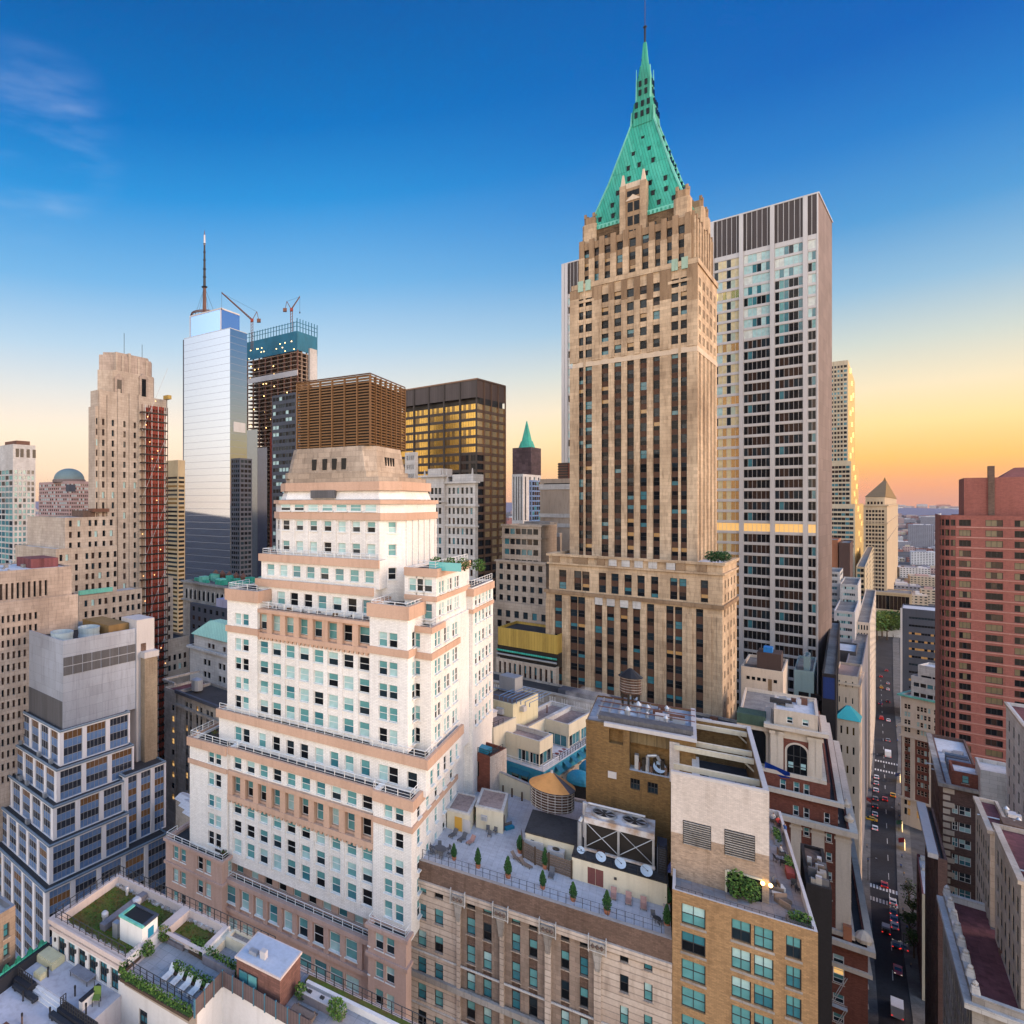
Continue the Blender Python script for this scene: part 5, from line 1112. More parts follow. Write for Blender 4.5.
def gt(x0, x1, y0, y1, z0, z1, nf=None, nr=None):
    L, D_ = x1-x0, y1-y0; nf = nf or max(2, round(L/5.6)); nr = nr or max(2, round(D_/6.4))
    ff = [(L*i/nf+(.25 if i else .8), L*(i+1)/nf-(.75 if i < nf-1 else 1.2)) for i in range(nf)]; fr_ = [(D_*i/nr+(.6 if i else 1.0), D_*(i+1)/nr-(.6 if i < nr-1 else .5)) for i in range(nr)]
    b.tier(x0, x1, y0, y1, z0, z1, M_post, front=dict(cols=ff, rows=[(z0+.15, z1-.75)], depth=.35, sty=sg), right=dict(cols=fr_, rows=[(z0+.15, z1-.75)], depth=.35, sty=sg), roof=M_roofdk, ph=.35, cap=M_edge)
    b.ledge(x0, x1, y0, y1, z1-.38, .34, .16, M_edge, name='coping', sides='frl')
xc0 = 0
zs_ = [Z0]; 
# four tiers, near corner pixels (px, py of coping)
cor = [(61, 731, 13, 130), (60, 770, 5, 134), (58.5, 807, -6, 124), (57, 846, -18, 129), (54, 891, -40, 168)]
zprev = None; info = []
base = b.loc(((cor[0][0]-X0)/F*150, 150, 0))
for i, (px, py, lp, rp) in enumerate(cor):
    stepb = 1.9*i; x1 = stepb; y0 = -stepb
    z1 = b.z(py, x1, y0); xl = b.fx(lp, y0); yr = b.fy(rp, x1); info.append((xl, x1, y0, yr, z1))
for i, (xl, x1, y0, yr, z1) in enumerate(info):
    z0 = info[i+1][4]-.4 if i+1 < len(info) else 0
    gt(xl, x1, y0, yr, z0, z1)
# tall bay on the right
x1 = info[2][1]+.6; ya = b.fy(125, x1); yb_ = b.fy(166, x1); zb_ = b.z(776, x1, ya)
gt(x1-12, x1, ya, yb_, info[4][4]-.4, zb_, 2, 3)
# zinc plant house
zx1 = info[0][1]-1.6; zy0 = info[0][2]+1.6; zl_ = b.fx(27, zy0); zr_ = b.fy(137, zx1); zz1 = b.z(641, zx1, zy0)
b.tier(zl_, zx1, zy0, zr_, info[0][4]-.4, zz1, M_zinc, roof=M_roofdk, ph=1.8, name='plant_house')
lv = b.part('louvre'); qa, qb = b.fy(63, zx1), b.fy(135.5, zx1); za_, zb2 = b.z(676.5, zx1, qa), b.z(657.5, zx1, qa)
nn = 8
for i in range(nn):
    for j in range(2):
        a_ = qa+(qb-qa)*i/nn; lv.box(zx1-.1, zx1+.12, a_+.12, a_+(qb-qa)/nn-.12, za_+(zb2-za_)*j/2+.12, za_+(zb2-za_)*(j+1)/2-.12, M_greyvent)
b.part('plinth').box(zl_+.2, zx1-.2, zy0-.12, zy0, info[0][4]-.4, b.z(702, zx1, zy0), M_greyvent)
b.part('stair_tower').box(zx1-7, zx1+.4, zr_-.4, zr_+5.5, 0, b.z(620, zx1, zr_), M_alum); b.part('flue').box(zx1-4.5, zx1+2.2, zr_+1, b.fy(157, zx1+2), 0, b.z(657, zx1+2, zr_+3), mat('tan_flue_brick', (.36, .29, .21), .9, .1, .2, kind='brick', scale=2)); b.part('flue_cap').box(zx1-4.8, zx1+2.5, zr_+.7, b.fy(158, zx1+2), b.z(657, zx1+2, zr_+3), b.z(651, zx1+2, zr_+3), M_alum)
b.part('vent').box(zx1+.4, zx1+.55, zr_+1, zr_+2.6, b.z(652, zx1, zr_), b.z(644, zx1, zr_), M_brown)
fn = b.part('fan_housing')
for px, py in ((62, 636), (89, 631)):
    p = b.at(px, py, zz1-.2); fn.lathe((p.x, p.y, zz1-1.6), [(2.9, 0), (2.7, 1.0), (2.9, 2.6), (2.5, 2.6), (2.3, 1.2)], mat('pale_blue_steel', (.35, .45, .52), .5, .1, .15), 24, False); fn.lathe((p.x, p.y, zz1-.6), [(2.4, 0), (.3, .1)], M_black, 20)
b.part('roof_shed').box(zl_+3, zx1-3, zr_-7, zr_-.6, zz1-1.5, zz1+1.2, mat('ochre_steel', (.24, .15, .06)))
ac_ = b.part('roof_unit')
for px, py, s in ((70, 720, 1.4), (88, 712, .8), (94, 710, 1.1), (102, 705, .7), (110, 702, 1.1), (118, 695, 1.3), (36, 706, 1.0)):
    p = b.at(px, py, info[0][4]-.3); ac_.box(p.x-s, p.x+s, p.y-s, p.y+s, info[0][4]-.4, info[0][4]+s*1.3, M_steel if s > 1 else M_brownsteel)
rr = random.Random(8)
for lv_ in (1, 2, 3):
    for k in range(6): x = info[lv_][0]+rr.random()*(-info[lv_][0])*.9; ac_.box(x, x+1, info[lv_][2]+.7, info[lv_][2]+1.5, info[lv_][4]-.3, info[lv_][4]+.8, M_steel)
b.cap = 100; b.finish()
# corner piece at the bottom left
b = Bld('corner_building', 'brown stone building corner with two windows at the lower left edge', 'office block', -40, 66, 36)
q1 = b.fy(15.5); zt = b.z(905, 0, q1); rw = [(b.z(932, 0, q1), b.z(918, 0, q1)), (b.z(951, 0, q1), b.z(938, 0, q1)), (b.z(972, 0, q1), b.z(958, 0, q1))][::-1]
b.tier(-14, 0, 0, q1, 0, zt, mat('brown_rustic_stone', (.36, .27, .2), .85, .15, .2, kind='block', scale=1.1), right=dict(cols=[(b.fy(3.5), b.fy(9.5))], rows=rw, depth=.3, sty=S_hungb), back=dict(cols=[], rows=[]), roof=M_rooflt, cap=M_steel)
b.tier(-14, -2.2, 0, q1-1.5, zt-.5, zt+9, mat('brown_rustic_stone', (.36, .27, .2)), roof=M_rooflt); b.finish()
# ================================================================== right side of the view
# slender twisted tower
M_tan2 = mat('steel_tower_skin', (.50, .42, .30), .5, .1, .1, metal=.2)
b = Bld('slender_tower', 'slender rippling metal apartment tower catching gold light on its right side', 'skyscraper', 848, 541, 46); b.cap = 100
SF = Sty([[G_dark], [G_dark2], [G_teal2], [G_brown]], 1, 1, 0); M_goldskin = mat('gold_lit_skin', (.66, .46, .16), .4, .1, .1, metal=.4)  # gold light is put into the skin colour of right side and ripples
for top, px, lp, rp, yo in ((360, 848, 826, 854.8, 0), (461, 851, 826, 858.5, -4), (504, 855, 828, 863.5, -9)):
    q = b.loc(((px-X0)/F*(541+yo*1.5), 541+yo*1.5, 0)); x1, y0 = q.x, q.y; xl = b.fx(lp, y0); yr = b.fy(rp, x1); z1 = b.z(top, x1, y0); fh = 3.9
    rw = [(z1-4-fh*(i+1)+1.6, z1-4-fh*i) for i in range(int((z1-100)/fh))][::-1]
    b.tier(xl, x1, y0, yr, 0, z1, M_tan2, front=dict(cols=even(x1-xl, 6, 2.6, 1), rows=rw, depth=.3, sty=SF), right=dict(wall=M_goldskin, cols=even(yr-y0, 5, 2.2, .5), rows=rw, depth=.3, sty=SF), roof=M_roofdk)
    rp_ = b.part('ripple')
    for k in range(26):
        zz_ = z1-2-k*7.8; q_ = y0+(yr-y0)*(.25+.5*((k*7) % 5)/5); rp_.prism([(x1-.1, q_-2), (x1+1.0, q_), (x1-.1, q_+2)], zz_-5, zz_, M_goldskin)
b.finish()
# courthouse with gilded pyramid
M_court = mat('court_limestone', (.56, .43, .28), .85, .1, .15)
b = Bld('courthouse', 'cream stone courthouse tower with gilded pyramid roof and colonnaded base', 'courthouse', 887, 720, 47); b.cap = 100
x0 = b.fx(863); D = b.fy(898); zc = b.z(505); S3 = Sty([[G_dark], [G_brown]], 1, 1, 0)
rw = [(zc-6-4.6*(i+1)+1.8, zc-6-4.6*i) for i in range(26)][::-1]
b.tier(x0, 0, 0, D, 0, zc, M_court, front=dict(cols=even(-x0, 6, 2.0, 2), rows=rw, depth=.5, sty=S3), right=dict(cols=even(D, 6, 1.6, 2), rows=rw, depth=.4, sty=S3), roof=False)
for zz_, h, e in ((zc-1.2, 1.4, 1.4), (zc-22, 1.2, 1.0), (zc-42, 1.2, 1.0)): b.ledge(x0, 0, 0, D, zz_, h, e, M_court, sides='flr')
b.tier(x0+2, -2, 2, D-2, zc, b.z(497), M_court, roof=False, front=dict(cols=even(-x0-4, 5, 1.8, 1), rows=[(zc+.8, zc+4)], depth=.4, sty=S3))
ro = b.part('gilded_roof'); xc, yc = x0/2, D/2; zr0 = b.z(497)+.2
M_gilt = mat('gilded_tile', (.24, .13, .025), .6, .2, .15)
ro.prism([(x0+1.4, 1.4), (-1.4, 1.4), (-1.4, D-1.4), (x0+1.4, D-1.4)], zr0, b.z(481, xc, yc), M_gilt, None, [(xc-2, yc-2), (xc+2, yc-2), (xc+2, yc+2), (xc-2, yc+2)])
ro.prism(octo(xc-1.8, xc+1.8, yc-1.8, yc+1.8, .6), b.z(481, xc, yc), b.z(477.5, xc, yc), M_gilt, None, octo(xc-.3, xc+.3, yc-.3, yc+.3, .1))
zb_ = b.z(592, 0, -20); b.tier(b.fx(872, -20), b.fx(912, -20), -20, 20, 0, zb_, M_court, front=dict(cols=even(b.fx(912, -20)-b.fx(872, -20), 9, 3.0, 2), rows=[(zb_-20, zb_-4)], depth=2.2, sty=S3), roof=M_roof)
b.ledge(b.fx(872, -20), b.fx(912, -20), -20, 20, zb_-2, 2, 1, M_court, sides='fl'); b.finish()
simple('orange_slab', 'narrow terracotta slab beside the white columned tower', 'office block', 838, 400, 46, 828, 841, 540, mat('terracotta', (.4, .16, .08)))
simple('brown_slab', 'dark brown windowless slab left of the courthouse', 'office block', 850, 395, 46, 839, 853, 543, mat('dark_brown_clad', (.09, .05, .04), .8, .1, .1))
simple('glass_and_gold_block', 'block with dark glass front and pale gold flank below the slender tower', 'office block', 865, 420, 46, 856, 873.5, 567, mat('sand_clad', (.55, .44, .28)), fr=(2, 3.7, .9, .6), rt=(3, 3.7, .4, .5), sty=Sty([[G_dark], [G_teal2]], 1, 1, 0))
simple('stepped_white_block', 'white modern block with strip windows left of the street, upper one', 'office block', 840, 330, 46, 826, 843, 572, M_palestone, fr=(1, 3.4, .8, .5), rt=(1, 3.4, .8, .5), sty=Sty([[G_dark2], [G_teal2]], 6, 1, .15, M_palestone))
simple('strip_window_block', 'white modern block with strip windows left of the street, lower one', 'office block', 858, 322, 46, 840, 861, 585, M_palestone, fr=(1, 3.4, .8, .45), sty=Sty([[G_dark2, G_teal2, G_pale]], 7, 1, .15, M_palestone, per=True))
simple('blue_white_block', 'low white block with pale blue strip windows beside the white columned tower', 'office block', 855, 290, 46, 834, 859, 612, M_alum, fr=(1, 3.4, .86, .45), sty=Sty([[G_teal2, G_pale, G_dark2]], 7, 1, .12, M_alum, per=True))
b = simple('cream_loft_block', 'cream corner block with dark window pairs at the left side of the street', 'office block', 870, 300, 46, 856, 876, 623, M_creamst, fr=(4, 3.9, .5, .6), rt=(6, 3.9, .35, .5))
b = simple('street_end_block', 'white concrete block with slit windows and a blue shop sign closing the street', 'office block', 900, 640, 30, 872, 903, 628, M_palestone, fr=(5, 30, .25, .7, 4), fin=False)
b.part('sign').box(b.x0*.62, b.x0*.18, -.6, -.1, b.z(655), b.z(650), mat('blue_sign', (.02, .09, .35), .5, .1, 0)); b.part('shopfront').box(b.x0*.95, -1, -.2, -.02, 1, 9, G_dark); b.finish()
# blue slate block and ornate building on the right kerb
b = simple('slate_office', 'dark slate office block with strip windows on the right side of the street', 'office block', 901.5, 400, 48, 903, 948, 608, M_navy, mode='l', fr=(1, 5.0, .72, .3, 5), sty=Sty([[G_dark], [G_dark2], [G_dark, G_lit2]], 10, 1, .1, M_navy, per=True), rt=None, fin=False, roof=M_rooflt, maxd=30)
b.part('corner_post').box(-.5, .4, -.6, -.02, 0, b.z1, M_alum); b.finish()
b = Bld('ornate_building', 'brick and cream terracotta building with green cornice on the right kerb', 'office block', 901, 268, 66)
x1 = b.fx(940); zg = b.z(694); zf = lambda py: b.z(py, x1*.4, 0); SB = Sty([[G_dark], [G_brown], [G_dark2], [G_pale]], 1, 2, .12, M_creamst)
cc = lambda: [(b.fx(p-1.6), b.fx(p+1.6)) for p in (905.5, 908.8, 918, 921.5, 925, 929, 935)]
b.tier(0, x1, 0, 20, zf(738), zg, M_creamst, front=dict(cols=cc(), rows=[(zf(706+7.8*i+5), zf(706+7.8*i)) for i in range(4)][::-1], depth=.3, sty=SB), roof=M_rooflt)
b.tier(0, x1, 0.3, 20, zf(801), zf(738), M_redbrick, front=dict(cols=cc(), rows=[(zf(741+8.1*i+5), zf(741+8.1*i)) for i in range(7)][::-1], depth=.4, sty=SB), roof=False)
b.tier(0, x1, 0, 20, 0, zf(801), M_creamst, front=dict(cols=cc(), rows=[(zf(818), zf(811)), (zf(808), zf(803))], depth=.5, sty=Sty([[G_lit2], [G_dark], [G_dark2]], 1, 1, 0)), roof=False)
b.ledge(0, x1, 0, 20, zg-.6, .7, 1.0, M_copperlt, sides='fl'); b.ledge(0, x1, 0, 20, zf(729), .7, .8, M_creamst, sides='fl'); b.ledge(0, x1, 0, 20, zf(738)-.6, .6, .5, M_creamst, sides='fl'); b.ledge(0, x1, 0, 20, zf(802), .8, .7, M_creamst, sides='fl')
pl = b.part('pilaster')
for px in (902, 912.5, 931.5): x = b.fx(px); pl.box(x-.7 if x > 1 else x, x+.7, -.1, .28, zf(801), zf(739), M_creamst)
b.tier(b.fx(911, 3), x1+4, 3, 16, zg-.6, b.z(676, b.fx(915, 3), 3), M_palestone, front=dict(cols=even(x1+4-b.fx(911, 3), 6, 1.8, .6), rows=[(zf(688), zf(684)), (zf(698), zf(694))][::-1], depth=.3, sty=S_far), roof=M_rooflt); b.tier(b.fx(918, 4), x1+4, 4, 14, b.z(676, b.fx(915, 3), 3)-.5, b.z(665, b.fx(920, 4), 4), M_palestone, front=dict(cols=even(x1+4-b.fx(918, 4), 3, 3.2, .8), rows=[(zf(680), zf(676))], depth=.3, sty=S_farlit), roof=M_rooflt); b.finish()
# pink tower
b = Bld('pink_tower', 'pink brick apartment tower with rounded corner bays and wide dark windows', 'apartment block', 940, 185, 46)
x1 = b.fx(1120); zt = b.z(515); fh = 10.05*185/F; rw = [(zt-1.3-fh*(i+1)+1.15, zt-1.3-fh*i) for i in range(34)][::-1]
G_curt = glass('olive_curtain', (.13, .10, .05), .3)
SP_ = Sty([[G_dark, G_curt], [G_curt, G_brown], [G_dark, G_dark], [G_brown, G_dark], [G_curt, G_curt], [G_dark, G_brown]], 3, 1, .1, M_df, None, per=True)
px_c = [(959, 971), (985.5, 1003), (1014.5, 1032), (1045, 1062)]
b.tier(b.fx(956), x1, 0, 20, 0, zt, M_pinkbrick, front=dict(cols=[(b.fx(a_)-b.fx(956), b.fx(c_)-b.fx(956)) for a_, c_ in px_c], rows=rw, depth=.35, sty=SP_), roof=M_roofdk)
# rounded bay: five facets
xb = b.fx(956); pts = [(xb, 0)]; r_ = xb
bay = [(xb-r_+r_*(1-math.cos(math.radians(90-a)))*0, 0) for a in ()]
arc = [(xb-xb*math.sin(math.radians(a)), xb*.9*(1-math.cos(math.radians(a)))) for a in (0, 22, 45, 68, 90)]
wm = b.part('wall')
for (p, q) in zip(arc[1:], arc):
    L = math.hypot(p[0]-q[0], p[1]-q[1]); b.facade(wm, p, q, 0, zt, M_pinkbrick, cols=[(.12, L-.12)], rows=rw, depth=.25, sty=Sty(SP_.looks, 2, 1, .1, M_df, None, per=True))
b.part('roof').add([(x, y, zt-.4) for x, y in arc[::-1]]+[(xb, 12, zt-.4)], [(0, 1, 2, 3, 4, 5)][::1], M_roofdk)
b.facade(wm, (arc[-1][0], 30), arc[-1], 0, zt, M_pinkbrick)
bm = b.part('band')
for r__ in rw[10:]: bm.box(xb, x1, -.12, .02, r__[0]-.5, r__[0]-.2, mat('pink_band', (.46, .24, .2)))
xu = b.fx(964, 5); zu = b.z(478, xu, 5)
b.tier(xu, x1, 5, 26, zt-.6, zu, M_pinkbrick, roof=M_pinkbrick, ph=.3, name='penthouse'); b.part('chimney').box(b.fx(988, 5), b.fx(994.5, 5), 4.4, 7, zt, b.z(466, b.fx(990, 5), 5), M_brown); b.part('gable').prism([(b.fx(1000, 8), 8), (b.fx(1040, 8), 8), (b.fx(1040, 8), 20), (b.fx(1000, 8), 20)], zu, zu+3, M_pinkbrick, None, [(b.fx(1015, 12), 13), (b.fx(1025, 12), 13), (b.fx(1025, 12), 15), (b.fx(1015, 12), 15)])
b.finish()
# brick building with roof plant on the right
b = Bld('brick_building', 'dark brick office building with blue plant and white gravel on its roof', 'office block', 944, 134, 45)
x1 = b.fx(986); D = b.fy(931); zt = b.z(783); zf = lambda py: b.z(py, b.fx(960), 0)
M_dkbrick = mat('dark_brick', (.17, .10, .085), .85, .2, .2, kind='brick', scale=1.2)
b.tier(0, x1, 0, D, 0, zt, M_dkbrick, front=dict(cols=[(b.fx(952), b.fx(958)), (b.fx(959), b.fx(971))], rows=[(zf(806+16.6*i+9), zf(806+16.6*i)) for i in range(6)][::-1], depth=.3, sty=Sty([[G_teal2, G_pale, G_teal2], [G_dark2, G_pale]], 2, 2, .1, M_wf, None, per=True)), left=dict(cols=even(D, 9, 1.6, 1), rows=[(zt-4.5-4*i-2.2, zt-4.5-4*i) for i in range(16)][::-1], depth=.3, sty=S_hungd), roof=M_rooflt)
b.ledge(0, x1, 0, D, zt-.6, .7, .9, M_greystone, sides='fl'); qn = b.part('quoin')
for i in range(24): qn.box(-.15, .9 if i % 2 else 1.5, -.15, .02, zt-2-i*1.5, zt-1-i*1.5, M_creamst)
b.tier(b.fx(952, 1), x1, 1, 9, zt-.5, b.z(772, b.fx(955, 1), 1)+.2, M_redbrick, front=dict(cols=[(b.fx(962, 1)-b.fx(952, 1), b.fx(969, 1)-b.fx(952, 1))], rows=[(zt+.6, zt+2.2)], depth=.2, sty=S_hungb), roof=M_rooflt)
pl = b.part('roof_plant')
for i in range(5): pl.box(1.2, 4.8, 9.5+i*2.1, 10.8+i*2.1, zt-.4, zt+1.6, M_navy if i % 2 else mat('blue_plant', (.08, .14, .22), .4, .2, .2))
for i in range(6): pl.tube((6+i*1.2, 11, zt+1), (6+i*1.4, 20, zt+1.4), .15, M_steel)
b.tier(x1-1, x1+7, -3, 6, 0, b.z(771, x1, -3), M_palestone, roof=M_rooflt); b.finish()
# beige blocks with terracotta roofs
S5 = Sty([[G_dark, G_dark], [G_dark2, G_dark], [G_dark, G_dark2]], 1, 2, .08, M_df); S6 = Sty([[G_teal2, G_teal], [G_dark2, G_teal2], [G_dark, G_lit2]], 1, 2, .1, M_df, None)
def beige(name, label, px, Y, far, rp, top, th=44, frows=None, fcols=None, nl=6, fh=3.7, roof=None):
    b = Bld(name, label, 'office block', px, Y, th); x1 = b.fx(rp); D_ = b.fy(far); z1 = b.z(top)
    rw = [(z1-3-fh*(i+1)+1.4, z1-3-fh*i) for i in range(24) if z1-3-fh*(i+1) > 2][::-1]
    b.tier(0, x1, 0, D_, 0, z1, M_palestone if 'pale' in label else M_ivory, front=dict(cols=[(b.fx(a_), b.fx(c_)) for a_, c_ in (fcols or [])], rows=rw, depth=.3, sty=S6), left=dict(cols=even(D_, nl, 1.5, .8), rows=rw, depth=.3, sty=S5), roof=roof or M_maroon, ph=.6)
    b.ledge(0, x1, 0, D_, z1-.5, .52, .3, M_ivory, sides='fl'); return b, x1, D_, z1
b, x1, D_, z1 = beige('pale_office_tower', 'pale stone block rising past the frame on the right, behind the terracotta roofed blocks', 1040, 104, 1006, 1100, 745, fcols=[(1044, 1052)]); b.finish()
b, x1, D_, z1 = beige('terracotta_roof_block', 'narrow beige block with small terracotta roof beside the dark brick building', 990, 92, 975.5, 1015, 830, fcols=[(1000, 1008)]); b.part('roof_unit').box(1.5, 4, 2, 5, z1-.5, z1+.8, M_brown); b.finish()
b, x1, D_, z1 = beige('garden_roof_block', 'beige block with planted terracotta roof at the right edge', 1021, 76, 995, 1080, 880, fcols=[(1025, 1035)]); gb = b; rr = random.Random(3)
b.finish()
b = Bld('long_stone_building', 'long grey stone building with ornamented parapet and terracotta terrace at the lower right', 'office block', 972, 78, 43.3); x1 = b.fx(1090); D_ = b.fy(943); z1 = b.z(995)
rw = [(z1-3.2-3.6*(i+1)+1.4, z1-3.2-3.6*i) for i in range(19)][::-1]
b.tier(0, x1, 0, D_, 0, z1, M_greystone, front=dict(cols=[(b.fx(984), b.fx(996)), (b.fx(1008), b.fx(1020))], rows=rw, depth=.3, sty=S6), left=dict(cols=even(D_, 14, 1.3, .8), rows=rw, depth=.35, sty=S5), roof=M_maroon, ph=1.0, pt=.7, cap=M_palestone)
b.ledge(0, x1, 0, D_, z1-1.6, .7, .7, M_palestone, sides='fl'); om = b.part('parapet_ornament')
for i in range(8):
    q = 1+i*(D_-2)/7; om.prism(octo(-.1, .8, q-.6, q+.6, .15), z1, z1+.9, M_palestone, None, octo(.0, .7, q-.3, q+.3, .1)); om.lathe((.35, q, z1+.9), [(.25, 0), (.34, .3), (.1, .65)], M_palestone, 8)
b.part('roof_unit').box(7.5, 11, 3, 5.0, z1-1, z1+.2, M_brown); b.finish()
# low white roof and cream wall by the right kerb
p = at(917, 856, 30)
b = Bld('corner_shop', 'low maroon fronted shop with white cluttered roof and cream party wall on the right kerb', 'shop', 0, p.y, 45, X=p.x)
b.tier(0, 9, -26, 2, 0, 30, M_maroon, roof=M_rooflt, front=dict(wall=M_cream), left=dict(cols=even(28, 7, 2.4, 1), rows=[(4, 7), (10, 13), (16, 19), (22, 25)], depth=.3, sty=S_hungd))
ru = b.part('roof_unit'); rr = random.Random(12)
for i in range(16): x, y_ = rr.uniform(.5, 7), rr.uniform(-9, 1); ru.box(x, x+rr.uniform(.6, 2), y_, y_+rr.uniform(.6, 2), 29.3, 30.2+rr.random()*1.2, rr.choice([M_alum, M_steel, M_blueglass, M_palestone]))
b.finish()
p = at(933.5, 868, 46)
b = Bld('grey_cornice_building', 'slim dark grey building with pale projecting cornice against the dark brick building', 'office block', 938, 116, 44); D_ = b.fy(925); z1 = b.z(858)
b.tier(0, 1.2, 0, D_, 0, z1, M_dkbrick, left=dict(cols=even(D_, 6, 1.4, .6), rows=[(z1-3-3.8*i-2, z1-3-3.8*i) for i in range(13)][::-1], depth=.3, sty=S_hungd), roof=M_roofdk); b.ledge(0, 1.2, 0, D_, z1-.3, .9, 1.3, M_alum, sides='l'); b.finish()
# ================================================================== foreground: terrace building with the cooling tower
M_leaf = [mat('leaf_dark', (.02, .06, .012), .8, .3, 0), mat('leaf_mid', (.05, .12, .02), .8, .3, 0), mat('leaf_light', (.10, .18, .03), .8, .3, 0)]
M_conif = [mat('conifer_dark', (.012, .05, .012), .8, .3, 0), mat('conifer_mid', (.03, .10, .02), .8, .3, 0)]
M_soil = mat('soil', (.06, .045, .03), .95); M_terra = mat('terracotta_pot', (.42, .16, .08), .8); M_bark = mat('bark', (.09, .06, .04), .9)
M_wood = mat('weathered_wood', (.22, .17, .14), .85, .2, .2, kind='plank'); M_wooddk = mat('dark_tank_wood', (.10, .055, .04), .85, .25, .2, kind='seam', scale=.5)
b2 = Bld('terrace_building', 'beige ornate stone building with brown parapet and furnished roof terrace', 'apartment block', 672, 72, 32.4)
b = b2; b.sub = 100; ZR = 88.3; x0 = b.fx(407); zt = b.z(940); D = 33
zr = lambda py, px=478: b.z(py, b.fx(px), 0)
cA = [(b.fx(p-4.3), b.fx(p+4.3)) for p in (422, 438.8, 470.3, 486.8, 515.5, 532.8, 564.8, 583.8, 624.2, 648.2)]
rows = [(zr(p+h/2), zr(p-h/2)) for p, h in ((907.5, 10), (931.5, 16), (960, 17), (988, 17), (1016, 17), (1044, 17))][::-1]
zb_ = zt-2.7
bays = [(407, 457, 0, M_rust), (460.5, 500, .35, M_brown), (504, 545, .35, M_brown), (551, 594, .35, M_brown), (601, 672, 0, M_rust)]
prev = x0
for pa, pb, dy, m in bays:
    a_, c_ = (b.fx(pa) if pa > 407 else x0), (b.fx(pb) if pb < 672 else 0)
    if a_ > prev+.05: b.tier(prev, a_, -.3, 5, 0, zb_, M_rust, roof=False)
    b.tier(a_, c_, dy, 5, 0, zb_, mat('bay_brown_stone', (.33, .25, .20), .88, .15, .25, kind='block') if m is M_brown else m, front=dict(cols=[(q[0]-a_, q[1]-a_) for q in cA if q[0] > a_ and q[1] < c_], rows=rows, depth=.35, sty=S_hungb, span=M_brown if m is M_brown else None), roof=False); prev = c_
b.tier(x0, 0, 0, D, zb_, zt, M_brown, roof=M_rooflt, ph=zt-ZR, pt=.7, cap=mat('parapet_cap', (.40, .34, .30)))
b.tier(x0, 0, 5, D, 0, zb_, M_rust, roof=False)
b.ledge(x0, 0, 0, D, zb_-.9, .9, .35, M_rust, name='cornice', sides='f'); b.ledge(x0, 0, 0, 6, zr(1001), .8, .5, M_greystone, name='cornice', sides='f')
for k in (1, 2, 3): b.ledge(x0, 0, 0, 6, rows[k][0]-.75, .22, .12, M_palestone, name='string_course', sides='f')
for i, px in enumerate((458.5, 501, 548, 597.5)):
    om = MB(); x = b.fx(px); om.box(x-.8, x+.8, -.7, -.3, zb_-1.2, zb_-.2, M_greystone)
    for k in (-.6, 0, .6): om.lathe((x+k*.8, -.72, zb_-.7), [(.05, -.28), (.26, 0), (.05, .28)], M_brown, 8)
    om.box(x-1.0, x-.9, -.8, -.28, zb_-1.5, zb_+.5, M_palestone); om.box(x+.9, x+1.0, -.8, -.28, zb_-1.5, zb_+.5, M_palestone); om.box(x-.9, x+.9, -.76, -.7, zb_-1.34, zb_-1.24, M_palestone)
    om.prism(octo(x-.25, x+.25, -.45, -.28, .05), zb_-3.9, zb_-1.25, M_greystone, None, octo(x-.6, x+.6, -.62, -.28, .1)); om.build('ornament', b.root)
b.finish()
TILE = mat('terrace_paving', (.50, .50, .54), .85, .08, .14, kind='tile', scale=.9)
def lp(px, py, z=ZR): p = b2.at(px, py, z); return (p.x, p.y)
def W2(p, z): q = b2.W(p[0], p[1]); return Vector((q[0], q[1], z))
b2tile = MB(); b2tile.box(x0+.75, -.75, .75, D-.6, ZR-.1, ZR+.02, TILE); b2tile.build('terrace_floor', b2.root)
rl = MB()
for i in range(33):
    x = x0+1+(-x0-2)*i/32; rl.box(x-.03, x+.03, 1.0, 1.06, ZR, ZR+1.5, M_df)
for z in (ZR+.9, ZR+1.5): rl.bar((x0+1, 1.03, z), (-1, 1.03, z), .025, M_df)
rl.build('railing', b2.root)
TH2 = -b2.th
def on2(name, label, cat, px, py, z=ZR, rz=0, group=None):
    return empty(name, at(px, py, z), TH2+rz, label, cat, group)
# stair huts
def hut(fl, fr_, depth, h, label, door=None):
    A_, B_ = at(*fl, ZR), at(*fr_, ZR); L = (B_-A_).length; r = empty('roof_hut', A_, math.atan2(B_.y-A_.y, B_.x-A_.x), label, 'roof hut', 'cream stair huts on the terrace')
    m = MB(); m.box(0, L, 0, depth, 0, h-.35, M_cream); m.build('wall', r)
    m = MB(); m.box(-.1, L+.1, -.1, .3, h-.35, h, M_palestone); m.box(-.1, L+.1, depth-.3, depth+.1, h-.35, h, M_palestone); m.box(-.1, .3, .3, depth-.3, h-.35, h, M_palestone); m.box(L-.3, L+.1, .3, depth-.3, h-.35, h, M_palestone); m.build('parapet', r)
    m = MB(); m.box(.3, L-.3, .3, depth-.3, h-.4, h-.15, mat('pink_gravel', (.40, .30, .27), .95, .3, .3)); m.build('roof', r)
    return r, L
r, L = hut((447, 828), (469, 834), 6.5, 3.2, 'smaller cream stair hut with open doorway on the roof terrace')
m = MB(); m.box(1.2, 2.3, -.06, .05, .05, 2.2, mat('amber_doorway', (.35, .18, .03), .6, 0, 0, emit=.1, ecol=(1, .6, .1))); m.build('doorway', r); m = MB(); m.box(2.5, 3.6, -.12, -.02, .1, 2.1, M_alum); m.build('door', r)
r, L = hut((476, 827.5), (503, 834), 6.6, 3.6, 'larger cream stair hut with gravel roof and air conditioner on the terrace')
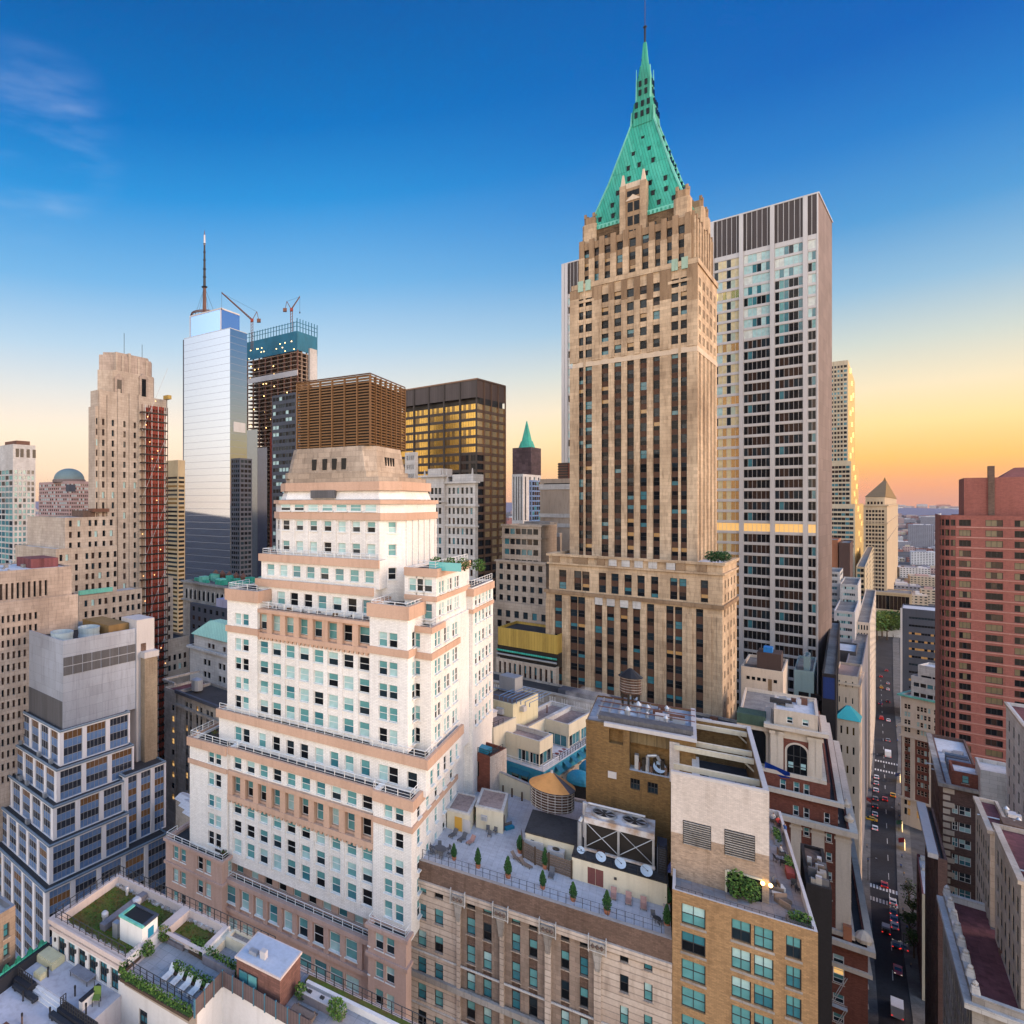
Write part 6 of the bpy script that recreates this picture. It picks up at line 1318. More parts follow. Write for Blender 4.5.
m = MB(); m.box(.8, 1.7, -.6, -.02, 1.6, 2.3, M_alum); m.box(.9, 1.6, -.63, -.6, 1.7, 2.2, M_steel); m.build('air_conditioner', r); m = MB(); m.box(L-.02, L+.06, .8, 1.9, 0, 2.2, M_brown); m.build('door', r)
# rear parapet wall of cream render with sloping top, and red party wall
def wallpath(name, label, cat, pts, z, hs, th, m, capm, grp=None):
    P = [at(px, py, z) for px, py in pts]; r = empty(name, P[0], 0, label, cat, grp); mb = MB(); cp = MB(); o = P[0]
    for i in range(len(P)-1):
        a_, c_ = P[i]-o, P[i+1]-o; d = (c_-a_).normalized(); n = Vector((-d.y, d.x, 0))*th; h0, h1 = hs[i], hs[i+1]
        v = [a_, c_, c_+n, a_+n]; mb.add([tuple(q) for q in v]+[(v[0].x, v[0].y, h0), (v[1].x, v[1].y, h1), (v[2].x, v[2].y, h1), (v[3].x, v[3].y, h0)], [(0, 1, 5, 4), (1, 2, 6, 5), (2, 3, 7, 6), (3, 0, 4, 7), (4, 5, 6, 7)], m)
        e = n.normalized()*.08; q = [a_-e, c_-e, c_+n+e, a_+n+e]; hh = [h0, h1, h1, h0]; cp.add([(q[k].x, q[k].y, hh[k]+.01) for k in range(4)]+[(q[k].x, q[k].y, hh[k]+.16) for k in range(4)], [(0, 1, 5, 4), (1, 2, 6, 5), (2, 3, 7, 6), (3, 0, 4, 7), (4, 5, 6, 7)], capm)
    mb.build('wall', r); cp.build('coping', r); return r
wallpath('parapet_wall', 'cream rendered wall with sloping grey coping behind the stair huts', 'wall', [(473, 786), (500, 790.5), (533, 802)], ZR, [2.7, 3.2, 2.6], .4, M_cream, M_steel)
for i, (px, py) in enumerate(((480, 788), (491, 790.5), (503, 793), (512, 796), (522, 800))):
    p = at(px, py+1, ZR); m = MB(); m.box(-.12, .12, -.12, .12, 0, 1.5, M_bark); tag(m.build('timber_post', None, loc=p, rz=TH2), '%s short brown post from the left in front of the cream sloping wall' % ORD[i], 'post', 'brown posts along the cream wall')
wallpath('party_wall', 'sloping red brick party wall beside the white stepped tower', 'wall', [(416, 838), (440, 802), (462, 771)], ZR, [4.4, 3.4, 1.8], .45, mat('old_red_brick', (.30, .12, .09), .9, .2, .3, kind='brick'), M_navy)
# conifers in pots
pc = empty('potted_conifer', (0, 0, 0), 0, 'x', 'potted plant', 'conifers in pots on the stone terrace')
m = MB(); m.lathe((0, 0, 0), [(.26, 0), (.36, .5), (.38, .55)], M_terra, 10); m.build('pot', pc)
m = MB(); rr = random.Random(6)
for k in range(420):
    t = rr.random()**.8; z = .5+t*2.1; rad = .48*(1-abs(t-.35)/.68)**.7 if abs(t-.35) < .66 else .05; a = rr.random()*6.283; rad *= rr.uniform(.65, 1.05)
    p = Vector((rad*math.cos(a), rad*math.sin(a), z)); s = .12*rr.uniform(.7, 1.3); u = Vector((math.cos(a+1.57), math.sin(a+1.57), 0)); m.add([p-u*s*.6, p+Vector((math.cos(a)*.07, math.sin(a)*.07, s*.3)), p+u*s*.6, p+Vector((0, 0, s*1.6))], [(0, 1, 2, 3)], M_conif[k % 2])
m.lathe((0, 0, .5), [(.2, 0), (.36, .7), (.2, 1.5), (.02, 2.05)], M_conif[0], 8); m.build('foliage', pc)
spots = [(416.5, 846), (420.5, 840), (454, 860), (478, 868), (508, 878), (542.7, 889), (573, 901), (607, 914), (667, 928), (667.5, 906), (520, 853), (545, 869), (478, 826)]
labs = ['front conifer of the pair at the left corner of the stone terrace', 'rear conifer of the pair at the left corner of the stone terrace', 'potted conifer on the parapet just right of the grey dining table', 'potted conifer on the parapet in front of the larger stair hut', 'potted conifer on the parapet left of the wooden screen', 'potted conifer on the parapet just below the lone grey lounger', 'potted conifer on the parapet in front of the maroon doors', 'potted conifer on the parapet in front of the pink loungers', 'front conifer of the pair in the right corner of the terrace', 'rear conifer of the pair in the right corner of the terrace', 'potted conifer at the left end of the wooden screen', 'conifer in a terracotta pot before the middle of the wooden screen', 'potted conifer squeezed between the two cream stair huts']
for i, (s, l) in enumerate(zip(spots, labs)):
    p = at(s[0], s[1], ZR); o = pc if i == 0 else copy_tree(pc); o.location = p; o.rotation_euler = (0, 0, i*1.3); o['label'] = l; o.scale = (1+.1*math.sin(i*2.1),)*2+(1+.12*math.cos(i*1.7),)
# loungers and chairs
def lounger(fab, frm, label, grp):
    r = empty('sun_lounger', (0, 0, 0), 0, label, 'sun lounger', grp)
    m = MB(); m.box(-.33, .33, -.95, .35, .28, .34, fab); m.build('seat', r)
    m = MB(); m.T = Matrix.Translation((0, .35, .31)) @ Matrix.Rotation(math.radians(48), 4, 'X'); m.box(-.33, .33, 0, .8, -.03, .03, fab); m.T = None; m.build('backrest', r)
    for sx in (-.3, .3):
        for y in (-.85, .3): m = MB(); m.box(sx-.03, sx+.03, y-.03, y+.03, 0, .28, frm); m.build('leg', r)
    return r
def chair(fab, frm, label, grp):
    r = empty('garden_chair', (0, 0, 0), 0, label, 'chair', grp)
    m = MB(); m.box(-.26, .26, -.26, .26, .42, .47, fab); m.build('seat', r)
    m = MB(); m.T = Matrix.Translation((0, .25, .45)) @ Matrix.Rotation(math.radians(-12), 4, 'X'); m.box(-.26, .26, -.03, .03, 0, .5, fab); m.T = None; m.build('backrest', r)
    for sx in (-.24, .24):
        for y in (-.24, .24): m = MB(); m.box(sx-.025, sx+.025, y-.025, y+.025, 0, .42, frm); m.build('leg', r)
    return r
M_greyfab = mat('grey_sling', (.12, .12, .13), .8); M_pinkfab = mat('dusty_pink_sling', (.42, .24, .20), .8); M_whitefab = mat('white_cushion', (.72, .7, .68), .8); M_brfab = mat('brown_sling', (.24, .17, .13), .8)
lg = lounger(M_greyfab, M_df, 'x', 'loungers on the stone terrace'); lpk = lounger(M_pinkfab, M_df, 'x', 'loungers on the stone terrace'); lbr = lounger(M_brfab, M_df, 'x', 'loungers on the stone terrace')
used = set()
def put(o, px, py, z, rz, label, th=None, group=None):
    n = o if o.name not in used else copy_tree(o); used.add(o.name); n.location = at(px, py, z); n.rotation_euler = (0, 0, (TH2 if th is None else th)+rz); n['label'] = label
    if group: n['group'] = group
    return n
for src, px, py, rz, l in ((lg, 453.5, 836, -.3, 'leftmost grey lounger in front of the smaller stair hut'), (lg, 462.5, 840, -.3, 'grey lounger between another grey one and a pink one by the smaller stair hut'), (lpk, 471, 843, -.3, 'pink lounger by the corner of the smaller stair hut'),
        (lbr, 517, 860, 1.1, 'rear brown lounger left of the wooden screen'), (lbr, 525.5, 866, 1.1, 'front brown lounger left of the wooden screen'), (lg, 551.5, 876, 0, 'lone grey lounger against the right end of the wooden screen'),
        (lpk, 613.5, 897, 0, 'left one of three pink loungers along the cream wall'), (lpk, 628.5, 902, 0, 'middle one of three pink loungers along the cream wall'), (lpk, 643.5, 907, 0, 'right one of three pink loungers along the cream wall')): put(src, px, py, ZR, rz, l)
gc = chair(M_greyfab, M_df, 'x', 'garden chairs on the stone terrace')
for px, py, rz, l in ((488, 832, .2, 'left grey chair against the larger stair hut'), (495, 833.5, -.2, 'right grey chair against the larger stair hut'), (489.5, 837, .1, 'low grey chair in front of two others by the larger stair hut'), (654, 919, .4, 'grey chair standing left at the bistro table in the right corner'), (661, 925, -1.2, 'grey chair standing right at the bistro table in the right corner')): put(gc, px, py, ZR, rz, l)
def table(px, py, r_, h, m_, label, th=TH2, z=ZR, square=None):
    r = empty('garden_table', at(px, py, z), th, label, 'table'); m = MB()
    if square: m.box(-square[0], square[0], -square[1], square[1], h-.06, h, m_)
    else: m.lathe((0, 0, h-.05), [(r_, 0), (r_, .05)], m_, 16)
    m.build('tabletop', r)
    for i in range(4):
        m = MB(); a = .785+i*1.571; q = (square[0]*.9*(1 if math.cos(a) > 0 else -1), square[1]*.9*(1 if math.sin(a) > 0 else -1)) if square else (r_*.6*math.cos(a), r_*.6*math.sin(a)); m.box(q[0]-.03, q[0]+.03, q[1]-.03, q[1]+.03, 0, h-.06, M_df); m.build('leg', r)
    return r
table(440.5, 853, .9, .74, M_greyfab, 'round grey dining table with chairs at the left end of the terrace'); table(657, 923.5, .45, .72, M_df, 'small dark bistro table in the right corner of the stone terrace')
p0 = at(440.5, 853, ZR)
for i in range(6):
    a = i*1.047+.3; o = copy_tree(gc); o.location = p0+Vector((1.35*math.cos(a), 1.35*math.sin(a), 0)); o.rotation_euler = (0, 0, a-1.571); o['label'] = 'grey chair drawn up to the round grey dining table'; o['group'] = 'chairs around the dining table'
m = MB(); m.box(-.9, .9, -.3, .3, 0, .45, M_teal); m.box(-.9, .9, .25, .35, .45, .9, M_wood); tag(m.build('bench', None, loc=at(509, 829, ZR), rz=TH2+1.0), 'blue cushioned bench beside the larger stair hut', 'bench')
# wooden screen
r = empty('wooden_screen', at(521, 850, ZR), 0, 'weathered timber screen curving below the orange roofed water tank', 'screen'); o_ = at(521, 850, ZR); pts = [at(px, py, ZR)-o_ for px, py in ((521, 845), (523, 858), (535, 865), (549, 871), (571.5, 879))]
for a_, c_ in zip(pts, pts[1:]):
    m = MB(); d = (c_-a_).normalized(); n = Vector((-d.y, d.x, 0))*.06
    for k in range(7): z = .15+k*.33; m.add([tuple(q+Vector((0, 0, zz))) for zz in (z, z+.27) for q in (a_, c_, c_+n, a_+n)], [(0, 1, 5, 4), (1, 2, 6, 5), (2, 3, 7, 6), (3, 0, 4, 7), (4, 5, 6, 7)], M_wood)
    m.build('panel', r); m = MB(); m.box(c_.x-.09, c_.x+.09, c_.y-.09, c_.y+.09, 0, 2.6, M_bark); m.build('post', r)
for px, py, s, l in ((533, 846, 1.5, 'larger white condenser unit behind the wooden screen'), (556, 857, 1.1, 'smaller white condenser unit behind the wooden screen')):
    r = on2('condenser_unit', l, 'condenser', px, py, ZR+.9, 0, 'condensers behind the wooden screen'); m = MB(); m.box(-s, s, -s*.6, s*.6, 0, 1.1, M_alum); m.box(-s, s, -s*.6, s*.6, -.9, 0, M_steel); m.build('casing', r); m = MB(); m.lathe((0, 0, 1.1), [(s*.42, 0), (s*.42, .1), (s*.1, .1)], M_black, 14); m.build('fan', r)
# water tank with orange roof
pT = at(552, 806.5, 91.4); r = empty('water_tank', pT, 0, 'round wooden water tank with orange cone roof on the stone terrace', 'water tank')
m = MB(); m.lathe((0, 0, .3), [(3.1, 0), (3.1, 3.1)], M_wooddk, 32); m.build('barrel', r)
m = MB(); n = 32
M_orange = mat('orange_roof_felt', (.62, .30, .10), .85, .08, .12); M_roofseg = mat('grey_roof_felt', (.10, .10, .12), .85)
for i in range(n):
    a0, a1 = 2*math.pi*i/n, 2*math.pi*(i+1)/n; R_ = 3.35; m.add([(R_*math.cos(a0), R_*math.sin(a0), 3.4), (R_*math.cos(a1), R_*math.sin(a1), 3.4), (0, 0, 5.6)], [(0, 1, 2)], M_roofseg if 25 < i < 29 else M_orange)
m.lathe((0, 0, 3.3), [(3.35, 0), (3.35, .1)], M_roofseg, 32); m.lathe((0, 0, 5.45), [(.3, 0), (.2, .4)], M_steel, 8); m.build('roof', r)
for k in range(7):
    m = MB(); pts = [(3.16*math.cos(i*.2618), 3.16*math.sin(i*.2618), .55+k*.42) for i in range(25)]; m.path(pts, .045, M_palestone, 4); m.build('hoop', r)
m = MB()
for i in range(20): a = i*.314; m.bar((3.2*math.cos(a), 3.2*math.sin(a), .2), (3.2*math.cos(a), 3.2*math.sin(a), 3.3), .04, M_palestone if i % 3 else M_steel)
m.build('stave_frame', r)
A_ = b2.loc(at(525.5, 852, ZR)); r = on2('tank_platform', 'cream walled platform carrying the orange roofed water tank', 'platform', 525.5, 852)
m = MB(); m.box(0, 8.6, 0, 7.5, 0, 2.9, M_cream); m.build('wall', r); m = MB(); m.box(-.1, 8.7, -.1, 7.6, 2.9, 3.1, M_roofdk); m.build('deck', r); m = MB()
for k in range(9): m.box(6.9, 7.5, -.1, -.02, .3+k*.3, .36+k*.3, M_steel)
m.build('ladder', r)
# cooling tower on its cream plinth
A_ = at(572, 878.7, ZR); B_ = at(667, 907.7, ZR); L = (B_-A_).length; ra = math.atan2(B_.y-A_.y, B_.x-A_.x)
r = empty('plinth', A_, ra, 'long cream rendered plinth with maroon doors below the cooling tower', 'plinth'); m = MB(); m.box(0, L, 0, 9, 0, 3.0, M_cream); m.build('wall', r); m = MB(); m.box(-.05, L+.05, -.05, 9, 3.0, 3.15, M_roofdk); m.build('deck', r)
for i in range(2): m = MB(); m.box(1.9+i*.95, 2.8+i*.95, -.05, .05, .1, 2.3, mat('maroon_door', (.16, .055, .05), .6)); m.build('door', r)
m = MB(); m.box(5.0, 5.3, -.25, .02, 1.7, 1.95, M_df); m.build('lamp', r); m = MB()
for z in (3.6, 4.1): m.bar((.2, .1, z), (L-.2, .1, z), .03, M_df)
for i in range(8): m.bar((.2+(L-.4)*i/7, .1, 3.1), (.2+(L-.4)*i/7, .1, 4.1), .035, M_df)
m.build('railing', r)
ct = empty('cooling_tower', A_+Vector((0, 0, 3.15)), ra, 'rusty white cooling tower with two roof fans and cross-braced black intake', 'cooling tower'); CX0, CX1, CY0, CY1, CH = 1.4, L-1.5, 2.2, 6.4, 4.0
m = MB(); m.box(CX0, CX1, CY0+.3, CY1, .5, CH, M_black); m.build('intake', ct)
M_rusty = mat('rusty_white_paint', (.60, .58, .58), .6, .15, .1, col2=(.38, .26, .18), scale=1.5); m = MB(); m.box(CX0-.15, CX1+.15, CY0, CY1+.15, CH, CH+.8, M_rusty); m.build('casing', ct)
for k in range(2):
    cx = CX0+(CX1-CX0)*(.27+.46*k); cy = (CY0+CY1)/2+.1; m = MB(); m.lathe((cx, cy, CH+.8), [(1.55, 0), (1.5, .3), (1.4, .3), (1.38, .1)], M_steel, 28, False); m.lathe((cx, cy, CH+.85), [(1.38, 0), (.05, .03)], M_black, 24)
    for i in range(6): a = i*1.047; m.add([(cx+.2*math.cos(a), cy+.2*math.sin(a), CH+.95), (cx+1.3*math.cos(a-.15), cy+1.3*math.sin(a-.15), CH+.95), (cx+1.3*math.cos(a+.2), cy+1.3*math.sin(a+.2), CH+1.02)], [(0, 1, 2)], M_steel)
    m.build('fan', ct)
for a_, c_ in ((CX0, (CX0+CX1)/2), ((CX0+CX1)/2, CX1)):
    m = MB(); m.bar((a_, CY0+.2, .6), (c_, CY0+.2, CH), .06, M_steel); m.bar((a_, CY0+.2, CH), (c_, CY0+.2, .6), .06, M_steel); m.build('brace', ct)
for x in (CX0, (CX0+CX1)/2, CX1): m = MB(); m.box(x-.13, x+.13, CY0, CY0+.28, 0, CH, M_steel); m.build('post', ct)
m = MB(); m.box(CX0-.2, CX1+.2, CY0-.1, CY0+.25, .2, .5, M_rusty); m.build('sill', ct); m = MB()
m.path([(CX0-.7, CY0+.3, -.2), (CX0-.7, CY0+.3, CH-.2), (CX0-.4, CY0+.6, CH+.3), (CX0, CY0+1, CH+.3)], .3, M_steel, 10); m.path([(CX0-.4, CY1, -.2), (CX0-.4, CY1, CH+1.0)], .36, M_alum, 10); m.path([(CX0, CY1-.1, CH+1.05), (CX1-1, CY1-.1, CH+1.05)], .18, M_alum, 8); m.build('pipe', ct)
m = MB()
for k in range(14): m.box(CX1+.6, CX1+1.4, CY0-.5, CY0-.4, -.3+k*.3, -.24+k*.3, M_black)
for x in (CX1+.6, CX1+1.4): m.bar((x, CY0-.45, -.4), (x, CY0-.45, 4.0), .05, M_black)
m.box(CX1+.4, CX1+1.5, CY0, CY1-1, -.3, 3.2, M_navy); m.build('ladder', ct)
# satellite dishes
def dish(px, py, z, rad, label, face=0, grp='satellite dishes along the plinth edge'):
    r = empty('satellite_dish', at(px, py, z), TH2+face, label, 'satellite dish', grp); m = MB(); c = Vector((0, -.25, 1.1)); ax = Vector((.25, -.9, .45)).normalized(); u = ax.orthogonal().normalized(); v = ax.cross(u)
    n = 18; vs = [tuple(c-ax*rad*.25)]
    for k in (.5, 1.0):
        for i in range(n): a = 6.2832*i/n; vs.append(tuple(c+(u*math.cos(a)+v*math.sin(a))*rad*k-ax*rad*.25*(1-k*k)))
    m.add(vs, [(0, 1+i, 1+(i+1) % n) for i in range(n)]+[(1+i, 1+n+i, 1+n+(i+1) % n, 1+(i+1) % n) for i in range(n)], mat('dish_blue_grey', (.36, .46, .58), .5, .05, .06)); m.build('reflector', r)
    m = MB(); m.tube((0, 0, 0), (0, 0, 1.1), .05, M_df); m.tube(tuple(c-ax*rad*.2), (0, 0, 1.0), .04, M_df); m.build('mast', r); m = MB(); m.tube(tuple(c-v*rad*.9), tuple(c+ax*rad*.8), .025, M_df, 4); m.box(c.x+ax.x*rad*.8-.06, c.x+ax.x*rad*.8+.06, c.y+ax.y*rad*.8-.06, c.y+ax.y*rad*.8+.06, c.z+ax.z*rad*.8-.06, c.z+ax.z*rad*.8+.06, M_df); m.build('receiver', r)
for px, py, rd, l in ((581, 857, .48, 'smallest dish, at the left end of the plinth edge'), (601, 864, .62, 'second dish from the left on the plinth edge'), (620.5, 870.5, .66, 'third dish from the left on the plinth edge'), (646.5, 878, .7, 'largest dish, near the ladder at the right end of the plinth')): dish(px, py, 91.4, rd, l)
# ================================================================== tan brick building with roof terrace
b3 = Bld('tan_building', 'tan brick apartment building with wide teal windows and a planted roof terrace', 'apartment block', 818, 64.7, 35); b = b3; b.sub = 100
x0 = b.fx(672.3); zt = b.z(932.5); zr = lambda py: b.z(py, b.fx(690), 0); ZT = zt-1.0
rows = [(zr(905.5+27.8*i+20), zr(905.5+27.8*i)) for i in range(6)][::-1]
M_tw = [G_teal, G_teal2, G_pale, G_dark]
ST = Sty([[G_teal2, G_teal], [G_teal, G_teal], [G_dark2, G_teal], [G_teal2, G_teal], [G_dark, G_teal2], [G_teal, G_pale], [G_teal, G_teal], [G_lit2, G_teal]], 2, 2, .09, M_df)
b.tier(x0, 0, 0, 31, 0, zt, M_tanbrick, front=dict(cols=[(b.fx(a_)-x0, b.fx(c_)-x0) for a_, c_ in ((681.5, 705.5), (731.5, 751), (754, 773.5), (786, 801.5))], rows=rows, depth=.3, sty=ST), right=dict(wall=M_roofdk), roof=mat('terrace_flags', (.34, .27, .24), .85, .15, .2, kind='tile', scale=1.2, col2=(.22, .24, .28)), ph=1.0, pt=.3, cap=M_alum)
for r_ in rows[3:]:
    for a_, c_ in ((681.5, 705.5), (731.5, 773.5), (786, 801.5)): b.part('lintel').box(b.fx(a_)-.1, b.fx(c_)+.1, -.06, .02, r_[0]-.3, r_[0]-.05, M_greystone)
# white-washed plant tower and golden brick penthouse
sx = b.loc((59.2, 70.8, 0)); tx1, ty0 = sx.x, 5.0; tx0 = b.fx(671, ty0); ztw = 106.4
hole = 25.0
wm = b.part('plant_wall'); zl = 99.2
b.facade(wm, (tx0, ty0), (tx1, ty0), zl, ztw, mat('pale_washed_brick', (.66, .58, .52), .85, .1, .16, kind='brick', scale=.9), cols=[(b.fx(683, ty0)-tx0, b.fx(711, ty0)-tx0), (b.fx(724, ty0)-tx0, b.fx(755, ty0)-tx0)], rows=[(b.z(859, b.fx(740, ty0), ty0), b.z(831, b.fx(740, ty0), ty0))], depth=.4, sty=Sty([[M_black]], 1, 1, 0), skip=lambda c, r: True)
b.facade(wm, (tx0, ty0), (tx1, ty0), ZT, zl, mat('stained_brick', (.46, .34, .25), .9, .2, .25, kind='brick', scale=.9))
b.facade(wm, (tx1, ty0), (tx1, ty0+hole), ZT, ztw, M_whitewash); b.facade(wm, (tx1, ty0+hole), (tx0, ty0+hole), ZT, ztw, M_whitewash)
for a_, c_, zlo, zhi in ((683, 711, (b.z(850.5, b.fx(711, ty0), ty0)), b.z(826.5, b.fx(711, ty0), ty0)), (724.5, 755, b.z(862, b.fx(755, ty0), ty0), b.z(836, b.fx(755, ty0), ty0))):
    lv = MB(); xa, xb = b.fx(a_, ty0), b.fx(c_, ty0); lv.box(xa, xb, ty0-.06, ty0+.02, zlo, zhi, M_black); nn = 11
    for k in range(nn): z = zlo+(zhi-zlo)*k/nn; lv.box(xa+.05, xb-.05, ty0-.2, ty0-.06, z+.06, z+.16, M_greystone)
    lv.build('louvre', b.root)
w2 = b.part('well'); t_ = .5
for q in ((tx0, tx1, ty0, ty0+t_), (tx1-t_, tx1, ty0+t_, ty0+hole), (tx0, tx1-t_, ty0+hole-t_, ty0+hole)): w2.box(q[0], q[1], q[2]+.02, q[3], ztw-.02, ztw+.3, M_alum)
w2.box(tx0+.3, tx1-.55, ty0+.55, ty0+hole-.55, ZT, ztw-6, M_roofdk)
w2.quad((tx1-.52, ty0+.5, ztw-6), (tx1-.52, ty0+hole-.5, ztw-6), (tx1-.52, ty0+hole-.5, ztw), (tx1-.52, ty0+.5, ztw), M_goldbrick); w2.quad((tx0, ty0+hole-.52, ztw-6), (tx1-.5, ty0+hole-.52, ztw-6), (tx1-.5, ty0+hole-.52, ztw), (tx0, ty0+hole-.52, ztw), M_goldbrick)
bm = b.part('beam'); M_beam = mat('cream_steel', (.62, .55, .42), .6, .1, .15)
for y in (ty0+4.5, ty0+12, ty0+15, ty0+23.5): bm.box(tx0+.2, tx1-.5, y-.25, y+.25, ztw-.9, ztw-.25, M_beam); bm.bar((tx1-1.6, y, ztw-.8), (tx1-.5, y, ztw-1.9), .12, M_beam)
we = b.part('well_plant'); rr = random.Random(2)
for k in range(2): we.box(tx0+3.6, tx1-2.4, ty0+2+k*5.5, ty0+6.4+k*5.5, ztw-6, ztw-3.4, mat('teal_grey_steel', (.09, .16, .20), .5, .2, .2)); we.lathe((tx0+5.4, ty0+4.2+k*5.5, ztw-3.4), [(1.4, 0), (1.4, .5), (1.2, .5), (.3, .2)], M_steel, 20); we.lathe((tx0+8, ty0+4.2+k*5.5, ztw-3.4), [(1.1, 0), (1.1, .5), (.9, .5), (.3, .2)], M_steel, 20)
for i in range(8): we.box(tx1-3.6+i*.26, tx1-3.5+i*.26, ty0+1.5, ty0+7, ztw-3.3, ztw-2.9, M_palestone)
for i in range(14): we.box(tx0+2.2, tx0+3.0, ty0+7+i*.5, ty0+7.3+i*.5, ztw-5.6, ztw-2, M_palestone)
# golden penthouse
gy = b.loc(at(620, 889, ZR)).y+9.2; gx0 = b.fx(586, gy); gx1 = b.fx(696, gy); zg = b.z(736, b.fx(671, gy), gy)
gm = b.part('penthouse')
xr_ = b.fx(629.5, gy); xs_ = b.fx(670, gy); zq = lambda py, px: b.z(py, b.fx(px, gy), gy)
b.facade(gm, (gx0, gy), (xr_, gy), 70, zg, M_goldbrick, cols=[(b.fx(609, gy)-gx0, b.fx(623, gy)-gx0)], rows=[(zq(744, 616), zq(729.5, 616))], depth=1.2, sty=Sty([[M_goldbrick]], 1, 1, 0))
zla, zlb = zq(772, 640), zq(746, 640)
b.facade(gm, (xr_, gy), (xs_, gy), 70, zla, M_goldbrick, cols=[(.1, b.fx(640, gy)-xr_), (b.fx(647.5, gy)-xr_, b.fx(658, gy)-xr_)], rows=[(zq(791, 640), zq(780, 640))], depth=.3, sty=Sty([[G_dark2, G_dark]], 3, 2, .09, M_df))
b.facade(gm, (xr_, gy+2.2), (xs_, gy+2.2), zla, zlb, M_goldbrick); b.facade(gm, (xr_, gy+.9), (xs_, gy+.9), zlb, zg, mat('weathered_panel', (.22, .16, .08), .8, .2, .3, kind='rib', scale=3))
gm.quad((xr_, gy, zla), (xs_, gy, zla), (xs_, gy+2.2, zla), (xr_, gy+2.2, zla), M_rooflt); gm.quad((xr_, gy+2.2, zlb), (xs_, gy+2.2, zlb), (xs_, gy+.9, zlb), (xr_, gy+.9, zlb), M_brown); gm.quad((xr_, gy, zla), (xr_, gy+2.2, zla), (xr_, gy+2.2, zg), (xr_, gy, zg), M_goldbrick)
gm.box(xs_-.05, xs_+1.1, gy-.1, gy+2.3, zla-.4, zg-.8, mat('pale_washed_brick', (.66, .58, .52)))
b.facade(gm, (xs_, gy+.2), (gx1, gy+.2), 70, zg, M_goldbrick, cols=[(1.5, 3.6)], rows=[(ztw-.6, zg-1.2)], depth=.3, sty=Sty([[M_greyvent]], 1, 1, .1, M_df))
b.facade(gm, (gx1, gy+.2), (gx1, gy+15), ztw-7, zg, M_goldbrick); b.facade(gm, (gx0, gy+15), (gx0, gy), 0, zg, M_goldbrick); b.facade(gm, (gx1, gy+15), (gx0, gy+15), 0, zg, M_goldbrick)
gr_ = b.part('penthouse_roof'); gr_.add([(gx0, gy, zg-.3), (gx1, gy, zg-.3), (gx1, gy+15, zg-.3), (gx0, gy+15, zg-.3)], [tuple(range(4))], mat('silver_roof', (.40, .42, .46), .8, .15, .3))
for q in ((b.fx(604, gy), gx1+.1, gy-.25, gy+.5), (gx1-.5, gx1+.1, gy+.5, gy+15)): gr_.box(q[0], q[1], q[2], q[3], zg-.25, zg+.3, M_alum)
gr_.box(gx0-.05, b.fx(604, gy)-.02, gy-.06, gy+.5, zg-.25, zg+.1, M_goldbrick)
gp = b.part('gantry')
gp.box(gx0+1.5, gx1-.3, gy+1.0, gy+3.2, zg+.3, zg+.9, M_greyvent)
for k in range(8): gp.box(gx0+1+k*1.3, gx0+1.2+k*1.3, gy+4, gy+14, zg-.2, zg+.1, M_steel)
for y in (gy+6, gy+9, gy+12): gp.bar((gx0+1, y, zg+.8), (gx1, y, zg+.8), .08, M_brownsteel)
le = b.part('ledge_plant')
for i in range(9): x = xr_+.6+i*.45; le.box(x, x+rr.uniform(.2, .5), gy+.6, gy+1.5, zla, zla+rr.uniform(.6, 2.2), rr.choice([M_steel, M_brownsteel, M_black, M_brown]))
le.path([(xr_+2.2, gy+.7, zla), (xr_+2.2, gy+.7, zla+2.3), (xr_+3.3, gy+.7, zla+2.6), (xr_+4, gy+.9, zla+1.2)], .22, M_steel, 8); le.box(b.fx(608, gy), b.fx(616.5, gy), gy-.12, gy, zq(778, 612), zq(771.5, 612), M_alum)
GP = (gx0, gx1, gy, zg)
b.finish()
q = b3.W(b3.fx(659.5, gy+.8), gy+.8); dp = Vector((q[0], q[1], zla)); dish(X0+dp.x/dp.y*F, YH+(H-zla)/dp.y*F, zla, .8, 'pale dish on the ledge of the golden brick penthouse', 0, None)
# timber water tank on the penthouse roof
q = b3.W(b3.fx(630.5, gy+12), gy+12); pT = Vector((q[0], q[1], zg+1.5)); r = empty('roof_tank', pT, 0, 'small dark wooden water tank with pointed black roof at the foot of the skyscraper', 'water tank'); s_ = pT.y/F
m = MB(); m.lathe((0, 0, .6), [(9.2*s_, 0), (8.8*s_, 16*s_)], M_wooddk, 20); m.build('barrel', r); m = MB(); m.lathe((0, 0, .6+16*s_), [(11*s_, 0), (.2, 8*s_)], M_black, 12); m.build('roof', r)
for k in range(6): m = MB(); m.path([(9.3*s_*math.cos(i*.349), 9.3*s_*math.sin(i*.349), .9+k*2.6*s_) for i in range(19)], .05, M_greystone, 4); m.build('hoop', r)
for sx_ in (-1, 1):
    for sy_ in (-1, 1): m = MB(); m.box(sx_*5*s_-.12, sx_*5*s_+.12, sy_*5*s_-.12, sy_*5*s_+.12, -2.6, .6, M_black); m.build('leg', r)
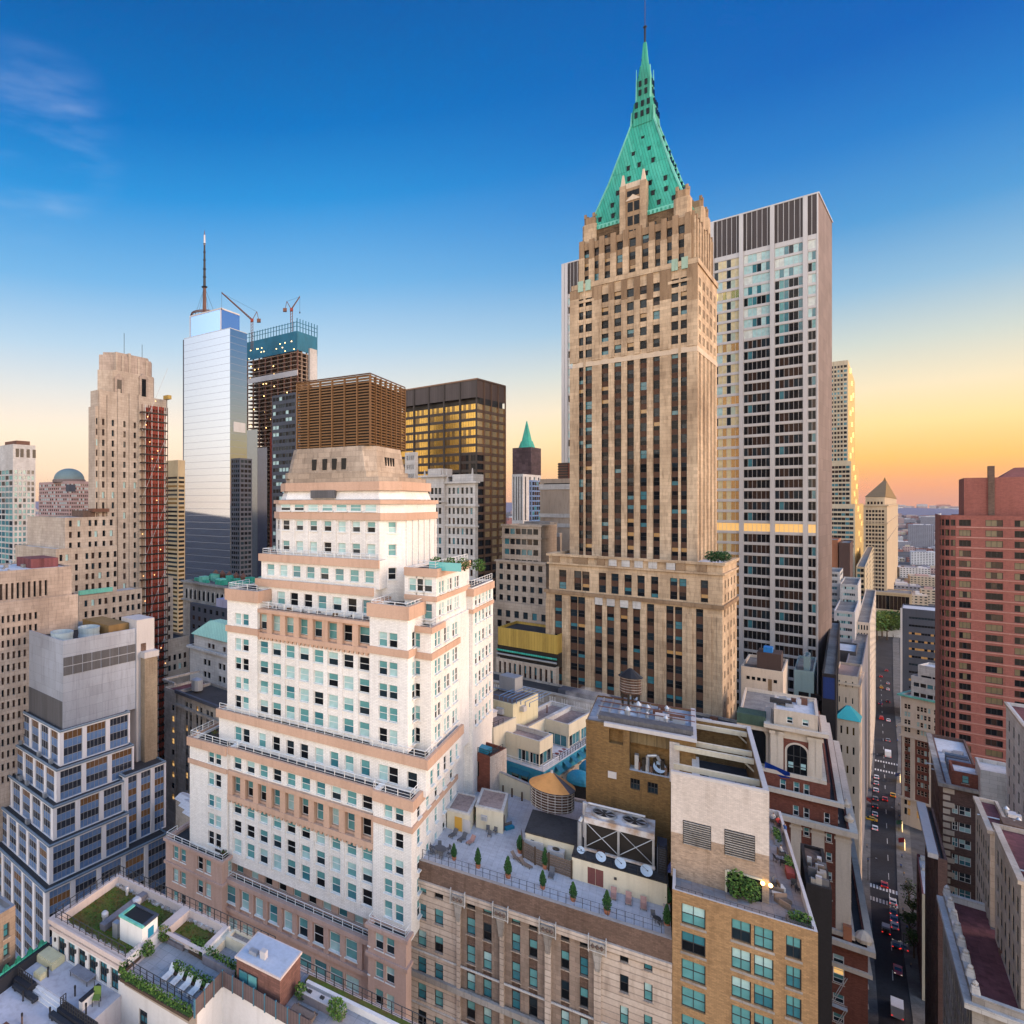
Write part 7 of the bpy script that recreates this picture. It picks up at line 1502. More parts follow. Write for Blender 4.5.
# things on the tan terrace
def on3(px, py, z=None): return at(px, py, ZT if z is None else z)
TH3 = -b3.th
def bush(label, p, rx, ry, rz_, n, size, seed, mats=None, cat='shrub', name='shrub', planter=None, grp=None, rot=0, stem=True):
    r = empty(name, p, rot, label, cat, grp); m = MB(); m.leaves((0, 0, rz_*1.05), rx, ry, rz_, None, n, size, seed, mats or M_leaf); m.build('foliage', r); m = MB()
    if planter: m.box(-rx, rx, -ry, ry, 0, .4, planter); m.build('planter', r)
    elif stem:
        for k in range(4): a = k*1.6; m.tube((0, 0, 0), (rx*.5*math.cos(a), ry*.5*math.sin(a), rz_), .05, M_bark, 5, .02)
        m.build('stem', r)
    return r
bush('tall feathery tree in a planter on the tan terrace, left one', on3(737, 899), 1.2, .9, 1.7, 420, .17, 3, cat='potted tree', name='potted_tree', grp='trees before the terrace doorway'); bush('shorter feathery tree in a planter on the tan terrace, right one', on3(751, 903), 1.0, .8, 1.4, 330, .16, 4, cat='potted tree', name='potted_tree', grp='trees before the terrace doorway')
bush('low evergreen in the front right corner of the tan terrace', on3(801, 925), 1.2, .7, .7, 300, .16, 5, rot=TH3, planter=M_wood)
bush('clipped green hedge box at the middle of the tan terrace edge', on3(789, 868), .5, 2.0, .55, 320, .14, 6, rot=TH3, planter=M_steel); bush('clipped green hedge box at the far end of the tan terrace edge', on3(777, 838), .4, 2.4, .5, 320, .14, 7, rot=TH3, planter=M_steel)
m = MB(); r = empty('tarpaulin_cover', on3(686, 874), TH3, 'dark blue tarpaulin over furniture on the tan terrace', 'tarpaulin'); rr = random.Random(1); vs = []
for j in range(7):
    for i in range(12): vs.append((-1.9+i*.34, j*.32-.9, max(0.02, (1.5-abs(i-4)*.16)*(1-abs(j-3)*.2)+rr.uniform(-.12, .12)) if 0 < i < 11 and 0 < j < 6 else .02))
m.add(vs, [(j*12+i, j*12+i+1, (j+1)*12+i+1, (j+1)*12+i) for j in range(6) for i in range(11)], mat('navy_tarp', (.008, .022, .12), .45, .2, .1)); m.build('tarpaulin', r)
sc_ = [(778, 896, .55, .4), (783, 903, .7, .45), (775, 886, .4, .6), (781, 890, .5, .5), (787, 908, .6, .3)]
for i, (px, py, s, h) in enumerate(sc_):
    m = MB(); m.box(-s, s, -s*.6, s*.6, 0, h, [M_palestone, M_wood, M_greyfab][i % 3]); m.box(-s, s, s*.4, s*.6, h, h+.45, [M_wood, M_brfab, M_greyfab][i % 3]); tag(m.build('outdoor_sofa', None, loc=on3(px, py), rz=TH3+.6*i), ['pale outdoor sofa nearest the lit wall lamps', 'timber outdoor sofa nearest the front parapet of the tan terrace', 'grey outdoor seat below the wall lamps', 'pale seat in the cluster on the tan terrace', 'wooden seat beside the front right corner shrub'][i], 'sofa', 'outdoor seats on the tan terrace')
bg3 = [chair(M_df, M_df, 'x', 'black chairs on the tan terrace')]
for i, (px, py, l) in enumerate(((794, 888, 'black chair by the right parapet, left of a small table'), (799, 893, 'black chair by the right parapet, nearest the front corner'), (777, 862, 'black chair near the seated people, left one'), (783, 866, 'black chair near the seated people, right one'))): put(bg3[0], px, py, ZT, i, l, TH3)
m = MB(); m.box(-1.0, 1.0, -.4, .4, 0, .8, mat('rust_red_box', (.25, .05, .04))); tag(m.build('storage_chest', None, loc=on3(790, 876), rz=TH3+1.57), 'rust red storage chest on the tan terrace', 'chest')
M_lampg = mat('wall_lamp_glow', (1, .7, .25), .5, 0, 0, emit=9, ecol=(1, .6, .15))
for i, (px, py) in enumerate(((764.5, 886.5), (770, 884.5))):
    p = Vector((59.2, 70.8, 0)); q = b3.W(tx1-(.6 if i == 0 else -.1), ty0-.15); r = empty('wall_lamp', Vector((q[0], q[1], ZT+2.3)), TH3, ['left glowing wall lamp at the corner of the pale plant tower', 'right glowing wall lamp at the corner of the pale plant tower'][i], 'lamp', 'lamps on the plant tower'); m = MB(); m.blob((0, -.1, 0), .2, .2, .24, M_lampg, 1, 8, 6, 0); m.build('globe', r); m = MB(); m.box(-.06, .06, -.05, .1, -.15, .15, M_df); m.build('bracket', r)
dx = MB(); q0 = b3.fx(727, ty0); dx.box(q0, b3.fx(762, ty0), ty0-.08, ty0+.02, ZT, ZT+2.5, G_dark); dx.box(q0-.2, q0, ty0-.16, ty0+.02, ZT, ZT+2.6, M_cream); dx.box(q0, b3.fx(762, ty0), ty0-.16, ty0-.02, ZT+2.5, ZT+2.7, M_cream); dx.build('doorway', b3.root)
rl = MB(); 
for i in range(20): x = x0+.3+i*(-x0-.6)/19; rl.box(x-.025, x+.025, .35, .4, ZT, ZT+1.3, M_df)
rl.bar((x0+.3, .37, ZT+1.3), (-.3, .37, ZT+1.3), .03, M_df); rl.build('railing', b3.root)
# ================================================================== restaurant block behind the stone terrace
b = Bld('rooftop_restaurant', 'cream rooftop restaurant with glazed terrace walls and a skirt of blue awnings', 'restaurant', 539.7, 116, 49); zt = b.z(741.5); zg0, zg1 = b.z(768), b.z(754.5)
P = lambda px, py: b.at(px, py, zt)
xl = b.fx(493.6); ya = P(553, 734).y; q1 = P(528.5, 727); q2 = P(568.6, 724.8); yb_ = P(594, 710.8).y; ym = P(546.7, 718.8).y
ya = max(2.5, ya); xi = min(-1.5, q1.x); x2 = q2.x
S_gl = Sty([[G_teal2, G_dark2, G_dark, G_teal2]], 3, 1, .1, M_wf, None, per=True)
def vol(x0, x1, y0, y1, gf, gr):
    b.tier(x0, x1, y0, y1, zg1, zt, M_cream, roof=mat('pink_gravel', (.40, .30, .27)), ph=.9, pt=.4, cap=M_palestone)
    b.tier(x0+.1, x1-.1, y0+.1, y1-.1, 0, zg1, M_cream, front=dict(cols=gf, rows=[(zg0+.1, zg1-.1)], depth=.2, sty=S_gl), right=dict(cols=gr, rows=[(zg0+.1, zg1-.1)], depth=.2, sty=S_gl), roof=False)
Lx = -xl
vol(xl, 0, 0, ya, [(Lx*.52, Lx*.76), (Lx*.77, Lx-.3)], [(.2, ya-.4)])
vol(xl, xi, ya, yb_, [], [(.3, 3), (3.3, 6)])
vol(xi, x2, ym, yb_, [(.4, x2-xi-.6)], [(.4, (yb_-ym)*.45), ((yb_-ym)*.5, (yb_-ym)*.9)])
b.tier(xl-.3, 1.2, -1.2, yb_+2, 0, zg0-2.6, M_ivory, right=dict(cols=even(yb_+3.2, 6, 1.4, 1), rows=[(zg0-9, zg0-6.8), (zg0-5.5, zg0-3.3)], depth=.3, sty=S_hungb), roof=False)
b.part('roof_deck').box(xl-.3, 1.3, -1.3, yb_+2, zg0-2.6, zg0, M_teal); b.part('roof_deck').box(xl, 1.3, -1.3, yb_+2, zg0+.002, zg0+.1, M_rooflt)
aw = b.part('skirt'); aw.box(xl-.3, 1.35, -1.45, -1.3, zg0-3.3, zg0-.2, M_teal)
for i, x in enumerate(even(1.2-xl, 5, 1.9, .6)):
    if i in (0, 2, 3): 
        a_, c_ = xl+x[0], xl+x[1]; m = MB(); m.add([(a_, -1.5, zg0-.8), (c_, -1.5, zg0-.8), (c_, -2.4, zg0-1.5), (a_, -2.4, zg0-1.5)], [(0, 3, 2, 1), (0, 1, 2, 3)], M_teal); m.build('awning', b.root); b.w.append(((a_+.3, -1.52, zg0-3.1), 0, 1.3, 1.6, S_hungb, 1, Vector((0, -1))))
for i, y in enumerate(even(yb_+2, 8, 1.7, .3)):
    a_, c_ = y; m = MB(); m.add([(1.32, a_-1, zg0-.3), (1.32, c_-1, zg0-.3), (2.4, c_-1, zg0-1.2), (2.4, a_-1, zg0-1.2)], [(0, 3, 2, 1), (0, 1, 2, 3)], mat('blue_awning', (.03, .25, .40), .7)); m.build('awning', b.root); b.w.append(((1.24, a_-.7, zg0-2.5), math.pi/2, 1.2, 2, S_hungb, 4, Vector((1, 0))))
b.rail([(-.2, ya+.3), (1.1, ya+.3), (1.1, yb_)], zg0+.1, 1.0, M_df, 1.2); b.rail([(xl, -1.1), (1.1, -1.1), (1.1, ya)], zg0+.1, .9, M_wf, 2)
pe_ = b.part('chimney_pipe')
for px, py in ((547, 713), (513, 728)): p = b.at(px, py, zt-.9); pe_.tube((p.x, p.y, zt-.9), (p.x, p.y, zt+.8), .12, M_brownsteel)
b.finish(); RB = b
tq = RB.W(-.3, ya+1.5)
for i in range(3):
    p = RB.W(.1, ya+1.6+i*1.6); r = empty('garden_table', (p[0], p[1], zg0+.1), 0, ['nearest small red table on the restaurant terrace', 'middle small red table on the restaurant terrace', 'farthest small red table on the restaurant terrace'][i], 'table', 'restaurant terrace tables'); m = MB(); m.lathe((0, 0, .7), [(.4, 0), (.4, .05)], mat('dark_red_top', (.2, .04, .04)), 12); m.build('tabletop', r); m = MB(); m.tube((0, 0, 0), (0, 0, .7), .05, M_df); m.build('leg', r)
# round teal awnings right of the tank
for i, (px, py) in enumerate(((580, 783), (593, 772))):
    r = empty('round_awning', at(px, py, 88), -math.radians(40), ['nearer domed teal awning between water tank and golden penthouse', 'farther domed teal awning between water tank and golden penthouse'][i], 'awning', 'domed teal awnings'); m = MB(); m.lathe((0, 0, .3), [(2.3*math.cos(a*.2618), 2.0*math.sin(a*.2618)) for a in range(6)]+[(.1, 2.0)], M_teal, 18); m.build('canopy', r); m = MB(); m.box(-1.8, 1.8, -1.4, 1.6, -20, .3, M_roofdk); m.build('base', r)
# yellow annex with blue roof railing
b = Bld('yellow_annex', 'pale yellow rooftop annex with blue roof railings between white tower and restaurant', 'roof annex', 513, 124, 49); zt = b.z(704.5); xl = b.fx(478); D = b.fy(538)
b.tier(xl, 0, 0, D, 0, zt, mat('pale_yellow_render', (.60, .54, .36), .85, .06, .12), front=dict(cols=[(-xl*.25, -xl*.4)], rows=[(zt-2.6, zt-.7)], depth=.2, sty=S_far), roof=mat('brown_roof', (.13, .10, .09)), ph=.2)
rl = b.part('railing'); M_bsteel = mat('blue_steel', (.10, .20, .38), .5)
for k in range(8): rl.bar((xl*.45+k*.9, 1, zt+.8), (xl*.45+k*.9, D-.5, zt+.8), .07, M_bsteel); rl.box(xl*.45+k*.9-.06, xl*.45+k*.9+.06, 1, 1.12, zt, zt+.8, M_bsteel)
for y in (1, D*.5, D-.5): rl.bar((xl+.3, y, zt+.8), (-.2, y, zt+.8), .06, M_bsteel)
au = b.part('air_conditioner'); au.box(-3.2, -1.8, -.8, -.02, zt-2.4, zt-1.2, M_alum); au.box(.02, .8, 3, 4.3, zt-2.0, zt-1.0, M_alum)
b.part('duct').box(xl+1, xl+4.5, D-4, D-.5, zt, zt+3.2, M_steel); b.finish()
b = Bld('grey_annex', 'low cream annex with a silver vent hood below the yellow annex', 'roof annex', 494, 118, 49); zt = b.z(728); xl = b.fx(466); 
b.tier(xl, 0, 0, 9, 0, zt, M_cream, front=dict(cols=[(-xl*.42, -xl*.6)], rows=[(zt-4.2, zt-2)], depth=.2, sty=S_far), roof=mat('pink_gravel', (.4, .3, .27)), ph=.2); h = b.part('vent_hood'); h.box(-5, -2, 2.5, 5, zt+.6, zt+1.7, M_alum); h.prism([(-5.2, 2.3), (-1.8, 2.3), (-1.8, 5.2), (-5.2, 5.2)], zt+1.7, zt+2.3, M_alum, None, [(-4, 3), (-3, 3), (-3, 4.4), (-4, 4.4)]); b.rail([(xl, .2), (-.2, .2), (-.2, 4)], zt, .9, M_df); b.finish()
b = Bld('red_brick_annex', 'small red brick annex with dark doorway at the back corner of the white tower', 'roof annex', 490, 108, 49); zt = b.z(757); xl = b.fx(466)
b.tier(xl, 0, 0, 6, 0, zt, M_redbrick, front=dict(cols=[(-xl*.35, -xl*.55)], rows=[(zt-4.2, zt-1.5)], depth=.3, sty=Sty([[G_dark]], 1, 1, 0)), right=dict(wall=M_whitewash), roof=M_roofdk, ph=.5); b.rail([(xl, .2), (-.2, .2), (-.2, 5)], zt, .9, M_df); b.part('planter').box(xl+.8, -1.2, 1, 3, zt-.3, zt+.6, M_teal); b.finish()
# ================================================================== ornate brick corner building
def arch(mb, x, y, hw, z0, zs, m, n=12, th=.12):
    pts = [(x-hw, z0), (x+hw, z0), (x+hw, zs)]+[(x+hw*math.cos(math.pi*i/n), zs+hw*math.sin(math.pi*i/n)) for i in range(1, n)]+[(x-hw, zs)]
    k = len(pts); mb.add([(a, y, c) for a, c in pts]+[(a, y+th, c) for a, c in pts], [tuple(range(k))]+[(i+k, (i+1) % k+k, (i+1) % k, i) for i in range(k)], m)
b = Bld('ornate_corner_building', 'red brick and cream stone corner building with tall arched top windows', 'office block', 868, 118, 41); zl = b.z(950); D = 62
x0 = b.fx(735)
SW = Sty([[G_dark2, G_pale], [G_dark, G_teal2], [G_dark2, G_teal], [G_dark, G_dark2]], 1, 2, .12, M_wf, M_creamst)
zr = lambda py, px=838, y=0: b.z(py, b.fx(px, y), y)
b.tier(x0, 0, 0, D, 0, zl, M_redbrick, front=dict(cols=[(q-x0-.8, q-x0+.8) for q in (b.fx(820), b.fx(838.5))], rows=[(zr(905+19.6*i), zr(896+19.6*i)) for i in range(8)][::-1], depth=.3, sty=SW), right=dict(cols=even(D, 16, 1.3, 1), rows=[(zr(905+19.6*i), zr(896+19.6*i)) for i in range(8)][::-1], depth=.3, sty=SW), roof=M_roofdk, ph=.6)
b.ledge(x0, 0, 0, D, zl-.7, 1.0, 1.0, M_creamst, sides='fr'); b.ledge(x0, 0, 0, D, zl-5.2, .8, .6, M_creamst, sides='fr')
b.w.append(((b.fx(838.5)-.8, -.05, zr(974)), 0, 1.6, 1.9, Sty([[G_lit]], 1, 2, .12, M_wf), 0, Vector((0, -1))))
y1 = 1.6; xm = b.fx(850, y1); zm = b.z(831, xm, y1); zz = lambda py, px=828: b.z(py, b.fx(px, y1), y1)
mc = [(b.fx(p-3, y1)-x0, b.fx(p+3, y1)-x0) for p in (806.5, 829)]
b.tier(x0, xm, y1, D, zl-.5, zm, M_redbrick, front=dict(cols=mc, rows=[(zz(842+19*i), zz(833.5+19*i)) for i in range(4)][::-1], depth=.3, sty=SW), right=dict(cols=even(D-y1, 16, 1.3, 1), rows=[(zz(842+19*i), zz(833.5+19*i)) for i in range(4)][::-1], depth=.3, sty=SW), roof=M_roofdk, ph=.6)
b.ledge(x0, xm, y1, D, zm-.9, 1.1, 1.1, M_creamst, sides='fr'); b.ledge(x0, xm, y1, D, zl+.4, .9, .7, M_creamst, sides='fr')
pl = b.part('pilaster')
for p, hw in ((818, .95), (844, 1.2), (796, .8)): x = b.fx(p, y1); pl.box(x-hw, min(xm+.12, x+hw), y1-.22, y1+.02, zl+1.4, zm-1, M_creamst); pl.box(x-hw-.2, min(xm+.3, x+hw+.2), y1-.4, y1+.02, zm-2.2, zm-1.7, M_creamst)
for i in range(10): q = y1+1.5+i*6; pl.box(xm-.02, xm+.2, q-.7, q+.7, zl+1.4, zm-1, M_creamst)
y2 = 3.2; xt = b.fx(838, y2); zt2 = b.z(803, xt, y2)
zy = lambda py, px=806: b.z(py, b.fx(px, y2), y2)
b.tier(x0, xt, y2, D, zm-.3, zt2, M_redbrick, front=dict(cols=[(b.fx(p-3, y2)-x0, b.fx(p+3, y2)-x0) for p in (796, 806.5, 827)], rows=[(zy(819.5), zy(808))], depth=.3, sty=SW), right=dict(cols=even(D-y2, 16, 1.3, 1), rows=[(zy(819.5), zy(808))], depth=.3, sty=SW), roof=M_roofdk, ph=.4)
b.ledge(x0, xt, y2, D, zt2-.6, .9, .9, M_creamst, sides='fr')
y3 = 5.0; x3 = b.fx(822, y3); z3 = b.z(734.5, x3, y3); z3b = b.z(781, x3, y3)
zx = lambda py, px=800: b.z(py, b.fx(px, y3), y3)
b.tier(x0, x3+1.2, y3-.6, D, zt2-.4, z3b, M_redbrick, front=dict(cols=[(b.fx(p-3, y3)-x0, b.fx(p+3, y3)-x0) for p in (783, 796.5, 806.5)], rows=[(zx(793), zx(782))], depth=.3, sty=SW), roof=M_roofdk, ph=.2)
xp = b.fx(770, y3)
b.tier(x0, x3, y3+2.2, 40, z3b-.4, z3-1, M_creamst, roof=M_roof, right=dict(cols=even(33, 5, 3, 2), rows=[(z3b+2, z3b+8)], depth=.5, sty=Sty([[G_dark]], 2, 3, .15, M_df)))
b.tier(xp, x3, y3, y3+14, z3b-.4, z3, M_creamst, roof=M_roof, ph=.4)
b.tier(xp+.6, x3-.6, y3+1, y3+14, z3, z3+3.4, M_creamst, front=dict(cols=[(b.fx(786.5, y3)-xp-.6, b.fx(793, y3)-xp-.6), (b.fx(802, y3)-xp-.6, b.fx(809, y3)-xp-.6)], rows=[(z3+.8, z3+2.2)], depth=.25, sty=SW), roof=M_rooflt, ph=.4)
b.ledge(xp, x3, y3, y3+14, z3-.4, .8, 1.0, M_creamst, sides='flr'); b.ledge(x0, x3, y3, 30, z3b-.4, .8, .7, M_creamst, sides='fr'); b.ledge(x0, xp, y3+2.2, 20, z3-2, .9, .9, M_creamst, sides='f')
aw_ = b.part('arch_window'); xa = b.fx(797, y3); hw = (b.fx(806.5, y3)-b.fx(786.5, y3))/2
aw_.box(xa-hw-1.0, xa+hw+1.0, y3-.08, y3+.02, z3b+.4, z3-2.2, M_redbrick); arch(aw_, xa, y3-.22, hw+.35, z3b+.4, zx(752, 797), M_creamst); arch(aw_, xa, y3-.3, hw, z3b+.4, zx(752, 797), G_dark)
for k in (-.33, .33): aw_.box(xa+hw*k-.07, xa+hw*k+.07, y3-.36, y3-.3, z3b+.4, zx(746, 797), M_df)
for py in (766, 756): aw_.box(xa-hw, xa+hw, y3-.37, y3-.3, zx(py, 797)-.08, zx(py, 797)+.08, M_df)
for k in (-.62, .62): aw_.box(xa+hw*k-hw*.25, xa+hw*k+hw*.25, y3-.34, y3-.3, zx(768, 797), zx(762.5, 797), G_pale)
xa2 = b.fx(757, y3+2.2); arch(aw_, xa2, y3+2.0, hw*.95+.35, z3b+.4, zx(733, 757)-1, M_creamst); arch(aw_, xa2, y3+1.92, hw*.95, z3b+.4, zx(733, 757)-1, G_dark)
for p in (774, 780, 812, 818.5): x = b.fx(p, y3); pl.box(x-.55, x+.55, y3-.35, y3+.02, z3b+.4, z3-.9, M_creamst); pl.box(x-.75, x+.75, y3-.5, y3+.02, z3-1.6, z3-.9, M_creamst)
rp = b.part('roof_plant'); rr = random.Random(5)
rp.box(x0, b.fx(766, 9), 6, 11, z3-1, z3+1.2, mat('green_tar', (.06, .10, .07))); rp.box(b.fx(770, 12), b.fx(792, 12), 11, 12.5, z3+3.4, z3+4.2, M_roofdk)
for i in range(7): x, y_ = rr.uniform(x3-7, x3-1), rr.uniform(y3+3, y3+12); rp.box(x, x+rr.uniform(.5, 1.4), y_, y_+rr.uniform(.5, 1.4), z3+2.9, z3+3.6+rr.random(), rr.choice([M_steel, M_alum, M_brownsteel]))
gl_ = b.part('finial')
for q in (6, 14): gl_.lathe((xm+.1, q, zm+.2), [(.6, 0), (.75, .7), (.3, 1.2), (.1, 1.7)], M_creamst, 10)
gl_.lathe((-.5, 2, zl+.3), [(1.2, 0), (1.4, .8), (.9, 1.6), (.2, 2.2)], M_creamst, 10); gl_.box(-3.4, -2.2, .4, 1.6, zl+.2, zl+3.0, M_terra)
fe = b.part('fire_escape')
for i in range(7):
    za = 4+i*6.2; xq = b.fx(843); fe.box(xq-2.2, xq+.6, -1.1, -.05, za, za+.12, M_palestone); fe.bar((xq-2, -.9, za), (xq+.3, -.5, za+6.2), .06, M_palestone); fe.bar((xq-1.7, -.9, za), (xq+.6, -.5, za+6.2), .06, M_palestone); fe.bar((xq-2.2, -1.1, za+1), (xq+.6, -1.1, za+1), .04, M_palestone)
b.finish(); bo = b
q = bo.W(b.fx(777, y3-.6), y3-.9); m = MB(); L = b.fx(790, y3)-b.fx(765, y3); m.add([(0, 0, 0), (L, -.1, -1.2), (L, .35, -3.4), (L*.6, .2, -3.0), (.3, .3, -2.6), (0, 0, -1.6)], [(0, 4, 3, 2, 1), (0, 5, 4), (0, 1, 2, 3, 4)], mat('blue_tarp', (.004, .06, .42), .5, .25, .1)); q = bo.W(b.fx(765, y3), y3-.75); tag(m.build('blue_tarpaulin', None, loc=(q[0], q[1], zx(763, 777)), rz=-bo.th), 'bright blue tarpaulin hanging below the arched windows', 'tarpaulin')
# dark netting between tan building and brick building
p = at(812, 884, 92)
b = Bld('netted_building', 'narrow building wrapped in black netting with cluttered roof right of the tan building', 'building', 820, 78, 39); zt = b.z(887)
b.tier(b.fx(806), b.fx(832), 0, 12, 0, zt, mat('black_netting', (.02, .018, .02), .9, .3, .2), right=dict(cols=[]), roof=M_brown, ph=.4); cl = b.part('roof_clutter'); rr = random.Random(77)
for i in range(18): x, y_ = rr.uniform(b.fx(806)+.3, b.fx(832)-.9), rr.uniform(.5, 7); cl.box(x, x+rr.uniform(.3, .9), y_, y_+rr.uniform(.3, .9), zt-.4, zt+rr.uniform(.1, .9), rr.choice([M_alum, M_palestone, M_bsteel, M_greystone, M_greyfab, M_wood]))
b.finish()
# blocks between the white columned tower and the street
b = simple('small_window_block', 'cream block with a row of six small windows behind the arched brick building', 'office block', 783, 168, 44, 741, 788, 672, M_creamst, fin=False); zt = b.z1
for i in range(6): b.w.append(((b.x0+1.2+i*(-b.x0-2)/6, -.05, zt-3.4), 0, .75, .9, S_far, 0, Vector((0, -1))))
b.part('roof_plant').box(b.fx(757, 2), -.5, 2, 9, zt-.5, zt+4.2, mat('brown_plant', (.07, .045, .04))); b.part('roof_plant').box(b.fx(763, 2), b.fx(772, 2), 3, 6, zt+4.2, zt+5.6, mat('blue_cover', (.02, .18, .5))); b.part('door').box(b.fx(768), b.fx(772), -.06, .02, zt-7, zt-2.5, M_tandk); b.finish()
b = simple('glass_penthouse', 'blue grey glazed penthouse beside the six-window cream block', 'penthouse', 814, 176, 44, 794, 817, 672, mat('blue_grey_glazing', (.18, .28, .32), .25, .1, .1, metal=.3), fin=False); b.tier(b.x0+2, -1, 2, 9, b.z1-.3, b.z1+3.8, mat('blue_grey_glazing', (.2, .3, .33)), roof=M_steel); b.w.append(((b.x0+1, -.05, b.z1-8), 0, 2.2, 1.8, S_far, 0, Vector((0, -1)))); b.w.append(((b.x0+3.6, -.05, b.z1-8), 0, 2.2, 1.8, S_far, 0, Vector((0, -1)))); b.finish()
b = simple('charcoal_block', 'windowless charcoal block with gravel roof beyond the cream rounded building', 'office block', 856, 262, 46, 830, 858, 652, mat('charcoal_render', (.10, .095, .10)), roof=M_rooflt, fin=False); b.part('roof_ball').lathe((-8, 5, b.z1), [(.4, -.3), (1.3, .8), (.9, 1.8), (.1, 2.1)], mat('gold_ball', (.5, .3, .06)), 12); b.finish()
b = simple('cream_oval_block', 'cream building with small oval windows and pink roof by the left kerb', 'office block', 858, 205, 47, 834, 862, 677, M_creamst, fin=False, roof=M_pink, rt=(4, 5, .2, .4), fr=(3, 5.5, .18, .35)); b.ledge(b.x0, 0, 0, b.y1, b.z1-3.2, .7, .6, M_creamst, sides='fr'); b.finish()
b = simple('turquoise_roof_block', 'narrow building with turquoise pyramid roof by the left kerb', 'office block', 859, 188, 47, 836, 863, 722, M_creamst, fin=False, maxd=7, fr=(3, 6, .3, .4), rt=(2, 6, .4, .4), sty=Sty([[G_golddk], [G_dark]], 1, 1, 0)); b.part('pyramid_roof').prism([(b.x0-.4, -.4), (.4, -.4), (.4, b.y1+.4), (b.x0-.4, b.y1+.4)], b.z1+.01, b.z1+3.5, mat('turquoise_copper', (.06, .46, .48), .5, .08, .08), None, [(b.x0*.6, b.y1*.4), (b.x0*.4, b.y1*.4), (b.x0*.4, b.y1*.6), (b.x0*.6, b.y1*.6)]); b.finish()
b = simple('shrouded_block', 'tall narrow block shrouded in black netting left of the turquoise roof', 'building', 836, 172, 44, 822, 840, 675, mat('black_netting', (.02, .018, .02)), fin=False); b.part('blue_sheet').box(b.x0+.2, -.3, -.1, -.02, b.z1-7, b.z1-1, mat('navy_sheet', (.01, .03, .14))); b.finish()
simple('plain_grey_block', 'plain grey block whose windowless flank lines the left kerb', 'office block', 862, 240, 46, 845, 868, 668, mat('grey_flank', (.23, .22, .24), .85, .1, .2))
# ================================================================== roof terrace building in the lower left
A0 = at(52.1, 918.2, 91.0)
b = Bld('garden_terrace_building', 'white building with sedum roof, paved sun terrace and french doors in the lower left', 'apartment block', 52.1, A0.y, 33.5); bt = b; b.sub = 100
M_stucco = mat('white_stucco', (.68, .66, .65), .8, .06, .1); M_band = mat('striped_coping', (.60, .50, .46), .85, .08, .1); PAV = mat('sun_terrace_paving', (.36, .36, .38), .85, .1, .15, kind='tile', scale=1.3); DECK = mat('pale_deck', (.50, .50, .56), .85, .08, .2)
SED = [mat('sedum_green', (.10, .15, .02), .95, .35, .1, col2=(.16, .11, .03), scale=1.2)]
YB = 10.6; ZU, ZP, ZD = 90.0, 89.8, 87.0
FD = Sty([[G_teal2, G_dark2, G_teal2], [G_dark2, G_teal2, G_dark2]], 2, 3, .1, M_df)
b.tier(0, 12, 0, YB, 0, 91, M_stucco, front=dict(cols=[(1.0+1.75*i, 2.2+1.75*i) for i in range(6)], rows=[(ZD+.05, ZD+2.35)], depth=.25, sty=FD), left=dict(cols=[(2, 3)], rows=[(80, 82)], depth=.2, sty=S_hung), roof=mat('sedum_bed', (.10, .15, .02), .95, .35, .1, col2=(.16, .11, .03), scale=1.2), ph=1.0, pt=.55, cap=M_band)
b.tier(12, 18.2, 5.4, YB, 0, 91, M_stucco, roof=mat('sedum_bed', (.1, .15, .02)), ph=1.0, pt=.55, cap=M_band, front=False)
b.ledge(0, 12, 0, 3, 90.5, .5, .35, M_band, sides='fl'); b.ledge(0, 12, 0, 3, 89.75, .35, .2, M_band, sides='fl')
b.tier(12, 21.8, 0, YB, 0, ZP, M_stucco, front=dict(cols=[(2.0, 3.2), (5.5, 6.7)], rows=[(84.6, 86.8)], depth=.25, sty=FD), roof=PAV, ph=.05, pt=.3, cap=M_band)
b.ledge(12, 21.8, 0, 1, ZP-1.4, 1.3, .12, mat('beige_band', (.42, .35, .29)), sides='f')
b.tier(21.8, 45, 4.2, YB+.2, 0, ZP, M_stucco, roof=PAV, ph=.05, cap=M_band)
# sedum clumps
sd = MB(); rr = random.Random(21)
for i in range(2600):
    x, y = rr.uniform(.7, 17.6), rr.uniform(.7, YB-.7)
    if (x > 12 and y < 6) or 7.9 < x < 12 and 2.6 < y < 5.6 or 4.9 < x < 5.9: continue
    s = rr.uniform(.06, .16); a = rr.random()*6.3; sd.add([(x-s*math.cos(a), y-s*math.sin(a), 90.01), (x+s*math.cos(a), y+s*math.sin(a), 90.01), (x, y, 90.01+rr.uniform(.06, .2))], [(0, 1, 2)], [M_leaf[1], mat('sedum_olive', (.14, .15, .02), .9), mat('sedum_rust', (.17, .09, .03), .9)][rr.randrange(3)])
o = tag(sd.build('sedum', b.root), None, None, None, 'stuff')
gb_ = b.part('planter_wall'); gb_.box(5.0, 5.8, 2.8, YB-.6, 90, 90.7, mat('grey_block_wall', (.22, .20, .22), .9, .15, .2)); gb_.box(18.2, 22.5, 5.4, 5.9, ZP, ZP+.9, mat('grey_block_wall', (.22, .2, .22))); gb_.box(18.2, 18.8, 5.9, YB-.6, ZP, ZP+.9, M_cream); gb_.box(22.0, 22.5, 5.9, 8.2, ZP, ZP+.9, mat('grey_block_wall', (.22, .2, .22)))
b.rail([(.3, 9.8), (.3, .3), (11.7, .3)], 91, 1.1, M_df, 1.0); b.rail([(.3, YB-.3), (24.5, YB-.3)], 91, 1.3, M_df, .9); b.rail([(27.4, YB-.1), (44, YB-.1)], ZP, 1.2, M_df, 1.0); b.rail([(12.1, .2), (21.6, .2)], ZP+.2, 1.0, M_df, .9)
gv = MB(); rr = random.Random(5)
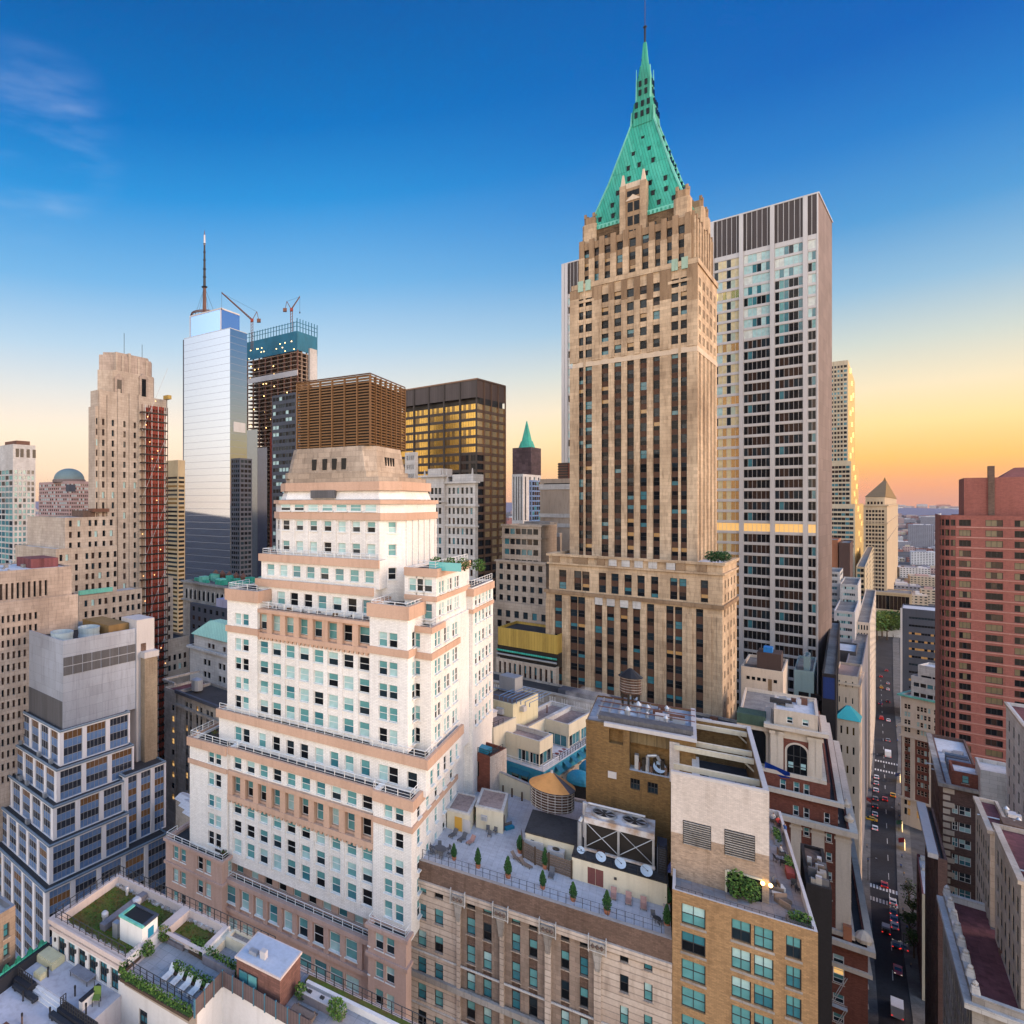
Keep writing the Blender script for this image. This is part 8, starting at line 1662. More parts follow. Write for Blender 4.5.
for i in range(500):
    if i < 250: x, y = rr.uniform(.4, 11.6), rr.uniform(.55, 1.5)
    else: x, y = rr.uniform(.6, 24), rr.uniform(YB-1.0, YB-.55)
    s = rr.uniform(.08, .2); gv.box(x-s, x+s, y-s, y+s, 90.0, 90.0+s, [M_palestone, M_rust, M_greystone][i % 3])
tag(gv.build('gravel', b.root), None, None, None, 'stuff')
b.tier(18.8, 24.3, 8.9, YB, 86, 91, M_cream, roof=mat('gravel_strip', (.42, .36, .32), .95, .3, .3, scale=3), ph=.3)
b.part('green_strip').box(28.8, 44, 9.2, YB-.4, ZP-.2, ZP+.25, mat('sedum_bed', (.1, .15, .02))); b.part('planter_wall').box(29.2, 44, 8.7, 9.15, ZP-.1, ZP+.6, M_stucco)
# front deck with black parapet and green crest
yst = b.at(53, 993, ZD).y; M_blk = mat('black_parapet', (.02, .022, .03), .7, .1, .1)
dk = b.part('deck'); dk.box(-.2, 11.4, yst, -.02, 60, ZD, DECK); dk.box(-.2, 30, yst-16, yst-1.1, 60, ZD-.6, DECK)
for k in range(3): dk.box(2.6, 7.2, yst-1.1+.36*k, yst-1.1+.36*(k+1)+.001*k, 60, ZD-.45+.15*k, M_stucco)
pb = b.part('parapet'); pb.box(-.9, -.25, yst-16, -.1, 60, ZD+1.0, M_blk)
for k in range(14):
    y = -1-k*1.55; pb.add([(-.9+.2, y-.6, ZD+1.0), (-.9+.2, y-.35, ZD+1.5), (-.9+.2, y, ZD+1.85), (-.9+.2, y+.35, ZD+1.5), (-.9+.2, y+.6, ZD+1.0)], [(0, 1, 2, 3, 4), (4, 3, 2, 1, 0)], M_copper); pb.box(-.8, -.62, y-.775, y+.775, ZD+1.0, ZD+1.15, M_copper)
pb.box(.0, 2.5, yst-1.3, yst-.2, 60, ZD+.25, M_blk); pb.box(7.3, 13.5, yst-1.3, yst-.2, 60, ZD+.25, M_blk); pb.box(9.2, 9.6, yst, -1.2, 60, ZD+1.0, M_stucco); pb.box(9.15, 9.65, yst, -1.2, ZD+1.0, ZD+1.1, M_blk)
b.rail([(.1, yst-.7), (2.4, yst-.7)], ZD+.25, .9, M_df, .35); b.rail([(7.4, yst-.2), (7.4, yst-.9), (13, yst-.9)], ZD+.25, .9, M_df, .35)
wl = b.part('wall_light')
for i in range(7): wl.box(.55+1.75*i, .75+1.75*i, -.18, -.02, ZD+1.6, ZD+2.0, M_df)
b.finish()
TT = -bt.th
m = MB(); m.box(-1.5, 1.5, -.9, .9, 0, .7, mat('pale_yellow_cover', (.56, .52, .34), .8, .08, .12)); m.box(-1.4, 1.4, -.8, .8, .7, .82, mat('pale_yellow_cover', (.56, .52, .34))); tag(m.build('covered_sofa', None, loc=at(50, 961, ZD), rz=TT), 'large pale yellow covered seat by the french doors', 'sofa')
m = MB(); m.box(-.6, .6, -.55, .55, 0, .55, mat('pale_yellow_cover', (.56, .52, .34))); m.box(-.52, .52, -.47, .47, .55, .63, mat('pale_yellow_cover', (.56, .52, .34))); tag(m.build('covered_stool', None, loc=at(41, 976, ZD), rz=TT), 'small pale yellow covered stool by the deck railing', 'stool')
table(82.7, 978, .5, .6, mat('grey_table', (.22, .23, .28)), 'long low grey table in front of the french doors', TT, ZD, (1.5, .65))
M_grnfab = mat('olive_green_canvas', (.14, .22, .05), .85); r = chair(M_grnfab, M_df, 'green canvas deck chair on the pale deck', None); r.location = at(96.5, 1004, ZD); r.rotation_euler = (0, 0, TT+.6); r.scale = (1.5, 1.5, 1.6)
m = MB(); m.tube((0, 0, 0), (0, 0, 1.8), .04, M_df); m.lathe((0, 0, 0), [(.3, 0), (.3, .08)], M_df, 10); tag(m.build('umbrella_stand', None, loc=at(94.5, 998, ZD)), 'bare umbrella pole behind the green deck chair', 'umbrella stand')
for px, py, l in ((25, 996, 'long black bench on the lower pale deck, left one'), (63, 1026, 'long black bench on the lower pale deck, right one')):
    r = empty('deck_bench', at(px, py, ZD-.6), TT, l, 'bench', 'black benches on the deck'); m = MB(); m.box(-1.9, 1.9, -.3, .3, .25, .6, mat('black_cushion', (.03, .035, .045), .6)); m.build('seat', r); m = MB(); m.box(-1.6, -1.4, -.25, .25, 0, .25, M_df); m.build('leg', r); m = MB(); m.box(1.4, 1.6, -.25, .25, 0, .25, M_df); m.build('leg', r)
for i, (px, py, z, l) in enumerate(((48, 977, ZD, 'black bollard lamp at the left end of the deck steps'), (75, 996, ZD, 'black bollard lamp at the right end of the deck steps'), (23, 1001, ZD-.6, 'black bollard lamp in front of the left bench'), (50, 1018, ZD-.6, 'black bollard lamp left of the right bench'), (22, 1024, ZD-.6, 'brown bollard lamp at the bottom edge of the deck'), (86, 1014, ZD, 'black bollard lamp behind the right deck railing'))):
    r = empty('bollard_lamp', at(px, py, z), 0, l, 'lamp', 'bollard lamps on the deck'); m = MB(); m.lathe((0, 0, 0), [(.1, 0), (.1, .85)], M_df if i != 4 else M_brown, 8); m.build('post', r); m = MB(); m.lathe((0, 0, .85), [(.12, 0), (.12, .25), (.05, .3)], M_black, 8); m.build('head', r)
# stair bulkhead, vents, shrubs and hedges on the sun terrace
def onT(px, py, z=ZP): return at(px, py, z)
r = empty('bulkhead', bt.root.matrix_world @ Vector((0, 0, 0)), 0, 'white stair bulkhead with black roof and green copper trim on the sedum roof', 'roof hut'); q = bt.W(8.2, 2.9); r.location = (q[0], q[1], 90); r.rotation_euler = (0, 0, TT)
m = MB(); m.box(0, 3.5, 0, 2.5, -.1, 2.6, mat('white_render', (.74, .73, .71), .8, .05, .07)); m.build('wall', r); m = MB(); m.box(.25, 3.25, .25, 2.25, 2.6, 2.68, M_black); m.build('roof', r); m = MB()
for q in ((-.1, 3.6, -.1, .25), (-.1, 3.6, 2.25, 2.6), (-.1, .25, .25, 2.25), (3.25, 3.6, .25, 2.25)): m.box(q[0], q[1], q[2], q[3], 2.6, 2.8, M_copperlt if q[1] < 3 or q[3] < 1 else M_navy)
m.build('parapet', r); m = MB(); m.box(3.48, 3.56, .9, 1.8, -.1, 2.0, M_teal); m.build('door', r); m = MB(); m.box(-1.0, -.3, -.2, .5, -.1, 1.7, M_steel); m.build('air_conditioner', r)
for i, (px, py, s, l) in enumerate(((105, 918, .38, 'small white roof vent standing in the sedum'), (137, 904, .5, 'white domed roof vent behind the stair bulkhead'), (127, 893, .22, 'slim white pipe vent in the far sedum bed'))):
    r = empty('roof_vent', at(px, py+2, 90), 0, l, 'vent', 'vents on the sedum roof'); m = MB(); m.lathe((0, 0, 0), [(s*.8, 0), (s*.8, .5)], M_alum, 12); m.build('base', r); m = MB(); m.lathe((0, 0, .5), [(s*1.1, 0), (s*1.1, .35), (s*.6, .55)], M_alum, 12); m.build('cap', r)
r = empty('fire_table', onT(178.5, 943.5), TT, 'grey stone fire table with two pale glass panels', 'table'); m = MB(); m.box(-1.2, 1.2, -.7, .7, 0, .45, mat('grey_block_wall', (.22, .2, .22))); m.build('base', r)
for s in (-.52, .52): m = MB(); m.box(s-.42, s+.42, -.42, .42, .45, .5, mat('pale_panel', (.42, .52, .66), .3)); m.build('panel', r)
wlg = lounger(M_whitefab, M_wf, 'x', 'white loungers in a row on the sun terrace')
for i, (px, py) in enumerate(((168.8, 977), (177.7, 981.5), (186, 987.5), (194.8, 992.5), (204, 998))): put(wlg, px, py, ZP, 0, ORD[i].capitalize()+' white lounger from the left in the row before the low hedge', TT)
def hedge(label, p0, p1, wd, h, seed, z=ZP, base=None):
    a_, c_ = onT(*p0, z), onT(*p1, z); L = (c_-a_).length; r = empty('hedge', (a_+c_)/2, math.atan2(c_.y-a_.y, c_.x-a_.x), label, 'hedge', 'hedges on the sun terrace'); m = MB(); rr = random.Random(seed)
    for i in range(int(L*h*110)):
        x, y, zz_ = rr.uniform(-L/2, L/2), rr.uniform(-wd/2, wd/2), .3+h*rr.random()**.7*(1+.15*math.sin(i*.01)); u = Vector((rr.gauss(0, 1), rr.gauss(0, 1), rr.gauss(0, 1))).normalized()*.13; v = u.orthogonal().normalized()*.09; q = Vector((x, y, zz_)); m.add([q-u, q-v, q+u, q+v], [(0, 1, 2, 3)], M_leaf[rr.choice((0, 1, 1, 2, 2))])
    m.box(-L/2, L/2, -wd*.3, wd*.3, .2, h*.75, M_leaf[0]); m.build('foliage', r); m = MB(); m.box(-L/2, L/2, -wd/2, wd/2, 0, .3, base or M_bark); m.build('planter', r)
hedge('low hedge right behind the row of white loungers', (174, 971), (214, 993), .9, .8, 1); hedge('hedge along the back of the sun terrace left of the brick penthouse', (191, 950), (239, 979), .9, 1.0, 2); hedge('long hedge along the front railing of the sun terrace', (122, 979), (191, 1019), .7, .8, 3); hedge('short hedge beside the white stair bulkhead', (120, 974), (139, 957), .7, .8, 4)
bush('round shrub at the corner of the white stair bulkhead', onT(148, 956), .8, .8, .8, 320, .13, 8, grp='shrubs on the sun terrace'); bush('yellowish shrub beside the bulkhead door', onT(164, 941), .85, .85, .85, 320, .13, 9, [M_leaf[1], M_leaf[2], mat('leaf_yellow', (.2, .18, .04), .8)], grp='shrubs on the sun terrace')
bush('round bright shrub beside the silver counter', onT(337, 1019, ZP), .95, .95, .95, 420, .14, 10, [M_leaf[1], M_leaf[2]], grp='shrubs on the sun terrace'); bush('shrub squeezed against the right wall of the brick penthouse', onT(301, 999), .7, .7, .8, 260, .13, 11, grp='shrubs on the sun terrace')
# brick penthouse
r = empty('brick_penthouse', onT(279.9, 1013), TT, 'brown brick penthouse hut with pale blue flat roof on the sun terrace', 'roof hut'); M_bph = mat('brown_hut_brick', (.22, .11, .09), .85, .2, .2, kind='brick', scale=1.6); m = MB(); m.box(-5.2, 0, 0, 4.1, 0, 3.3, M_bph); m.build('wall', r)
m = MB(); m.box(-5.35, .15, -.15, 4.25, 3.3, 3.5, M_band); m.box(-5.2, 0, 0, 4.1, 3.5, 3.52, mat('pale_blue_roof', (.40, .46, .56), .7, .1, .12)); m.build('roof', r); m = MB(); m.box(-4.9, -2.6, -.06, .1, .1, 2.4, M_df); m.box(-4.8, -3.8, -.1, -.06, .2, 2.3, G_teal2); m.box(-3.7, -2.7, -.1, -.06, .2, 2.3, G_teal); m.build('door', r)
m = MB(); m.box(-3.0, -2.4, 1.0, 1.6, 3.52, 4.3, M_alum); m.box(-4.3, -3.4, .9, 1.5, 3.52, 3.9, M_steel); m.build('roof_unit', r)
# fence round the light well
fn = empty('wood_fence', onT(194.5, 1018), 0, 'dark slatted fence with blue posts around the light well', 'fence'); o_ = onT(194.5, 1018); pts = [onT(*p)-o_ for p in ((194.5, 1018), (222.5, 987), (276, 1019), (312, 1040))]
for a_, c_ in zip(pts, pts[1:]):
    L = (c_-a_).length; n = max(2, int(L/1.15)); ang = math.atan2(c_.y-a_.y, c_.x-a_.x)
    for i in range(n):
        m = MB(); m.box(.06, L/n-.06, -.03, .03, .1, 1.7, mat('fence_board', (.15, .11, .11), .85, .2, .2, kind='seam', scale=.4)); m.build('panel', fn, loc=a_.lerp(c_, i/n), rz=ang); m = MB(); m.box(-.06, .06, -.08, .08, 0, 1.8, mat('blue_post', (.06, .17, .24), .6)); m.build('post', fn, loc=a_.lerp(c_, i/n), rz=ang)
r = empty('outdoor_counter', onT(320, 1007), TT, 'silver topped outdoor kitchen counter right of the brick penthouse', 'counter'); m = MB(); m.box(-2.2, 2.6, -.4, .5, 0, .85, mat('grey_block_wall', (.22, .2, .22))); m.build('base', r); m = MB(); m.box(-2.25, 2.65, -.45, .55, .85, .92, M_alum); m.build('countertop', r)
for x in (-1.2, .2, 1.2): m = MB(); m.box(x-.2, x+.2, -.1, .25, .92, 1.05, M_df); m.build('burner', r)
r = empty('picnic_bench', onT(303, 1019), TT, 'grey slatted table bench in front of the outdoor counter', 'bench'); m = MB(); m.box(-1.2, 1.2, -.4, .4, .68, .74, M_wood); m.build('tabletop', r)
for y in (-.75, .75): m = MB(); m.box(-1.2, 1.2, y-.15, y+.15, .4, .45, M_wood); m.build('seat', r)
for x in (-.9, .9): m = MB(); m.box(x-.05, x+.05, -.8, .8, 0, .68, M_wood); m.build('leg', r)
# furniture on the white tower's terraces
wt = random.Random(31); TW = -wb.th
for i, (px, py, z, l) in enumerate(((203, 1, 0, ''),)): pass
for i, (x, y, z, l) in enumerate(((wb.fx(213, -2), 1.0, 80.25, 'reddish shrub in a box on the white tower base terrace, left part'), (wb.fx(224, -1), .2, 80.25, 'trailing shrub at the step of the white tower base parapet'), (wb.fx(205, 0), 4, 98.3, 'shrub on the left end of the white tower middle terrace'))):
    q = wb.W(x, y-1.2); bush(l, Vector((q[0], q[1], z)), .6, .5, .5, 160, .12, 40+i, [M_leaf[0], mat('leaf_red', (.2, .05, .03), .8), M_leaf[1]], planter=M_df, rot=TW, grp='shrubs on the white tower terraces')
for i in range(4):
    q = wb.W(SH[0]+4+i*2.2, SH[2]+3.2); bush('roof garden tree on the right shoulder of the white tower, %s from left' % ORD[i], Vector((q[0], q[1], SH[3]-.3)), 1.1, 1.0, 1.0, 300, .16, 50+i, grp='roof garden on the white tower')
q = wb.W(SH[0]+3.4, SH[2]+1.6); m = MB(); m.box(0, 5, 0, .12, 0, 1.3, mat('teal_glass_screen', (.10, .42, .42), .1, .05, 0, spec=.6)); tag(m.build('glass_screen', None, loc=(q[0], q[1], SH[3]-.3), rz=TW), 'teal glass screen around the roof garden of the white tower', 'screen')
for k in range(7):
    q = wb.W(wb.fx(272+k*15, 4.5), 5.4); m = MB(); m.box(-.45, .45, -.35, .35, 0, .5, [M_greyfab, M_bark, M_df][k % 3]); m.box(-.45, .45, .25, .35, .5, .9, [M_greyfab, M_bark, M_df][k % 3]); tag(m.build('outdoor_chair', None, loc=(q[0], q[1], 121.3), rz=TW+k), '%s dark seat from the left on the upper terrace of the white tower' % ORD[k], 'seat', 'seats on the upper white tower terrace')
# shrubs on the skyscraper's lower roof
for i in range(3):
    q = b40.W(b40.fx(712+i*5, 7), 7+i*1.2); bush('dark shrub at the corner of the skyscraper lower roof, %s from the left' % ORD[i], Vector((q[0], q[1], b40.z(563)-.5)), 1.7, 1.6, 1.5, 300, .3, 60+i, [M_leaf[0], M_conif[0], M_conif[1]], grp='shrubs on the skyscraper lower roof')
# ================================================================== vehicles
M_rub = mat('tyre_rubber', (.015, .015, .015), .8); M_tail = mat('tail_light', (.6, .01, .01), .4, 0, 0, emit=1.3, ecol=(1, .03, .02)); M_head = mat('head_light', (.9, .85, .7), .3, 0, 0, emit=.6, ecol=(1, .9, .7))
def paint(n, c): return mat('car_paint_'+n, c, .3, .03, .03, spec=.6)
def vehicle(kind, col):
    """front along +Y; a car, a van or a box truck"""
    p = paint(col, dict(white=(.75, .75, .76), black=(.02, .02, .022), grey=(.2, .21, .22), silver=(.45, .46, .48), yellow=(.75, .42, .02), red=(.45, .02, .02), blue=(.03, .07, .2))[col])
    W_, L_, hb = {'car': (.9, 2.3, .95), 'van': (1.0, 2.7, 1.1), 'truck': (1.2, 3.6, 1.2)}[kind]; r = empty('parked_car' if kind == 'car' else 'van' if kind == 'van' else 'box_truck', (0, 0, 0), 0, 'x', kind); m = MB()
    pr = [(-L_, .35), (-L_, hb*.95), (-L_*.93, hb), (L_*.45, hb*.98), (L_*.9, hb*.8), (L_, hb*.6), (L_, .35)]
    def side(prof, w0, w1, mt, mm):
        k = len(prof); mm.add([(-w0, a, c) for a, c in prof]+[(w0, a, c) for a, c in prof], [tuple(range(k)), tuple(range(2*k-1, k-1, -1))]+[(i+k, (i+1) % k+k, (i+1) % k, i) for i in range(k)], mt)
    side(pr, W_, W_, p, m)
    if kind == 'car': cab = [(-L_*.85, hb), (-L_*.55, 1.45), (L_*.12, 1.48), (L_*.45, hb)]
    elif kind == 'van': cab = [(-L_*.98, hb), (-L_*.95, 2.0), (L_*.3, 2.0), (L_*.6, hb)]
    else: cab = [(L_*.35, hb), (L_*.35, 2.2), (L_*.7, 2.2), (L_*.88, hb)]
    side([(a, c+.04) for a, c in cab][1:3]+[(cab[2][0], cab[2][1]), (cab[1][0], cab[1][1])], W_*.8, 0, p, m); m.build('body', r)
    g = MB(); side(cab, W_*.82, 0, G_dark2 if kind != 'van' else p, g); g.build('cabin', r)
    if kind == 'truck': g = MB(); g.box(-1.22, 1.22, -L_, L_*.3, .8, 3.3, paint('white', (.75, .75, .76))); g.build('cargo_box', r)
    for x in (-W_, W_):
        for y in (-L_*.62, L_*.62):
            g = MB(); g.T = Matrix.Translation((x*.95, y, .34)) @ Matrix.Rotation(math.pi/2, 4, 'Y'); g.lathe((0, 0, -.1), [(.34, 0), (.34, .2)], M_rub, 14); g.lathe((0, 0, -.12), [(.18, 0), (.18, .24)], M_steel, 10); g.T = None; g.build('wheel', r)
        g = MB(); g.box(x*.85-.16, x*.85+.16, -L_-.03, -L_+.02, .6, .8, M_tail); g.build('tail_light', r); g = MB(); g.box(x*.75-.16, x*.75+.16, L_-.02, L_+.03, .55, .7, M_head); g.build('headlight', r)
    return r
protos = {}
def car(kind, col, px, py, label, rz=0, grp=None, z=.03):
    k = (kind, col)
    if k not in protos: o = vehicle(kind, col); protos[k] = o
    else: o = copy_tree(protos[k])
    o.location = at(px, py, z); o.rotation_euler = (0, 0, -math.pi/4+rz); o['label'] = label; o['category'] = {'car': 'car', 'van': 'van', 'truck': 'truck'}[kind]
    if grp: o['group'] = grp
    elif 'group' in o: del o['group']
    return o
car('truck', 'white', 897, 1012, 'white box truck nearest the bottom of the street'); car('car', 'red', 898, 972, 'red car in the near lane just above the white box truck', math.pi)
car('car', 'black', 896, 946, 'black car double parked beside the right kerb trees'); car('car', 'grey', 904, 948, 'grey car at the right kerb beside a double parked black car'); car('van', 'black', 886, 931, 'black van with pale load stopped just before the stop line'); m = MB(); m.box(-.9, .9, -1.6, 1.0, 2.0, 2.1, M_alum); m.build('roof_panel', protos[('van', 'black')])
for i, (px, py, c) in enumerate(((893, 903, 'white'), (893.5, 913, 'black'), (894, 920, 'blue'), (894.8, 927, 'silver'))): car('car', c, px, py, '%s car in the parked row at the right kerb below the near crosswalk' % c, 0, 'cars parked at the right kerb')
for i, (px, py, c) in enumerate(((876.5, 829, 'white'), (876.5, 815, 'silver'), (876.8, 807, 'black'), (877, 799.5, 'grey'), (877.5, 791, 'white'), (877.8, 784, 'silver'), (878, 778, 'white'))): car('car', c, px-1.5, py, '%s %s car in the row parked along the left kerb, counted from the near end' % (ORD[i], c), 0, 'cars parked along the left kerb')
car('car', 'yellow', 870, 820, 'yellow taxi at the left kerb mouth of the side street', math.pi/2); car('car', 'yellow', 893, 796, 'yellow taxi by the right kerb near the ornate brick building'); car('car', 'red', 885, 800, 'red car with bright tail lights in mid street')
car('car', 'red', 884.5, 886, 'red car stopped on the near crosswalk'); car('truck', 'silver', 888, 756, 'silver and white truck just beyond the far crosswalk'); car('car', 'grey', 888, 741, 'grey car directly ahead of the silver truck')
car('van', 'red', 881.5, 719, 'red van with bright brake lights in the far left lane'); car('car', 'white', 888.5, 721, 'white car in the far right lane beside the red van')
for i, (px, py, c) in enumerate(((888, 702, 'black'), (888, 690, 'white'), (888, 684, 'silver'), (886.5, 671, 'red'), (881.5, 688, 'yellow'), (881, 677, 'red'), (880.5, 704, 'blue'))): car('car', c, px, py, '%s car in the far stretch of the street, %s side' % (c, 'right' if px > 885 else 'left') if i != 3 else 'farthest red car before the white block closing the street', 0, 'cars in the far street')
# ================================================================== people
def person(shirt, trousers, seated=False, stride=.16):
    """one continuous skinned body, one vertex per joint"""
    if seated: J = [(0, 0, .5), (0, .02, .75), (0, .03, 1.0), (0, .03, 1.12), (0, -.01, 1.28), (-.1, -.02, .5), (-.12, -.45, .5), (-.12, -.45, .08), (-.12, -.62, .05), (.1, -.02, .5), (.12, -.45, .5), (.12, -.43, .08), (.12, -.6, .05), (-.2, .02, 1.02), (-.26, -.02, .76), (-.16, -.26, .66), (.2, .02, 1.02), (.27, 0, .76), (.18, -.25, .68), (0, -.02, 1.36)]
    else: J = [(0, 0, .92), (0, .01, 1.15), (0, .02, 1.38), (0, .01, 1.5), (0, -.02, 1.64), (-.09, 0, .88), (-.1, -stride, .5), (-.1, -stride*.8, .08), (-.1, -stride*.8-.17, .04), (.09, 0, .88), (.1, stride*.3, .5), (.1, stride*1.4, .1), (.1, stride*1.4-.15, .04), (-.2, .02, 1.4), (-.26, .08, 1.12), (-.25, .02, .86), (.2, .02, 1.4), (.26, -.06, 1.12), (.24, -.18, .9), (0, -.03, 1.74)]
    E_ = [(0, 1), (1, 2), (2, 3), (3, 4), (0, 5), (5, 6), (6, 7), (7, 8), (0, 9), (9, 10), (10, 11), (11, 12), (2, 13), (13, 14), (14, 15), (2, 16), (16, 17), (17, 18), (4, 19)]
    Rr = [.13, .13, .15, .055, .1, .09, .065, .045, .04, .09, .065, .045, .04, .065, .05, .035, .065, .05, .035, .07]
    me = bpy.data.meshes.new('person'); me.from_pydata(J, E_, []); o = bpy.data.objects.new('person', me); COL.objects.link(o); o.modifiers.new('s', 'SKIN'); o.modifiers.new('d', 'SUBSURF').levels = 1
    sv = me.skin_vertices[0].data
    for i, r_ in enumerate(Rr): sv[i].radius = (r_, r_)
    sv[0].use_root = True
    dg = bpy.context.evaluated_depsgraph_get(); nm = bpy.data.meshes.new_from_object(o.evaluated_get(dg)); o.modifiers.clear(); o.data = nm
    for mm in (paint('shirt_'+shirt[0], shirt[1]) if 0 else mat('cloth_'+shirt[0], shirt[1], .9), mat('cloth_'+trousers[0], trousers[1], .9), mat('skin', (.45, .26, .18), .6), mat('hair', (.04, .025, .015), .7)): nm.materials.append(mm)
    zt = 1.14 if seated else 1.53; zm = .55 if seated else .95
    for p in nm.polygons: p.material_index = 3 if p.center.z > zt+.15 or (p.center.z > zt+.03 and p.center.y > .03) else 2 if p.center.z > zt else 0 if p.center.z > zm or abs(p.center.x) > .19 else 1
    return o
pw = [person(('red', (.5, .06, .05)), ('navy', (.03, .04, .08)), True), person(('white', (.7, .68, .65)), ('grey', (.12, .12, .13)), True), person(('blue', (.05, .12, .35)), ('black', (.02, .02, .02))), person(('tan', (.4, .28, .16)), ('navy', (.03, .04, .08)))]
def put_person(i, p, rz, label, grp):
    o = pw[i]
    if o.name in used: o = o.copy(); COL.objects.link(o)
    used.add(o.name); o.location = p; o.rotation_euler = (0, 0, rz); tag(o, label, 'person', grp)
for i, (k, px, py, rz, l) in enumerate(((0, 778, 826, .4, 'person in a red top sitting at the far end of the tan terrace'), (1, 773.5, 822, -.8, 'person in a white top sitting at the far end of the tan terrace'), (1, 781, 855, 1.8, 'person in white sitting by the middle hedge box of the tan terrace'), (2, 785, 836, 2.2, 'person in a blue top standing by the far hedge box of the tan terrace'))):
    put_person(k, at(px, py, ZT), TH3+rz, l, 'people on the tan terrace')
    if k < 2: m = MB(); m.box(-.3, .3, -.3, .35, 0, .43, M_wood); m.box(-.3, .3, .27, .35, .43, .9, M_wood); tag(m.build('garden_chair', None, loc=at(px, py, ZT), rz=TH3+rz), ['wooden chair holding the person in a red top', 'wooden chair holding the farther person in white', 'wooden chair holding the nearer person in white'][i], 'chair', 'wooden chairs on the tan terrace')
for i, (k, px, py, l) in enumerate(((2, 901, 868, 'person in blue on the right pavement below the corner shop wall'), (3, 906, 885, 'person in tan on the right pavement near the crosswalk'), (2, 903, 912, 'person in blue on the right pavement beside parked cars'), (3, 866, 740, 'person in tan walking on the left pavement'), (2, 869.5, 733, 'person in dark clothes at the left kerb beyond the crosswalk'), (3, 909, 890, 'person in tan beside the kerbside trees'))): put_person(k, at(px, py, .16), -math.pi/4+i, l, 'pedestrians')
for i, (px, py) in enumerate(((868, 862), (867, 848), (866.5, 790), (866.5, 776), (867.5, 752), (868.5, 722), (902, 858), (904, 876), (907, 930), (911, 968), (899.5, 818), (899, 806), (897.5, 742), (896.5, 728))):
    put_person(2 + i % 2, at(px, py, .16), -math.pi/4+i*1.9, ('person in a blue top and black trousers walking on the pavement' if i % 2 == 0 else 'person in a tan top and navy trousers walking on the pavement'), 'walkers in blue' if i % 2 == 0 else 'walkers in tan')
M_awn = [mat('shop_awning_red', (.35, .03, .03), .8), mat('shop_awning_green', (.03, .15, .07), .8), mat('shop_awning_navy', (.02, .04, .15), .8)]
def shop(px, py, side, k, label):
    r = empty('shop_awning', at(px, py, 3.0), -math.pi/4, label, 'awning', 'shop awnings along the street'); m = MB(); m.add([(0, -2.4, .9), (0, 2.4, .9), (side*1.7, 2.4, 0), (side*1.7, -2.4, 0)], [(0, 1, 2, 3), (3, 2, 1, 0)], M_awn[k]); m.build('canopy', r); m = MB(); m.box(-side*.15, 0, -2.2, 2.2, -2.6, .3, mat('shop_window_light', (.8, .6, .3), .5, 0, 0, emit=1.6, ecol=(1, .66, .28))); m.build('shop_window', r)
for i, (px, py, sd, l) in enumerate(((904.5, 842, -1, 'red shop awning with lit window on the ornate kerb building'), (902, 824, -1, 'green shop awning with lit window on the ornate kerb building'), (900, 776, -1, 'navy shop awning with lit window on the right pavement'), (866, 800, 1, 'red shop awning with lit window on the left pavement'), (867, 744, 1, 'green shop awning with lit window on the left pavement'))): shop(px, py, sd, i % 3, l)
# ================================================================== street lamps, trees
def lamp(px, py, label, side):
    r = empty('street_lamp', at(px, py, .16), -math.pi/4, label, 'street lamp', 'street lamps'); m = MB(); m.tube((0, 0, 0), (0, 0, 8.5), .09, M_df, 8, .06); m.tube((0, 0, 8.4), (side*2, 0, 9), .05, M_df); m.build('post', r); m = MB(); m.blob((side*2.1, 0, 8.95), .3, .16, .1, M_steel, 1, 8, 5, 0); m.build('head', r)
for px, py, s, l in ((868, 880, 1, 'slim street lamp on the left kerb at the near crosswalk'), (903.5, 962, -1, 'slim street lamp on the right kerb by the trees'), (871.5, 770, 1, 'slim street lamp on the left kerb at the far crosswalk'), (899, 830, -1, 'slim street lamp in front of the ornate kerb building')): lamp(px, py, l, s)
def tree(label, p, h, r_, seed, n, size, mats, grp=None):
    r = empty('tree', p, seed, label, 'tree', grp); m = MB(); rr = random.Random(seed); m.tube((0, 0, 0), (0, 0, h*.5), h*.03, M_bark, 7, h*.018)
    for k in range(5): a = k*1.26+seed; m.tube((0, 0, h*(.35+.03*k)), (r_*.6*math.cos(a), r_*.6*math.sin(a), h*(.6+.05*k)), h*.015, M_bark, 5, h*.005)
    m.build('trunk', r); m = MB()
    for k in range(9): a = k*2.4; q = r_*.6*(k/9)**.5; m.leaves((q*math.cos(a), q*math.sin(a), h*(.55+.35*rr.random())), r_*.5, r_*.5, r_*.42, None, n//9, size, seed*9+k, mats, .5)
    m.build('crown', r)
for i, (px, py) in enumerate(((909, 905), (913, 922), (910, 940), (914, 958))): tree('dark green street tree on the right pavement, %s from the far end' % ORD[i], at(px, py, .16), 9, 2.8, 3+i, 420, .34, [M_leaf[0], M_leaf[0], M_leaf[1]], 'street trees')
for i, (px, py) in enumerate(((877, 640), (882, 637), (887, 640), (893, 637), (898, 633), (874, 632), (889, 631))): tree('pale green tree in the park before the courthouse, %s' % ['nearest the left', 'second from the left in front', 'in the front middle', 'front right', 'darkest, far right', 'at the back left', 'at the back middle'][i], at(px, py, .05), 22, 11, 20+i, 700, 1.3, [M_leaf[2], mat('leaf_park', (.14, .20, .04), .8), M_leaf[1]] if i != 4 else M_leaf[:2], 'park trees')
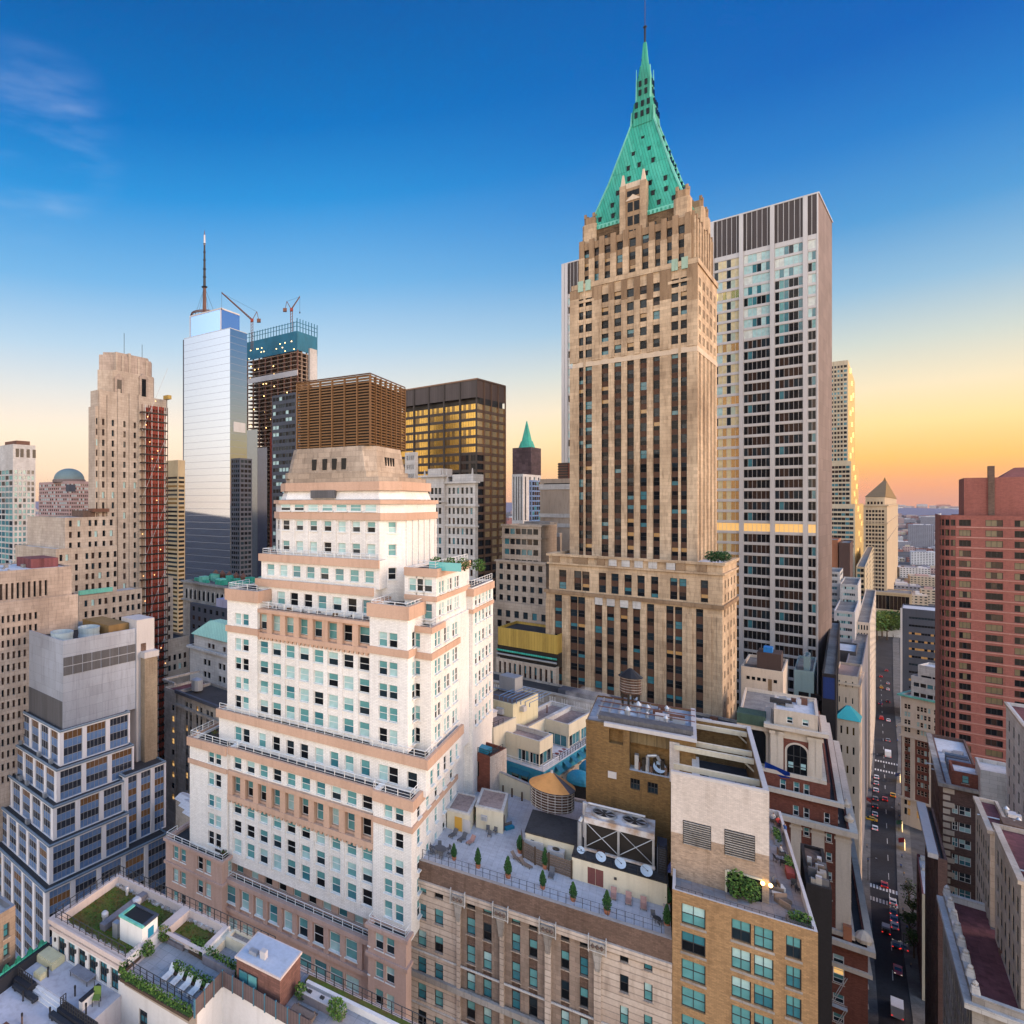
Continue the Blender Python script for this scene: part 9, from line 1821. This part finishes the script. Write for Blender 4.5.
# ================================================================== far city beyond the courthouse
FC = [('white', mat('far_white', (.62, .60, .60), .9, .1, .1)), ('cream', mat('far_cream', (.52, .44, .34), .9, .1, .1)), ('brick red', mat('far_red', (.30, .13, .11), .9, .1, .1)), ('grey', mat('far_grey', (.26, .26, .30), .9, .1, .1)), ('pink', mat('far_pink', (.46, .32, .30), .9, .1, .1)), ('slate', mat('far_slate', (.10, .11, .14), .9, .1, .1))]
def far(px, py, wpx, hpx, ci, seed, label, grp):
    p = at(px, py, 0); s = p.y/F; rr = random.Random(seed); W_ = wpx*s; h = hpx*s; D_ = W_*rr.uniform(.7, 1.4); r = empty('city_block', p, -math.radians(rr.choice((44, 47, 30))), label, 'building', grp)
    m = MB(); m.box(-W_/2, W_/2, 0, D_, 0, h, FC[ci][1]); m.build('wall', r); m = MB(); m.box(-W_*.3, W_*.1, D_*.2, D_*.6, h, h+2+3*rr.random(), FC[(ci+3) % 6][1]); m.box(W_*.18, W_*.36, D_*.3, D_*.5, h, h+2, FC[0][1]); m.build('roof_plant', r)
    if h > 7:
        m = MB(); nx = max(2, int(W_/4)); nz = max(1, int(h/3.6))
        for i in range(nx):
            for j in range(nz): x = -W_/2+W_*(i+.5)/nx; m.box(x-W_/nx*.25, x+W_/nx*.25, -.08, .05, h*(j+.35)/nz, h*(j+.75)/nz, G_dark2)
        for i in range(max(2, int(D_/4))):
            for j in range(nz): y = D_*(i+.5)/max(2, int(D_/4)); m.box(W_/2-.05, W_/2+.08, y-.8, y+.8, h*(j+.35)/nz, h*(j+.75)/nz, G_dark2)
        o = m.build('windows', r); 
        if nx*nz > 100: o['kind'] = 'stuff'
hero = [(921, 548, 18, 23, 3, 'grey blue slab block standing above the far low roofs'), (909, 606, 26, 11, 1, 'cream civic block right of the courthouse base'), (926, 586, 22, 9, 1, 'long pale block with yellow roof beyond the slate office'), (915, 578, 22, 10, 0, 'white gabled block in the middle of the far roofs'), (924, 565, 18, 13, 0, 'large white block below the grey blue slab'), (903, 549, 14, 7, 3, 'dark blue block at the edge of the far low roofs'), (905, 592, 22, 6, 3, 'long grey block right behind the courthouse'), (931, 604, 14, 14, 1, 'cream stepped block behind the slate office roof'), (934, 530, 18, 13, 3, 'wide grey block on the horizon by the pink tower')]
for i, (px, py, w_, h_, c, l) in enumerate(hero): far(px, py, w_, h_, c, i, l, None)
rr = random.Random(44); k = 0
for row in range(13):
    py = 510+row*row*.52+row*1.1
    for j in range(9): 
        px = 893+j*8+rr.uniform(-3, 3); ci = rr.choice((0, 0, 1, 2, 3, 4, 4, 5)); far(px, py+rr.uniform(-1, 1), rr.uniform(5, 11), rr.uniform(1.5, 5.5), ci, 100+k, 'small %s flat-roofed building among the far roofs beyond the courthouse' % FC[ci][0], 'far %s buildings' % FC[ci][0]); k += 1
mb = MB(); rr = random.Random(8)
for i in range(900):
    Y = rr.uniform(3000, 8200); a = rr.uniform(-.5, 1.5); x = Y*math.tan(min(1.2, a)); s = rr.uniform(15, 60); mb.box(x, x+s, Y, Y+s, 0, rr.uniform(8, 45) if rr.random() < .95 else rr.uniform(50, 110), FC[rr.randrange(6)][1])
tag(mb.build('distant_city'), 'pale distant city roofs fading out toward the horizon', 'city', None, 'stuff')
# steam puffs
def steam(label, p, s, dens):
    m = bpy.data.materials.new('steam'); m.use_nodes = True; t = m.node_tree; t.nodes.remove(t.nodes['Principled BSDF']); v = t.nodes.new('ShaderNodeVolumePrincipled'); t.links.new(v.outputs[0], t.nodes['Material Output'].inputs['Volume']); v.inputs['Color'].default_value = (.95, .95, .96, 1); tcx = t.nodes.new('ShaderNodeTexCoord'); nz = t.nodes.new('ShaderNodeTexNoise'); nz.inputs['Scale'].default_value = .35; t.links.new(tcx.outputs['Object'], nz.inputs[0]); mr = t.nodes.new('ShaderNodeMapRange'); t.links.new(nz.outputs[0], mr.inputs[0]); mr.inputs[1].default_value = .4; mr.inputs[2].default_value = .8; mr.inputs[4].default_value = dens; t.links.new(mr.outputs[0], v.inputs['Density'])
    mbb = MB(); mbb.blob((0, 0, 0), s, s*.7, s*.5, m, 4, 14, 9, .12); tag(mbb.build('steam', None, loc=p), label, 'steam', None, 'stuff')
steam('white steam drifting over the grey stone podium behind the restaurant', atY(588, 699, 134), 5, .22)
# clutter on the plainer roofs
def clutter(b, x0, x1, y0, y1, z, n, seed):
    rr = random.Random(seed); m = MB()
    for i in range(n):
        s = rr.uniform(.4, 1.3); x, y = rr.uniform(x0, x1-s), rr.uniform(y0, y1-s); k = rr.random()
        if k < .45: m.box(x, x+s*1.4, y, y+s, z, z+s*rr.uniform(.5, 1.1), rr.choice([M_steel, M_alum, M_brownsteel, M_greystone]))
        elif k < .6: m.lathe((x, y, z), [(s*.3, 0), (s*.3, s*1.2), (s*.45, s*1.2), (s*.1, s*1.7)], M_steel, 10)
        elif k < .8: m.path([(x, y, z+.3), (x+s*4 if x+s*4 < x1 else x-s*3, y, z+.3)], .12, M_steel)
        else: m.box(x, x+s*2, y, y+s*1.5, z, z+.03, rr.choice([M_roofdk, M_roof, M_rooflt]))
    for q in m.islands(): q.build('roof_unit', b.root)
by = {b.root.name: b for b in ALLB}
for nm, x0, x1, y0, y1, py, n in (('podium_block', -30, -3, 2, 8, 0, 26), ('ornate_corner_building', -15, -4, 18, 40, 0, 0),):
    b = by[nm]
    if n: clutter(b, x0, x1, y0, y1, b.z(731)-.6, n, 5)
clutter(b2, -26, -20, 12, 26, ZR+.02, 0, 3); clutter(b2, -9.5, -1.5, 9, 12.5, 91.45, 9, 4)
clutter(b3, GP[0]+1, GP[1]-1, GP[2]+4, GP[2]+14, GP[3]-.3, 26, 6); clutter(bt, 2, 9, -14, -9, 86.4, 5, 7)
b = by['beige_block']; clutter(b, -20, -3, 10, b.fy(72, -1)-8, b.z(566, -1, b.fy(72, -1))-.4, 22, 8)
b = by['brick_building']; clutter(b, 1, b.fx(986)-1, 10, 30, b.z(783)-.8, 18, 9)
b = by['long_stone_building']; clutter(b, 3, 11, 2, 28, b.z(995)-1, 14, 10); b = by['terracotta_roof_block']; clutter(b, 1, 5, 3, 12, b.z(830)-.6, 8, 11); b = by['garden_roof_block']; clutter(b, 1, 6, 3, 16, b.z(880)-.6, 8, 12)
q = gb.W(2.5, 7)
for i in range(4): q = gb.W(2+i*.9, 3.5+i*3); bush('leafy plant on the terracotta roof at the right edge, %s from the front' % ORD[i], Vector((q[0], q[1], gb.z(880)-.6)), .9, .9, .8, 220, .16, 90+i, grp='plants on the terracotta roof')
# haze over the whole city
HZ = True
if HZ:
    m = bpy.data.materials.new('haze'); m.use_nodes = True; t = m.node_tree; t.nodes.remove(t.nodes['Principled BSDF']); v = t.nodes.new('ShaderNodeVolumePrincipled'); t.links.new(v.outputs[0], t.nodes['Material Output'].inputs['Volume']); v.inputs['Color'].default_value = (.88, .78, .78, 1); v.inputs['Density'].default_value = .000018
    mb = MB(); mb.box(-13200, 13200, -300, 13200, -1, 570, m); tag(mb.build('haze'), None, None, None, 'stuff')
